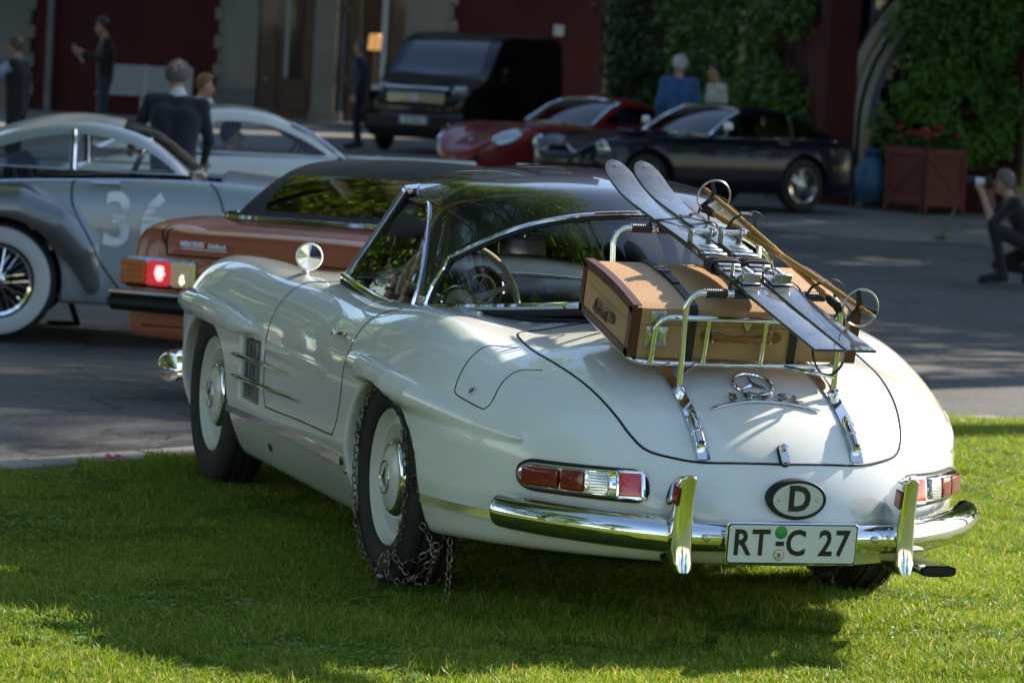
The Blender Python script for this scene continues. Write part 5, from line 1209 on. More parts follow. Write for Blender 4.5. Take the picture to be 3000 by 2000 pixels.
M['slate_blue'] = mat('slate_blue_frame', (.09, .105, .13), rough=.6)
# arched doorway: stepped mouldings, each a bent strip
AC_l, AC_z, AC_d = 6.62, .75, 50.0
def arch_band(r0, r1, d0, d1, m, name):
    pts = [(-r1, ZG)]+[(-r1*math.cos(a), AC_z+r1*math.sin(a)) for a in np.linspace(0, math.pi, 25)]+[(r1, ZG)]; pin = [(-r0, ZG)]+[(-r0*math.cos(a), AC_z+r0*math.sin(a)) for a in np.linspace(0, math.pi, 25)]+[(r0, ZG)]
    P = [[ml @ plan(dd, AC_l+u, z_) for (u, z_), dd in ((o, d1), (o, d0), (i, d0), (i, d1))] for o, i in zip(pts, pin)]; return MB().grid(P, close_v=True).build(name, m, man, True, 30)
arch_band(2.37, 2.48, 49.95, 50.5, 'arch_stone', 'arch_moulding'); arch_band(2.32, 2.365, 50.0, 50.5, 'ochre_trim', 'arch_moulding'); arch_band(2.25, 2.315, 49.98, 50.5, 'arch_stone', 'arch_moulding'); arch_band(2.10, 2.19, 50.05, 50.5, 'arch_stone', 'arch_moulding'); arch_band(2.00, 2.095, 50.15, 50.5, 'slate_blue', 'arch_moulding')
ad = MB().rbox(ml @ plan(50.62, AC_l-.9, 1.6), (2.4, .06, 3.8), .01, Matrix.Rotation(HEAD, 3, 'Z')).build('door', 'slate_blue', man, True, 30)
for r_ in range(7):
    for c_ in (-1.85, -1.40, -.95): MB().rbox(ml @ plan(50.56, AC_l+c_, -.05+.46*r_+.22), (.40, .06, .40), .01, Matrix.Rotation(HEAD, 3, 'Z')).build('pane', 'pane', ad, True, 30)
wall_seg(plan(49.6, 6.55), plan(49.65, 6.95), ZG, 17, .5, 'ochre_trim', 'column'); wall_seg(plan(49.5, 6.45), plan(49.55, 7.05), ZG, .1, .6, 'ochre_trim', 'column_base')
wall_seg(plan(50.0, 6.95), plan(50.6, 9.5), ZG, 17, .3, 'cream_wall')
for zz in (5.2, 9.6, 14.):                              # upper storeys, seen mirrored in the roadster's roof
    for l_ in (-14.5, -11.5, -8., -4., -.2):
        fr_ = wl_box('window', l_-.75, l_+.75, zz, zz+2.4, WD-.06, WD+.1, 'ochre_trim'); wl_box('pane', l_-.55, l_+.55, zz+.2, zz+2.2, WD-.08, WD-.05, 'pane', fr_)
    wl_box('cornice', -16, 1.6, zz-.9, zz-.6, WD-.15, WD+.1, 'cream_wall')
rp = [(-16.5, 19.6, WD-.9), (1.9, 19.6, WD-.9), (1.9, 29., WD+9.), (-16.5, 29., WD+9.)]
M['roof_tile'] = ground_mat('brown_roof', (.10, .045, .03), (.14, .06, .04), 1.2, (.07, .035, .025), .6)
MB().add([ml @ plan(d, l_, z_) for l_, z_, d in rp]+[ml @ plan(d, l_, z_-.3) for l_, z_, d in rp], [(0, 1, 2, 3), (7, 6, 5, 4), (0, 4, 5, 1), (1, 5, 6, 2), (2, 6, 7, 3), (3, 7, 4, 0)]).build('roof', 'roof_tile', man, False)
# ---- climbers: leafy masses on the walls
def climber(name, pts, thick, n, size, m, label, seed):     # pts: function (u, v) -> point on wall, normal
    g = np.random.default_rng(seed); P = []; N = []; nc = 150
    for k in range(nc):                                      # rounded tufts of leaves of uneven size, ragged at the edges
        b = g.uniform(0, 1); a = .5+(g.uniform(0, 1)-.5)*(1+.10*math.sin(b*17+seed)+.08*math.sin(b*43+2*seed)); p, n_ = pts(a, b); c = p+n_*(thick*g.uniform(.05, .75)); r_ = g.uniform(.12, .32)
        d = unit(g.standard_normal((n//nc, 3))); rr = r_*g.uniform(.3, 1, n//nc)**.5
        for q, t_ in zip(d, rr):
            pt = c+Vector(q)*t_
            if (pt-p).dot(n_) < .01: pt = pt-n_*((pt-p).dot(n_)-.01)
            P.append(pt); N.append(Vector(q)*.8+n_*.6+Vector((0, 0, .5)))
    P = np.array(P); N = np.array(N); V, F_ = leaf_cloud(P, N, size, g, .55); root = empty(name, tuple(P[np.argmin(P[:, 2])]*np.array([1, 1, 0])+np.array([0, 0, ZG])), 0, label, 'plant', 'climbing plants on the mansion'); il = local(root)
    V = np.array([tuple(il @ Vector(p)) for p in V]) if False else V-np.array(root.location)
    me = bpy.data.meshes.new('foliage'); me.from_pydata(V.tolist(), [], F_.tolist()); finish('foliage', me, m, root, False)
    st_ = MB(); a, n_ = pts(.5, 0); 
    for k in range(4):
        q = [pts(.3+.13*k+.05*math.sin(b*9+k), b)[0] for b in np.linspace(0, 1, 9)]; st_.tube([Vector(p)-Vector(root.location) for p in q], .018, 6)
    st_.build('stem', 'bark', root); return root
def on_wing(t0, t1, z0, z1): return lambda u, v_: (wing(t0+(t1-t0)*u, .10, z0+(z1-z0)*v_), wn)
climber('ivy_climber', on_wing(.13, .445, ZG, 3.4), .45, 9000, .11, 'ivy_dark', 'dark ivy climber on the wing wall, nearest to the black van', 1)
climber('ivy_climber', on_wing(.50, .725, ZG, 3.4), .45, 9000, .10, 'ivy', 'ivy climber with sunlit green top between two ochre pilasters', 2)
climber('ivy_climber', on_wing(.765, .97, ZG, 3.4), .45, 9000, .10, 'ivy', 'ivy climber left of the arched doorway, behind the navy coupe', 3)
def on_end(l0, l1, z0, z1): return lambda u, v_: (plan(49.85+.1*u, l0+(l1-l0)*u-.10*(1-v_), z0+(z1-z0)*v_), -FV)
climber('ivy_climber', on_end(4.92, 6.42, .42, 3.4), .75, 15000, .085, 'ivy', 'bright green clipped climber above the terracotta planter', 4)
# ---- planter box with flowers
pl0 = plan(49.0, 5.22); plt = empty('planter_box', tuple(pl0), HEAD+R(38), 'square terracotta red wooden planter box in front of the arched door', 'planter')
MB().rbox((0, 0, .47), (.80, .80, .78), .02).build('box_body', 'terracotta', plt, True, 30)
for a in range(4):
    r_ = Matrix.Rotation(a*math.pi/2, 3, 'Z')
    for z_ in (.82, .14): MB().rbox(r_ @ Vector((.405, 0, z_)), (.04, .84, .10), .01, r_).build('rail', 'terracotta', plt, True, 30)
    for y_ in (-.39, .39): MB().rbox(r_ @ Vector((.41, y_, .44)), (.05, .09, .88), .01, r_).build('corner_post', 'terracotta', plt, True, 30)
    for sg in (1, -1): MB().rbox(r_ @ Vector((.402, 0, .48)), (.03, .95, .07), .008, r_ @ Matrix.Rotation(sg*.70, 3, 'X')).build('cross_brace', 'terracotta', plt, True, 30)
M['red_flower'] = mat('red_geranium', (.30, .02, .015), rough=.6)
g = np.random.default_rng(5); Pf = np.stack([g.uniform(-.38, .38, 400), g.uniform(-.38, .38, 400), g.uniform(.82, 1.05, 400)], 1); V, F_ = leaf_cloud(Pf, np.tile([0, 0, 1.], (400, 1)), .09, g, .8)
me = bpy.data.meshes.new('foliage'); me.from_pydata(V.tolist(), [], F_.tolist()); finish('foliage', me, 'ivy_dark', plt, False)
for k in range(26):
    q = (g.uniform(-.36, .36), g.uniform(-.36, .36), g.uniform(.98, 1.16)); MB().sphere(q, (.045, .045, .035), 8, 5).build('flower_head', 'red_flower', plt)
plt.scale = (.88, .88, .95)
# ---- white slatted bench by the red wall
bn = empty('garden_bench', tuple(plan(74.0, -7.45)), HEAD, 'white slatted garden bench against the red wall', 'bench')
for k in range(9): MB().rbox((0, .22+.045*k*.35, .46+.062*k), (1.85, .022, .045), .004).build('back_slat', 'white_paint', bn)
for k in range(6): MB().rbox((0, -.30+.085*k, .42), (1.85, .065, .022), .004).build('seat_slat', 'white_paint', bn)
for x_ in (-.85, 0, .85):
    MB().tube([(x_, .20, .02), (x_, .20, .44), (x_, .40, 1.0)], .022, 8).build('back_leg', 'white_paint', bn); MB().tube([(x_, -.30, .02), (x_, -.30, .42), (x_, .2, .40)], .022, 8).build('front_leg', 'white_paint', bn)
# ---- blue rubbish bag with a broom, thin stick, wheel stand
M['blue_sack'] = mat('blue_plastic_sack', (.03, .085, .16), rough=.4, bump=(6., .9, .05)); M['orange_stick'] = mat('orange_stick', (.42, .20, .04), rough=.5); M['stick_pale'] = mat('pale_stick', (.30, .25, .15), rough=.6); M['green_stick'] = mat('green_stick', (.10, .14, .04), rough=.6)
bg_ = empty('blue_sack', tuple(plan(49.4, 4.55)), 0, 'blue plastic sack hanging on a stand beside the planter', 'sack')
MB().lathe([(0, .05), (.17, .08), (.26, .22), (.27, .36), (.20, .52), (.09, .66), (.13, .74), (.10, .77)], (0, 0, 0), (0, 0, 1), 18).build('sack', 'blue_sack', bg_)
MB().tube([(-.25, -.30, 0), (-.25, -.30, .62)], .016, 8).build('stand_post', 'stick_pale', bg_); MB().tube([(.03, .1, .65), (-.10, .1, 1.02)], .022, 8).build('broom_handle', 'orange_stick', bg_)
sk_ = empty('garden_stick', tuple(plan(41.9, 4.68)), 0, 'thin greenish stick leaning up from the gravel edge', 'stick'); MB().tube([(0, 0, 0), tuple(RV*.14+Vector((0, 0, .36)))], [.02, .012], 8).build('stick', 'green_stick', sk_); MB().rbox((0, 0, .01), (.20, .08, .02), .006).build('foot', 'dark', sk_)
ws_ = empty('wheel_stand', tuple(plan(23.9, -2.82)), HEAD+.2, 'black folding wheel stand on the asphalt by the whitewall tyre', 'stand')
MB().rbox((-.03, 0, .012), (.19, .10, .024), .006).build('foot_plate', 'dark', ws_, True, 30); MB().rbox((.035, 0, .095), (.035, .09, .20), .006, Matrix.Rotation(-.35, 3, 'Y')).build('upright', 'dark', ws_, True, 30)
# ================================================================== the other cars
M['silver'] = mat('silver_blue_paint', (.27, .31, .34), rough=.36, metal=.15, coat=.8, coat_rough=.04); M['fender_grey'] = mat('grey_fender_paint', (.16, .165, .17), rough=.3, metal=.5, coat=1.)
M['orange'] = mat('copper_orange_paint', (.29, .068, .022), rough=.45, metal=.0, coat=.6, coat_rough=.03); M['red'] = mat('deep_red_paint', (.19, .010, .009), rough=.3, coat=.7, spec=.3); M['navy'] = mat('navy_paint', (.003, .004, .014), rough=.25, coat=.45, spec=.1); M['offwhite'] = mat('white_coupe_paint', (.60, .60, .55), rough=.35, coat=1.)
M['van_grey'] = mat('van_anthracite', (.008, .008, .009), rough=.3, coat=.6, spec=.2); M['cloth_top'] = mat('black_hood_cloth', (.018, .018, .019), rough=.85, bump=(150., .3, .002)); M['cloth_top_b'] = mat('faded_hood_cloth', (.075, .070, .065), rough=.9, bump=(150., .3, .002))
M['whitewall'] = mat('whitewall', (.55, .56, .56), rough=.6); M['ghost_white'] = mat('number_white', (.80, .82, .84), rough=.5); M['amber_lens'] = mat('amber_lens', (.45, .12, .01), rough=.2, coat=1.)
M['lit_red'] = mat('lit_red_lens', (.5, .01, .02), rough=.2, coat=1., emit=((1., .05, .07), .16)); M['lit_clear'] = mat('lit_clear_lens', (.28, .26, .20), rough=.2, coat=1., emit=((1., .72, .38), .06)); M['dark_red_leather'] = mat('dark_red_leather', (.10, .010, .012), rough=.5)
M['lamp_glass'] = mat('headlamp_glass', (.42, .45, .45), rough=.08, metal=.6, coat=1.)
def car_body(root, S, paint, h):
    zc, zf, yf = nspline(*S['zc']), nspline(*S['zf']), nspline(*S['yf']); x0, x1, Wd = S['x0'], S['x1'], S['w']; nr, nf = S.get('nr', 3.), S.get('nf', 3.); cr, cf = S.get('cr', .5), S.get('cf', S['wb']-.2); kk = S.get('k', .10); wb, ar = S['wb'], S.get('ar', .38); wr = S['wr']; zb = S.get('zb', .2); ins = S.get('ins', .25)
    def b0(x, y, z):
        ya = np.abs(y); deck = zc(x)-S.get('crown', .08)*ya**2; dy = ya-yf(x); ridge = zf(x)-np.where(dy > 0, S.get('ko', 2.), .9)*dy**2; top = z-smax(deck, ridge, .06)
        tr_ = cr-x0; tf_ = x1-cf; e = np.where(x < cr, ((np.abs(np.minimum(x, cr)-cr)/tr_)**nr+(ya/Wd)**nr)**(1/nr)-1, np.where(x > cf, ((np.maximum(x, cf)-cf)/tf_)**nf+(ya/Wd)**nf, (ya/Wd)**1.)**np.where(x > cf, 1/nf, 1.)-1)*Wd
        e = e+ins*np.maximum(z-S.get('zs', .5), 0)**2+.8*np.maximum(.40-z, 0)**2
        return smax(smax(top*.93, e, kk), zb-z, .04)
    brow = S.get('brow')
    def b1(x, y, z):
        f = b0(x, y, z)
        if brow:
            for P, r_ in brow: f = smin(f, tubefield(x, y, z, P, r_), .03)
        return f
    cab = S.get('cab')
    def b2(x, y, z):
        f = b1(x, y, z); ya = np.abs(y)
        for cx in (0., wb): f = smax(f, -np.maximum(np.sqrt((x-cx)**2+(z-wr)**2)-ar, Wd-.34-ya), .02)
        if cab: f = smax(f, -smax(np.maximum(np.maximum(cab[0]-x, x-cab[1]), ya-cab[2]), cab[3]-z, .05), .02)
        return f
    v, t = implicit(b2, (x0-.1, -Wd-.12, zb-.08), (x1+.1, Wd+.12, S.get('ztop', 1.15)), h)
    (vi, ti), (vo, to) = clip(v, t, lambda x, y, z: b1(x, y, z)+.03)
    if S.get('brow_paint'):
        (vf, tf), (vo, to) = clip(vo, to, lambda x, y, z: np.where(b0(x, y, z) > .012, -1., 1.)*np.abs(b0(x, y, z)-.012)); 
        for sg in (1, -1): (a_, b_), _ = sel(vf, tf, vf[tf].mean(1)[:, 1]*sg > 0); mesh_np('fender', a_, b_, S['brow_paint'], root, unit(grad(b2, a_)))
    mesh_np('body_shell', vo, to, paint, root, unit(grad(b2, vo)))
    if len(ti):
        ci = vi[ti].mean(1); wl4 = [(np.abs(ci[:, 0]-cx) < ar+.08) & (ci[:, 1]*sg > 0) & ((np.abs(ci[:, 1]) > Wd-.40) | (ci[:, 2] < .5)) for cx in (0., wb) for sg in (1, -1)]
        if cab and (~np.any(wl4, 0)).any(): (a_, b_), _ = sel(vi, ti, ~np.any(wl4, 0)); mesh_np('cabin_tub', a_, b_, S.get('trim', 'dark'), root)
        for k in wl4:
            if k.any(): (a_, b_), _ = sel(vi, ti, k); mesh_np('wheel_well', a_, b_, 'dark', root)
    return b1
def car_dome(root, S, paint, h):
    zr = nspline(*S['zr']); b_0, b_1, bz = S['b0'], S['b1'], S['bz']; xa, xb = S['zr'][0][0], S['zr'][0][-1]; bt = S.get('belt', lambda x: bz)
    def dm(x, y, z):
        ya = np.abs(y); return smax((z-(zr(x)-S.get('rc', .12)*ya**2))*.85, ya-(b_0-b_1*(z-bz))+S.get('taper', .03)*((x-S.get('xm', 1.))**2), S.get('dk', .10))
    v, t = implicit(dm, (xa-.1, -b_0-.1, bz-.1), (xb+.1, b_0+.1, S['zmax']+.06), h)
    (v, t), _ = clip(v, t, lambda x, y, z: bt(x)-z)
    parts = []
    for nm, fld, m in S['win']:
        (a, b), (v, t) = clip(v, t, fld(zr))
        for s in ((1, -1) if nm == 'side_window' else (0,)):
            if s: k = a[b].mean(1)[:, 1]*s > 0; (aa, bb), _ = sel(a, b, k)
            else: aa, bb = a, b
            if len(bb): parts.append((nm, aa, bb, m))
    top_ = mesh_np('roof', v, t, paint, root, unit(grad(dm, v)))
    for nm, a, b, m in parts: mesh_np(nm, a, b, m, top_, unit(grad(dm, a)))
    return dm, top_
def wheel_bg(root, x, y, r, s, kind='wire', wall=False, rimr=.58):
    O = Vector((x, y, r)); A = Vector((0, s, 0)); w_ = .075
    tp = [(r*rimr, w_*.8), (r*.72, w_), (r*.86, w_*1.02), (r*.96, w_*.8), (r, w_*.5), (r, -w_*.5), (r*.96, -w_*.8), (r*.86, -w_), (r*rimr, -w_*.8)]
    ty = MB().lathe(tp, O, A, 40).build('wheel', 'tyre', root, True, 50)
    if wall: MB().lathe([(r*.64, w_*.93), (r*.70, w_*1.03), (r*.86, w_*1.06), (r*.90, w_*.95)], O, A, 40).build('whitewall', 'whitewall', ty)
    MB().lathe([(r*rimr, w_*.75), (r*rimr*1.02, w_*.95), (r*rimr*.94, w_*.9), (r*rimr*.90, w_*.3), (r*rimr*.90, -w_*.6)], O, A, 36).build('rim', 'chrome', ty)
    if kind == 'wire':
        for k in range(28):
            a = 2*math.pi*k/28; a2 = a+(.45 if k % 2 else -.45); p = O+A*(w_*.75)+Vector((r*.10*math.cos(a2), 0, r*.10*math.sin(a2))); q = O+A*(w_*(.1 if k % 4 < 2 else .5))+Vector((r*rimr*.92*math.cos(a), 0, r*rimr*.92*math.sin(a))); MB().tube([p, q], .004, 4).build('spoke', 'chrome', ty)
        MB().lathe([(r*.13, w_*.4), (r*.14, w_*.85), (r*.10, w_*1.0), (0, w_*1.05)], O, A, 20).build('hub_cap', 'chrome', ty)
    else: MB().lathe([(r*rimr*.92, w_*.4), (r*.40, w_*.7), (r*.2, w_*.8), (0, w_*.82)], O, A, 30).build('disc', 'satin', ty)
    MB().lathe([(r*rimr*.9, -w_*.1), (0, -w_*.1)], O, A, 30).build('brake', 'dark', ty)
    return ty
def surf(f, P, off=.003, it=6): Q = newton(f, np.array(P, float), it, .05); return Q+unit(grad(f, Q))*off
def car_seam(root, f, P, r=.006, m='gap', nm='seam', n=40): MB().tube(surf(f, smooth_path(P, n), -.001), r, 5).build(nm, m, root)
def lamp_round(root, c, d, r, name='headlamp', m='lamp_glass'):
    o = MB().lathe([(r*1.12, -.05), (r*1.15, .0), (r*1.02, .02)], c, d, 24).build(name, 'chrome', root); MB().lathe([(r*1.03, .01), (r*.7, .035), (0, .045)], c, d, 24).build('lens', m, o); return o
above = lambda zr, m_: (lambda x, y, z: z-(zr(x)-m_))
# ---- silver coupe with number 36
sv = empty('silver_coupe', tuple(plan(23.4, -3.14)), HEAD+R(3), 'silver blue vintage coupe with number 36 on its door and whitewall wire wheels', 'car')
SS = dict(x0=-.95, x1=3.55, w=.80, wb=2.66, wr=.335, ar=.36, zb=.22, nr=2.6, nf=2.6, cr=.2, cf=2.4, crown=.10, ko=1.6, k=.12, ins=.25, zs=.6, trim='navy_leather', ztop=1.2,
          zc=([-1., -.6, 0, .6, 1.2, 1.8, 2.6, 3.2, 3.6], [.55, .80, .93, .97, .98, .94, .88, .76, .55]), zf=([-1., -.6, 0, .6, 1.2, 2.0, 2.7, 3.2, 3.6], [.5, .72, .84, .86, .87, .89, .88, .78, .6]), yf=([-1, 0, 1, 2, 3.6], [.5, .62, .66, .62, .5]),
          brow=[(np.array([(-.60, .68, .34), (-.50, .73, .52), (-.34, .755, .655), (-.12, .765, .735), (.10, .765, .735), (.32, .76, .66), (.46, .75, .52), (.53, .74, .34)]), np.array([.10, .12, .13, .135, .135, .125, .11, .08]))], brow_paint='fender_grey', cab=(-.35, 1.22, .62, .5))
fsv = car_body(sv, SS, 'silver', .03)
sv.scale = (1.07, 1.07, 1.07)
# darker pontoon over the rear wheel is the same surface: give it its own shell
zr_s = ([-1.0, -.65, -.3, .05, .40, .63, .84, 1.12], [.62, .85, 1.06, 1.21, 1.27, 1.25, 1.18, .96])
def side_s(zr): return lambda x, y, z: np.where(np.abs(y) < .40, 1., np.maximum(np.maximum(z-(zr(x)-.105-.02*np.abs(x-.4)), .975-z), np.maximum(-.66-x-(.0), np.minimum(.375-x, .0)*0+np.where(np.abs(x-.39) < .022, 1., -1.))))
def scr_s(zr): return lambda x, y, z: np.maximum(np.abs(y)-.50+.2*(z-.98), np.maximum(.65-x, .985-z))
def back_s(zr): return lambda x, y, z: np.maximum(np.abs(y)-.36, np.maximum(x+.30, .985-z))
dsv, tsv = car_dome(sv, dict(zr=zr_s, b0=.66, b1=.45, bz=.965, rc=.20, dk=.09, zmax=1.30, taper=.06, xm=.45, win=[('side_window', side_s, 'glass'), ('windscreen', scr_s, 'glass'), ('rear_window', back_s, 'glass')]), 'silver', .025)
for s in (1, -1):
    MB().tube([(.39, s*.668, .965), (.385, s*.60, 1.10), (.38, s*.545, 1.185)], .014, 6).build('window_pillar', 'chrome', sv)
    wheel_bg(sv, 0, s*.74, .335, s, 'wire', True); wheel_bg(sv, 2.66, s*.72, .335, s, 'wire', True)
    car_seam(sv, fsv, [(.40, s*.70, .955), (.40, s*.78, .80), (.47, s*.80, .60), (.62, s*.80, .40), (.70, s*.78, .30)], .006); car_seam(sv, fsv, [(1.16, s*.70, .95), (1.24, s*.78, .80), (1.28, s*.80, .55), (1.28, s*.79, .32)], .006)
    car_seam(sv, fsv, [(-.5, s*.66, .955), (.4, s*.69, .965), (1.16, s*.69, .965), (2.0, s*.69, .94)], .008, 'chrome', 'belt_trim'); car_seam(sv, fsv, [(1.38, s*.80, .50), (1.36, s*.79, .72), (1.45, s*.78, .80), (1.58, s*.785, .74), (1.60, s*.80, .60), (1.50, s*.80, .46)], .006)
    MB().tube(surf(fsv, [(.50, s*.75, .885), (.58, s*.75, .887), (.66, s*.75, .888)], .03), [.010, .014, .010], 8).build('door_handle', 'chrome', sv); MB().tube(surf(fsv, [(.66, s*.75, .888), (.662, s*.75, .888)], .015), .02, 8).build('push_button', 'chrome', sv)
for ch, x_ in (('3', .66), ('6', .865)):
    p = surf(fsv, [(x_, -.79, .69)], .004)[0]; nn = unit(grad(fsv, p[None]))[0]; text_mesh('race_number', ch, .43, .004, 'ghost_white', sv, frame(p+nn*.012, (1, 0, 0), (0, .22, 1)), bold=.010, sx=.80); nmb = COL.objects[-1].data; cv = np.array([q.co[:] for q in nmb.vertices]); cv = surf(fsv, cv, .006); nmb.vertices.foreach_set('co', cv.ravel()); nmb.update()
for y_ in (.28, -.28): st_ = MB().rbox((.08, y_, .80), (.14, .44, .45), .06, Matrix.Rotation(-.2, 3, 'Y')).build('seat', 'navy_leather', sv)
sw = MB().tube([(.68+.07*math.sin(a), .30+.19*math.cos(a), .93+.17*math.sin(a)) for a in np.linspace(0, 2*math.pi, 36, endpoint=False)], .012, 8, closed=True).build('steering_wheel', 'black_leather', sv); MB().rbox((.98, 0, .90), (.25, 1.2, .16), .05).build('dashboard', 'black_leather', sv)
# ---- copper orange convertible with black soft top
oc = empty('orange_convertible', tuple(plan(18.05, -.72)), HEAD+R(68), 'copper orange convertible with black soft top and lit tail lamp behind the white roadster', 'car')
SO = dict(x0=-1.02, x1=3.35, w=.86, wb=2.46, wr=.315, ar=.35, zb=.30, nr=9., nf=6., cr=-.70, cf=2.8, crown=.03, ko=1.2, k=.06, ins=.55, zs=.55, ztop=1.05, trim='black_leather',
          zc=([-1.1, -.95, -.5, 0, .6, 1.2, 1.8, 3.4], [.80, .845, .87, .885, .89, .90, .88, .78]), zf=([-1.1, -.95, 0, 1, 2, 3.4], [.79, .835, .87, .88, .87, .76]), yf=([-1.1, 0, 3.4], [.68, .70, .68]), cab=(-.1, 1.3, .66, .5))
oc.scale = (.93, .93, .93); foc = car_body(oc, SO, 'orange', .028)
zr_o = ([-.36, -.10, .20, .55, .95, 1.15, 1.36, 1.58], [.86, 1.02, 1.155, 1.20, 1.19, 1.15, 1.05, .88])
def back_o(zr): return lambda x, y, z: smax(np.maximum(np.abs(y)-.50, x-.12), np.maximum(.93-z, z-1.12), .04)
def side_o(zr): return lambda x, y, z: np.where(np.abs(y) < .42, 1., np.maximum(np.maximum(z-(zr(x)-.13), .93-z), np.maximum(.30-x, x-1.33)))
def scr_o(zr): return lambda x, y, z: np.maximum(np.abs(y)-.55, np.maximum(1.08-x, .93-z))
doc, toc = car_dome(oc, dict(zr=zr_o, b0=.70, b1=.40, bz=.885, rc=.10, dk=.09, zmax=1.22, taper=.03, xm=.6, win=[('rear_window', back_o, 'glass'), ('side_window', side_o, 'glass'), ('windscreen', scr_o, 'glass')]), 'cloth_top', .025)
bl3 = [(x_, y_, .895) for x_, y_ in [(.6, .74), (.0, .72), (-.3, .66), (-.44, .50), (-.47, 0), (-.44, -.50), (-.3, -.66), (.0, -.72), (.6, -.74)]]
MB().tube(smooth_path(bl3, 50), .018, 6).build('hood_moulding', 'chrome', oc)
for s in (1, -1):
    wheel_bg(oc, 0, s*.73, .315, s, 'disc'); wheel_bg(oc, 2.46, s*.73, .315, s, 'disc')
    tl = MB().rbox((-1.02, s*.65, .625), (.06, .40, .150), .02).build('tail_lamp', 'chrome', oc)
    for y0, y1, m in ((.848, .71, 'amber_lens'), (.705, .575, 'lit_red' if s > 0 else 'red_lens'), (.57, .465, 'lit_clear' if s > 0 else 'clear_lens')):
        MB().rbox((-1.048, s*(y0+y1)/2, .625), (.05, abs(y1-y0), .125), .012).build('lens', m, tl)
        for k in range(4): MB().rbox((-1.075, s*(y0+y1)/2, .58+.03*k), (.006, abs(y1-y0)-.012, .012), .002).build('lens_rib', m, tl)
MB().sphere((-1.072, .625, .63), (.012, .03, .042), 12, 8).build('bulb_glow', mat('glowing_bulb', (.8, .2, .2), emit=((1., .22, .22), 1.6)), oc); MB().sphere((-1.072, .50, .60), (.010, .014, .028), 12, 8).build('bulb_glow', mat('glowing_reverse_bulb', (.8, .7, .5), emit=((1., .8, .45), 1.3)), oc)
MB().rbox((-1.06, 0, .475), (.14, 1.80, .085), .03).build('rear_bumper', 'rubber', oc); MB().rbox((-1.09, 0, .525), (.10, 1.76, .02), .008).build('bumper_strip', 'chrome', oc)
MB().rbox((-.98, 0, .40), (.10, 1.55, .14), .04).build('rear_valance', 'orange', oc)
for y_ in (.33, .20): MB().lathe([(.035, -.25), (.038, .03), (.032, .03), (.03, -.05)], (-1.02, y_, .30), (-1, 0, 0), 16).build('tailpipe', 'dark', oc)
car_seam(oc, foc, [(-1.0, .62, .75), (-.98, .66, .82), (-.5, .66, .88)], .006); car_seam(oc, foc, [(-1.03, .62, .72), (-1.03, 0, .72), (-1.03, -.62, .72)], .006); car_seam(oc, foc, [(-1.03, .62, .72), (-1.02, .63, .80), (-.95, .63, .845)], .006)
text_mesh('boot_script', 'MERCEDES', .036, .004, 'ghost_white', oc, frame((-1.040, .47, .778), (0, -1, 0), (.0, 0, 1)), align='CENTER', bold=.001, sx=.75); text_mesh('boot_script', 'EskeBosch', .033, .004, 'ghost_white', oc, frame((-1.040, .335, .777), (0, -1, 0), (0, 0, 1)), bold=.0006, shear=.2, sx=.7)
MB().box((-1.040, .405, .757), (.004, .25, .004)).build('script_underline', 'ghost_white', oc)
# ---- white coupe with its driver
wc = empty('white_coupe', tuple(plan(31.0, -2.90)), HEAD+R(12), 'white vintage coupe with red interior and open-sided cabin behind the silver car', 'car')
SWc = dict(x0=-.95, x1=3.5, w=.80, wb=2.6, wr=.33, ar=.36, zb=.22, nr=3, nf=3, cr=.2, cf=2.3, crown=.06, ko=1.6, k=.10, ztop=1.15, trim='dark_red_leather', zc=([-1., -.6, 0, .6, 1.2, 1.8, 2.6, 3.2, 3.6], [.62, .84, .90, .91, .92, .90, .84, .74, .55]), zf=([-1., 0, 1, 2, 2.7, 3.6], [.6, .84, .86, .88, .86, .6]), yf=([-1, 0, 1, 2, 3.6], [.5, .62, .64, .62, .5]), cab=(-.1, 1.4, .62, .45))
fwc = car_body(wc, SWc, 'offwhite', .035)
zr_w = ([-.75, -.4, 0, .45, .75, .95, 1.15, 1.42], [.86, 1.05, 1.22, 1.29, 1.265, 1.20, 1.10, .90])
def side_w(zr): return lambda x, y, z: np.where(np.abs(y) < .40, 1., np.maximum(np.maximum(z-(zr(x)-.12), .925-z), np.maximum(-.40-x, np.where(np.abs(x-.12) < .03, 1., -1.))))
def scr_w(zr): return lambda x, y, z: np.maximum(np.abs(y)-.52+.2*(z-.93), np.maximum(.84-x, .93-z))
dwc, twc = car_dome(wc, dict(zr=zr_w, b0=.66, b1=.42, bz=.91, rc=.14, dk=.08, zmax=1.30, taper=.05, xm=.6, win=[('side_window', side_w, 'glass'), ('windscreen', scr_w, 'glass'), ('rear_window', lambda zr: (lambda x, y, z: np.maximum(np.abs(y)-.42, np.maximum(x+.15, .95-z))), 'glass')]), 'offwhite', .028)
for s in (1, -1):
    wheel_bg(wc, 0, s*.72, .33, s, 'disc'); wheel_bg(wc, 2.6, s*.70, .33, s, 'disc'); MB().tube([(.12, s*.665, .91), (.12, s*.60, 1.06), (.12, s*.545, 1.19)], .012, 6).build('window_pillar', 'chrome', wc)
    car_seam(wc, fwc, [(-.4, s*.66, .905), (.4, s*.67, .915), (1.3, s*.66, .915)], .008, 'chrome', 'belt_trim'); MB().tube([(1.36, s*.60, .915), (1.12, s*.555, 1.09), (.93, s*.53, 1.17)], .014, 6).build('screen_pillar', 'chrome', wc)
MB().rbox((.30, -.30, .78), (.14, .46, .42), .07, Matrix.Rotation(-.2, 3, 'Y')).build('seat', 'dark_red_leather', wc); MB().rbox((.30, .30, .78), (.14, .46, .42), .07, Matrix.Rotation(-.2, 3, 'Y')).build('seat', 'dark_red_leather', wc)
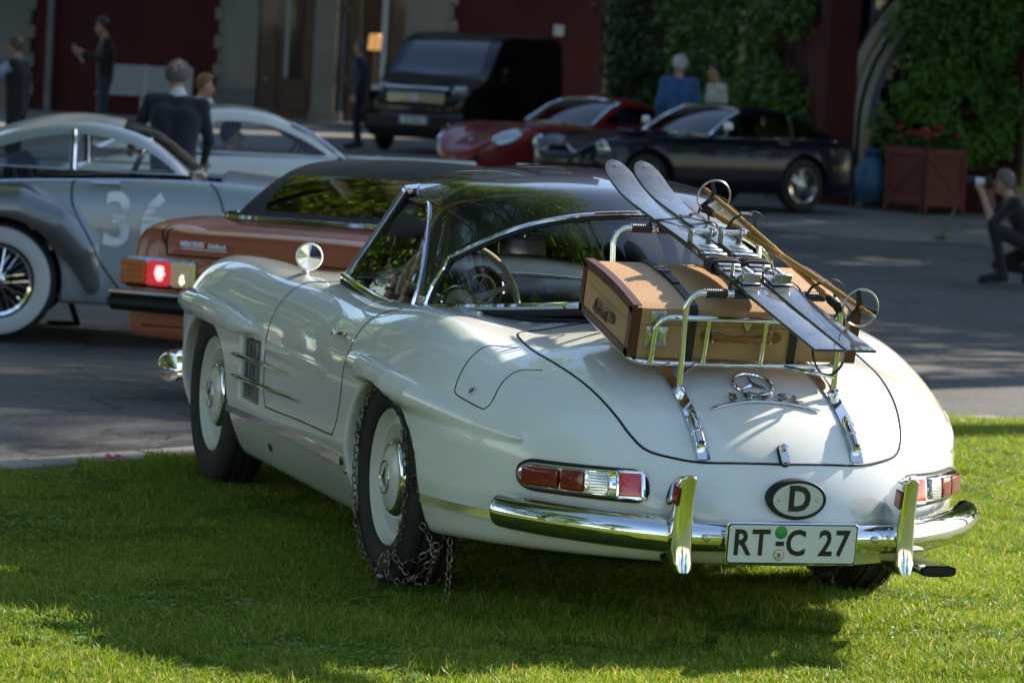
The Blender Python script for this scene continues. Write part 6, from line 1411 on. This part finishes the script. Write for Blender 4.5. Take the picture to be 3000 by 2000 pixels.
MB().tube([(.98+.09*math.sin(a), -.30+.19*math.cos(a), .90+.16*math.sin(a)) for a in np.linspace(0, 2*math.pi, 36, endpoint=False)], .012, 8, closed=True).build('steering_wheel', 'black_leather', wc); MB().rbox((1.22, 0, .88), (.22, 1.15, .14), .05).build('dashboard', 'dark_red_leather', wc); MB().rbox((2.0, 0, .905), (1.1, .35, .03), .014).build('bonnet_scoop', 'offwhite', wc)
# ---- red gran turismo
rc_ = empty('red_sports_car', tuple(plan(51.2, 1.45)), HEAD+math.pi+R(47), 'deep red low sports car with glass-covered headlamps in front of the ivy wall', 'car')
SR = dict(x0=-.95, x1=3.45, w=.86, wb=2.4, wr=.32, ar=.35, zb=.20, nr=3, nf=2.2, cr=.2, cf=1.9, crown=.05, ko=1.8, k=.09, ztop=1.1, zc=([-1., -.7, 0, .8, 1.4, 2.2, 2.9, 3.3, 3.5], [.62, .80, .86, .86, .86, .78, .66, .54, .42]), zf=([-1., 0, .8, 1.6, 2.4, 2.9, 3.3, 3.5], [.6, .86, .82, .82, .83, .77, .60, .44]), yf=([-1, 0, 2, 3.0, 3.5], [.55, .64, .64, .56, .45]))
frd = car_body(rc_, SR, 'red', .04)
zr_r = ([-.75, -.3, .2, .6, .85, 1.1, 1.55], [.82, 1.02, 1.18, 1.23, 1.20, 1.10, .84]); 
def side_r(zr): return lambda x, y, z: np.where(np.abs(y) < .38, 1., np.maximum(np.maximum(z-(zr(x)-.11), .885-z), .02-x))
def scr_r(zr): return lambda x, y, z: np.maximum(np.abs(y)-.56+.25*(z-.87), np.maximum(.80-x, .875-z))
drd, trd = car_dome(rc_, dict(zr=zr_r, b0=.66, b1=.50, bz=.86, rc=.14, dk=.08, zmax=1.24, win=[('side_window', side_r, 'glass_dk'), ('windscreen', scr_r, 'glass_dk')]), 'red', .03)
for s in (1, -1):
    wheel_bg(rc_, 0, s*.74, .32, s, 'wire'); wheel_bg(rc_, 2.4, s*.72, .32, s, 'wire')
    p = surf(frd, [(3.02, s*.55, .66)], 0.)[0]; nn = Vector(unit(grad(frd, p[None]))[0]); u = Vector((1, 0, 0)); u = (u-nn*u.dot(nn)).normalized(); w_ = nn.cross(u)
    ring = [Vector(surf(frd, [tuple(Vector(p)+u*(.21*math.cos(a))+w_*(.105*math.sin(a)))], .006)[0]) for a in np.linspace(0, 2*math.pi, 28, endpoint=False)]; hl = MB().tube(ring, .013, 6, closed=True).build('headlamp_cover', 'chrome', rc_)
    MB().add([Vector(p)+nn*.03]+ring, [(0, i, i % 28+1) for i in range(1, 29)]).build('lens', 'lamp_glass', hl)
    MB().tube([(1.46, s*.60, .865), (1.10, s*.55, 1.07), (.86, s*.52, 1.155)], .016, 6).build('screen_pillar', 'chrome', rc_)
MB().tube(surf(drd, smooth_path([(.84, -.50, 1.16), (.86, 0, 1.195), (.84, .50, 1.16)], 14), .006), .014, 6).build('screen_header', 'chrome', rc_); MB().tube(surf(frd, smooth_path([(1.42, -.58, .87), (1.52, 0, .87), (1.42, .58, .87)], 14), .012), .014, 6).build('screen_base', 'chrome', rc_)
MB().rbox((3.33, 0, .40), (.10, .75, .15), .05).build('grille_mouth', 'dark', rc_); pb_ = surf(frd, [(3.12, 0, .62)], .006)[0]; MB().rbox(tuple(pb_), (.05, .05, .02), .006, Matrix.Rotation(.5, 3, 'Y')).build('nose_badge', 'nickel', rc_)
# ---- navy coupe
nv = empty('navy_coupe', tuple(plan(47.3, 2.98)), HEAD+math.pi+R(38), 'dark navy gran turismo coupe with chrome wire wheels parked before the ivy', 'car')
SN = dict(x0=-1.12, x1=3.30, w=.84, wb=2.49, wr=.335, ar=.37, zb=.22, nr=4, nf=3, cr=.0, cf=2.1, crown=.05, ko=1.4, k=.08, ins=.30, ztop=1.15, zc=([-1.2, -.8, 0, .8, 1.4, 2.2, 2.9, 3.3], [.80, .87, .91, .90, .90, .87, .78, .62]), zf=([-1.2, -.8, 0, 1, 2, 2.7, 3.1, 3.4], [.83, .87, .88, .86, .87, .86, .78, .58]), yf=([-1.2, 0, 2, 3.4], [.62, .68, .66, .52]))
fnv = car_body(nv, SN, 'navy', .035)
zr_n = ([-.95, -.5, 0, .45, .85, 1.1, 1.5], [.88, 1.05, 1.22, 1.285, 1.265, 1.16, .88])
def side_n(zr): return lambda x, y, z: np.where(np.abs(y) < .40, 1., np.maximum(np.maximum(z-(zr(x)-.095), .920-z), np.maximum(-.60-x, np.where(np.abs(x-.12) < .02, 1., -1.))))
def scr_n(zr): return lambda x, y, z: np.maximum(np.abs(y)-.58+.25*(z-.91), np.maximum(.86-x, .915-z))
dnv, tnv = car_dome(nv, dict(zr=zr_n, b0=.70, b1=.45, bz=.90, rc=.12, dk=.07, zmax=1.29, taper=.04, xm=.5, win=[('side_window', side_n, 'glass_dk'), ('windscreen', scr_n, 'glass_dk')]), 'navy', .03)
for s in (1, -1):
    wheel_bg(nv, 0, s*.74, .335, s, 'wire', False, .64); wheel_bg(nv, 2.49, s*.72, .335, s, 'wire', False, .64); lamp_round(nv, (3.08, s*.60, .70), (1, s*.12, .1), .095)
    MB().tube([(.12, s*.70, .905), (.11, s*.63, 1.05), (.10, s*.575, 1.175)], .016, 6).build('window_pillar', 'chrome', nv); MB().tube([(1.43, s*.63, .905), (1.13, s*.58, 1.10), (.90, s*.545, 1.20)], .014, 6).build('screen_pillar', 'chrome', nv)
    MB().tube(surf(fnv, [(.30, s*.80, .83), (.40, s*.80, .83), (.48, s*.80, .83)], .03), .012, 8).build('door_handle', 'chrome', nv); car_seam(nv, fnv, [(-.6, s*.70, .905), (.4, s*.71, .91), (1.4, s*.69, .905)], .008, 'chrome', 'belt_trim')
    mp = surf(fnv, [(1.25, s*.72, .95)], 0)[0]; mo = MB().tube([mp, mp+np.array([0, s*.05, .10])], .010, 6).build('door_mirror', 'chrome', nv); MB().rbox(tuple(mp+np.array([0, s*.06, .14])), (.05, .15, .10), .02).build('mirror_head', 'chrome', mo)
    MB().tube(surf(fnv, [(1.75, s*.83, .68), (2.02, s*.83, .68)], .01), .012, 6).build('vent_strip', 'chrome', nv)
MB().tube(surf(dnv, smooth_path([(.88, -.53, 1.19), (.90, 0, 1.25), (.88, .53, 1.19)], 14), .006), .014, 6).build('screen_header', 'chrome', nv); MB().tube(surf(fnv, smooth_path([(1.42, -.60, .91), (1.50, 0, .91), (1.42, .60, .91)], 14), .012), .014, 6).build('screen_base', 'chrome', nv)
gp_ = [(3.20, y_, z_) for y_, z_ in [(-.42, .52), (-.40, .62), (-.22, .66), (-.16, .72), (.16, .72), (.22, .66), (.40, .62), (.42, .52), (0, .47)]]; gr_ = MB().tube([Vector(p)+Vector((.03, 0, 0)) for p in gp_], .014, 6, closed=True).build('grille', 'chrome', nv); MB().add([Vector(p)+Vector((.015, 0, 0)) for p in gp_], [tuple(range(9))]).build('grille_mesh', 'dark', gr_)
for k in range(11): MB().tube([(3.235, -.36+.072*k, .50), (3.235, -.36+.072*k, .63)], .006, 5).build('grille_bar', 'chrome', gr_)
MB().rbox((3.28, 0, .40), (.08, 1.45, .07), .025).build('front_bumper', 'chrome', nv); MB().rbox((1.95, 0, .905), (.55, .36, .05), .02).build('bonnet_scoop', 'navy', nv)
# ---- dark van
vn = empty('black_van', tuple(plan(64.5, -.55)), HEAD+math.pi+R(70), 'black delivery van with chrome grille parked by the mansion door', 'van')
SV = dict(x0=-.95, x1=3.45, w=.90, wb=2.75, wr=.33, ar=.37, zb=.22, nr=8, nf=5, cr=-.6, cf=2.7, crown=.03, ko=.5, k=.09, ins=.07, zs=.9, ztop=1.98, zc=([-1., -.8, 0, 1.2, 1.75, 2.2, 2.55, 2.75, 3.1, 3.3, 3.5], [1.75, 1.82, 1.86, 1.86, 1.80, 1.52, 1.22, 1.12, 1.04, .95, .70]), zf=([-1., 1., 1.75, 2.2, 2.6, 3.1, 3.5], [1.70, 1.78, 1.68, 1.40, 1.08, .96, .62]), yf=([-1, 3.5], [.74, .70]))
vn.scale = (1.04, 1.04, 1.07); fvn = car_body(vn, SV, 'van_grey', .045)
wsP = []
for i in range(9):
    t_ = i/8; x_ = 1.80+.80*t_; row = []
    for j in range(13):
        y_ = (-1+2*j/12)*(.60+.12*t_); row.append(tuple(surf(fvn, [(x_-.10*(y_/.7)**2, y_, 1.75-.58*t_)], .008, 8)[0]))
    wsP.append(row)
MB().grid(wsP).build('windscreen', 'pane', vn)
for s in (1, -1):
    wheel_bg(vn, 0, s*.78, .33, s, 'disc'); wheel_bg(vn, 2.75, s*.76, .33, s, 'disc')
    q = [surf(fvn, [p], .008, 8)[0] for p in [(2.35, s*.86, 1.10), (1.72, s*.82, 1.60), (1.10, s*.84, 1.62), (1.10, s*.88, 1.10)]]; MB().add(q, [(0, 1, 2, 3)]).build('side_window', 'pane', vn)
    hl = MB().rbox(tuple(surf(fvn, [(3.22, s*.68, .90)], -.02)[0]), (.16, .30, .17), .05).build('headlamp', 'lamp_glass', vn); lamp_round(vn, tuple(surf(fvn, [(3.30, s*.60, .90)], .02)[0]), (1, 0, 0), .05)
    mo = MB().rbox((2.15, s*1.0, 1.20), (.10, .14, .24), .04).build('door_mirror', 'van_grey', vn)
M['grille_pale'] = mat('pale_grille', (.34, .35, .27), rough=.25, metal=.8)
gv = MB().rbox((3.40, 0, .82), (.06, 1.0, .20), .03).build('grille', 'grille_pale', vn); MB().rbox((3.33, 0, .98), (.14, 1.1, .05), .02).build('grille_top', 'chrome', vn)
for k in range(3): MB().box((3.433, 0, .76+.06*k), (.006, .92, .012)).build('grille_bar', 'dark', gv)
MB().rbox((3.445, 0, .83), (.012, .15, .10), .004).build('grille_emblem', 'plate_white', gv)
M['plate_blue'] = mat('plate_blue', (.02, .08, .35), rough=.4); pv = MB().rbox((3.475, 0, .50), (.02, .52, .115), .006).build('number_plate', 'plate_white', vn)
for y_ in (.235, -.235): MB().box((3.487, y_, .50), (.004, .045, .105)).build('plate_band', 'plate_blue', pv)
text_mesh('plate_letters', 'EX 728 VR', .085, .002, 'ink', pv, frame((3.488, 0, .498), (0, 1, 0), (0, 0, 1)), sx=.75)
MB().rbox((3.42, 0, .47), (.12, 1.72, .30), .08).build('front_bumper', 'van_grey', vn)
# ================================================================== people
M['skin'] = mat('skin', (.42, .24, .17), rough=.55); M['hair_grey'] = mat('grey_hair', (.11, .10, .095), rough=.7); M['hair_white'] = mat('white_hair', (.50, .50, .49), rough=.7); M['hair_dark'] = mat('dark_hair', (.025, .018, .014), rough=.6); M['hair_auburn'] = mat('auburn_hair', (.20, .085, .03), rough=.55); M['hair_brown'] = mat('brown_hair', (.09, .055, .035), rough=.65)
for nm, c in dict(cl_black=(.008, .008, .010), cl_navy=(.008, .012, .026), cl_navy2=(.014, .022, .05), cl_blue=(.035, .10, .26), cl_lightblue=(.28, .38, .58), cl_cream=(.50, .50, .42), cl_white=(.60, .60, .60), cl_shoe=(.015, .012, .010), cl_jean=(.02, .03, .06)).items(): M[nm] = mat(nm.replace('cl_', 'cloth_'), c, rough=.85, sheen=.2, bump=(40., .3, .004))
def person(loc, rz, label, top, trouser, hair, height=1.75, J=None, fold=None, bald=False, shoe='cl_shoe', sleeve=None, collar=None, hands=None, hairlen=.0, beard=None):
    s = height/1.75
    D = dict(pel=(0, 0, .95), che=(0, 0, 1.28), nec=(0, 0, 1.475), hea=(.025, 0, 1.635), sl=(0, .185, 1.41), el=(-.03, .25, 1.13), wl=(.05, .25, .88), sr=(0, -.185, 1.41), er=(-.03, -.25, 1.13), wr=(.05, -.25, .88), hl=(0, .09, .92), kl=(.03, .10, .50), al=(-.02, .10, .09), tl=(.15, .12, .035), hr=(0, -.09, .92), kr=(.03, -.10, .50), ar=(-.02, -.10, .09), tr=(.15, -.12, .035), look=(1, 0, 0))
    D.update(J or {}); D = {k: np.array(v_, float) for k, v_ in D.items()}
    sleeve = sleeve or top; B = []
    def bone(a, b, r0, r1, m): B.append((a, b, r0, r1, m))
    lat = D['sl']-D['sr']; lat = lat/np.linalg.norm(lat); latp = D['hl']-D['hr']; latp = latp/np.linalg.norm(latp)
    for k in (-1, 1):
        bone(D['pel']+latp*.065*k-np.array([0, 0, .04]), D['che']+lat*.085*k, .108, .118, top); bone(D['che']+lat*.08*k, D['nec']+lat*.10*k-np.array([0, 0, .075]), .115, .070, top)
    bone(D['sl'], D['sr'], .066, .066, top); bone(D['nec']-np.array([0, 0, .05]), D['hea']-np.array([0, 0, .05]), .054, .050, 'skin')
    if collar: bone(D['nec']-np.array([0, 0, .045]), D['nec']+np.array([0, 0, .0]), .066, .058, collar)
    look = D['look']/np.linalg.norm(D['look']); hc = D['hea']
    bone(hc+np.array([0, 0, .035])-look*.012, hc+np.array([0, 0, -.02]), .083, .078, 'skin'); bone(hc+look*.03+np.array([0, 0, -.045]), hc+look*.045+np.array([0, 0, -.085]), .052, .036, 'skin'); bone(hc+look*.085+np.array([0, 0, .0]), hc+look*.105+np.array([0, 0, -.03]), .011, .015, 'skin')
    sd = np.cross([0, 0, 1.], look); sd /= np.linalg.norm(sd)
    for k in (-1, 1): bone(hc+sd*.080*k+np.array([0, 0, .005]), hc+sd*.084*k+np.array([0, 0, -.025]), .017, .012, 'skin')
    for a in 'lr':
        bone(D['s'+a], D['e'+a], .058, .045, sleeve); el, w_ = D['e'+a], D['w'+a]; ms = sleeve if not (fold and a in fold) else 'skin'; bone(el, w_, .043, .030, ms)
        d = (w_-el)/np.linalg.norm(w_-el); hd = D.get('hd'+a, d); hd = hd/np.linalg.norm(hd); sp_ = D.get('sp'+a, np.cross(d, [0, 0, 1.]) if abs(d[2]) < .8 else np.array([1., 0, 0])); sp_ = sp_-hd*(sp_@hd); sp_ /= np.linalg.norm(sp_)
        bone(w_, w_+hd*.075, .027, .033, 'skin')
        for q in range(4):
            r0 = w_+hd*.075+sp_*(.036-.024*q); ln = (.070, .080, .075, .058)[q]; nn = np.cross(hd, sp_); bone(r0, r0+hd*ln*.55, .0115, .0105, 'skin'); bone(r0+hd*ln*.55, r0+hd*ln*.9+nn*ln*.35, .0105, .009, 'skin')
        t0 = w_+hd*.03+sp_*.030; bone(t0, t0+hd*.045+sp_*.035, .014, .0105, 'skin')
        bone(D['h'+a], D['k'+a], .088, .060, trouser); bone(D['k'+a], D['a'+a], .056, .042, trouser); bone(D['a'+a], D['t'+a], .042, .036, shoe); bone(D['a'+a]-np.array([.03, 0, .035]), D['t'+a]+np.array([0, 0, -.002]), .034, .034, shoe)
    def f(x, y, z):
        d = None
        for a, b, r0, r1, m in B:
            ab = b-a; t = np.clip(((x-a[0])*ab[0]+(y-a[1])*ab[1]+(z-a[2])*ab[2])/max(ab@ab, 1e-9), 0, 1)
            q = np.sqrt((x-a[0]-t*ab[0])**2+(y-a[1]-t*ab[1])**2+(z-a[2]-t*ab[2])**2)-(r0+(r1-r0)*t); d = q if d is None else smin(d, q, .012 if r0 < .03 else .030)
        return d
    allp = np.array([p for b in B for p in b[:2]]); v, t = implicit(f, allp.min(0)-.15, allp.max(0)+.15, .019)
    cen = v[t].mean(1); best = np.full(len(cen), 9.); mi = np.zeros(len(cen), int); names = []
    for a, b, r0, r1, m in B:
        if m not in names: names.append(m)
        ab = b-a; tt = np.clip(((cen-a)@ab)/max(ab@ab, 1e-9), 0, 1); q = np.linalg.norm(cen-a-tt[:, None]*ab, axis=1)-(r0+(r1-r0)*tt)-(.006 if m == collar and collar else 0); k = q < best; best[k] = q[k]; mi[k] = names.index(m)
    root = empty('person', loc, rz, label, 'person'); me = bpy.data.meshes.new('body'); me.from_pydata((v*s).tolist(), [], t.tolist()); o = finish('body', me, names, root, True, 180); me.polygons.foreach_set('material_index', mi.tolist())
    if hair and not bald:
        def hf(x, y, z):
            p = np.stack([x-hc[0], y-hc[1], z-hc[2]]); lk = p[0]*look[0]+p[1]*look[1]+p[2]*look[2]; base = np.sqrt(p[0]**2+p[1]**2+((p[2]-.012)/1.14)**2)-.0995-.0035*np.sin(p[0]*95)*np.sin(p[1]*88+1)-.003*np.sin(p[2]*120+p[1]*60)
            cut = np.maximum(lk*1.0-.040-(p[2]-.03)*.9, -(p[2]+.035+hairlen)+np.maximum(lk, -.02)*1.2); return np.maximum(base, cut)
        hv, ht = implicit(hf, hc-.17-hairlen, hc+.17, .012); mesh_np('hair', hv*s, ht, hair, root)
    for k in (-1, 1):
        p = hc+look*.076+sd*.032*k+np.array([0, 0, .004]); MB().sphere(tuple(p*s), .009*s, 8, 6).build('eye', 'hair_dark', root); MB().tube([tuple((hc+look*.083+sd*(.018+.014*j)*k+np.array([0, 0, .022+.003*(j == 1)]))*s) for j in range(3)], .004*s, 5).build('eyebrow', hair or 'hair_grey', root)
    MB().tube([tuple((hc+look*.083+sd*.022*j+np.array([0, 0, -.062]))*s) for j in (-1, 0, 1)], .0045*s, 5).build('mouth', 'dark_red_leather', root)
    return root
AWAY = _yaw; LEFT = HEAD+math.pi; RIGHT = HEAD
person(tuple(plan(42., -5.62)), LEFT-.25, 'man in black vest and pale blue shirt reaching to the left at the picture edge', 'cl_black', 'cl_black', 'hair_brown', 1.69, dict(el=(.24, .26, 1.25), wl=(.50, .22, 1.22), er=(.26, -.26, 1.24), wr=(.52, -.22, 1.22), hea=(.05, 0, 1.62)), sleeve='cl_lightblue')
p2 = plan(56., -6.22); person((p2.x, p2.y, p2.z+.0), LEFT+.2, 'man in dark clothes reading white papers before the red wall', 'cl_black', 'cl_jean', 'hair_dark', 1.93, dict(el=(.06, .22, 1.16), wl=(.30, .10, 1.25), er=(.06, -.22, 1.16), wr=(.30, -.08, 1.22), hea=(.06, 0, 1.62), look=(1, 0, -.35)))
pa = empty('paper_sheets', tuple(p2+Vector((math.cos(LEFT+.2)*.40, math.sin(LEFT+.2)*.40, 1.37))), LEFT+.2, 'white paper sheets held by the man before the red wall', 'paper'); MB().rbox((0, 0, 0), (.004, .21, .28), .001, Matrix.Rotation(.5, 3, 'Y')).build('sheet', 'cl_white', pa, False); MB().rbox((.012, .02, -.03), (.004, .20, .28), .001, Matrix.Rotation(.62, 3, 'Y')).build('sheet', 'cl_white', pa, False)
person(tuple(plan(28.9, -2.66)), AWAY-.10, 'man in dark navy suit seen from behind, leaning on the silver car', 'cl_navy', 'cl_navy', 'hair_grey', 1.70, dict(pel=(-.02, 0, .93), che=(.03, .0, 1.25), nec=(.09, 0, 1.43), hea=(.13, .02, 1.585), sl=(.06, .20, 1.37), sr=(.06, -.20, 1.35), el=(.10, .33, 1.12), wl=(.30, .40, 1.00), er=(.10, -.26, 1.08), wr=(.26, -.20, .92), look=(1, .1, -.2)), collar='cl_white')
person(tuple(plan(34.6, -2.96)), RIGHT-.3, 'woman with auburn hair standing behind the white coupe', 'cl_cream', 'cl_jean', 'hair_auburn', 1.50, dict(look=(1, .3, -.3), hea=(.05, 0, 1.61)), hairlen=.06)
# driver of the white coupe, seated, in the car's own frame
dm_ = Matrix.LocRotScale(wc.location, wc.rotation_euler, (1, 1, 1)); dl = dm_ @ Vector((.42, -.30, -.43))
person(tuple(dl), wc.rotation_euler.z, 'driver in a dark suit at the wheel of the white coupe', 'cl_navy', 'cl_navy', 'hair_dark', 1.70, dict(pel=(0, 0, .90), che=(-.02, 0, 1.20), nec=(.02, 0, 1.385), hea=(.06, 0, 1.53), sl=(.02, .18, 1.32), sr=(.02, -.18, 1.32), el=(.26, .24, 1.12), wl=(.46, .14, 1.26), er=(.26, -.24, 1.10), wr=(.46, -.14, 1.22), hl=(.05, .10, .90), kl=(.45, .14, .98), al=(.75, .12, .68), tl=(.90, .12, .74), hr=(.05, -.10, .90), kr=(.45, -.14, .98), ar=(.75, -.12, .68), tr=(.90, -.12, .74), look=(1, 0, -.1)))
person(tuple(plan(61.6, -2.70)), LEFT-.15, 'balding man in navy jacket standing by the mansion door', 'cl_navy2', 'cl_navy', 'hair_grey', 1.78, dict(el=(-.05, .23, 1.12), wl=(.02, .22, .86), er=(-.05, -.23, 1.12), wr=(.0, -.22, .84)))
person(tuple(plan(50.4, 2.03)), AWAY+.15, 'white-haired man in blue shirt seen from behind the navy coupe', 'cl_blue', 'cl_jean', 'hair_white', 1.84)
person(tuple(plan(50.7, 2.55)), LEFT+.35, 'dark-haired man in cream shirt turned to the left behind the navy coupe', 'cl_cream', 'cl_jean', 'hair_dark', 1.77, dict(hea=(.04, 0, 1.63)))
# crouching photographer
ph = plan(34.1, 4.50); PHZ = LEFT-.12
person(tuple(ph), PHZ, 'photographer in black crouching on the asphalt, camera raised to the face', 'cl_black', 'cl_black', 'hair_grey', 1.72, dict(pel=(-.20, 0, .34), che=(-.02, 0, .62), nec=(.08, 0, .80), hea=(.155, 0, .925), sl=(.05, .18, .74), sr=(.05, -.18, .74), el=(.24, .20, .56), wl=(.34, .05, .79), er=(.26, -.20, .62), wr=(.27, -.085, .83), hl=(-.18, .10, .34), kl=(.22, .18, .50), al=(.12, .16, .09), tl=(.30, .18, .035), hr=(-.18, -.10, .34), kr=(.16, -.20, .16), ar=(-.24, -.16, .10), tr=(-.10, -.18, .035), look=(1, 0, .04)), fold='lr')
cr_ = Matrix.Rotation(PHZ, 4, 'Z'); cm = empty('camera_body', tuple(ph+(cr_ @ Vector((.29, 0, .905)))), PHZ, 'black camera with long white lens held by the crouching photographer', 'camera')
MB().rbox((0, 0, 0), (.07, .14, .10), .02).build('housing', 'rubber', cm); MB().rbox((-.005, 0, .06), (.05, .06, .035), .01).build('prism_hump', 'rubber', cm)
MB().lathe([(.035, .03), (.038, .06), (.040, .12), (.042, .125)], (0, 0, -.005), (1, 0, 0), 24).build('lens_barrel', 'cl_white', cm); MB().lathe([(.042, .12), (.046, .135), (.050, .20), (.046, .20), (.044, .15), (0, .15)], (0, 0, -.005), (1, 0, 0), 24).build('lens_hood', 'rubber', cm)
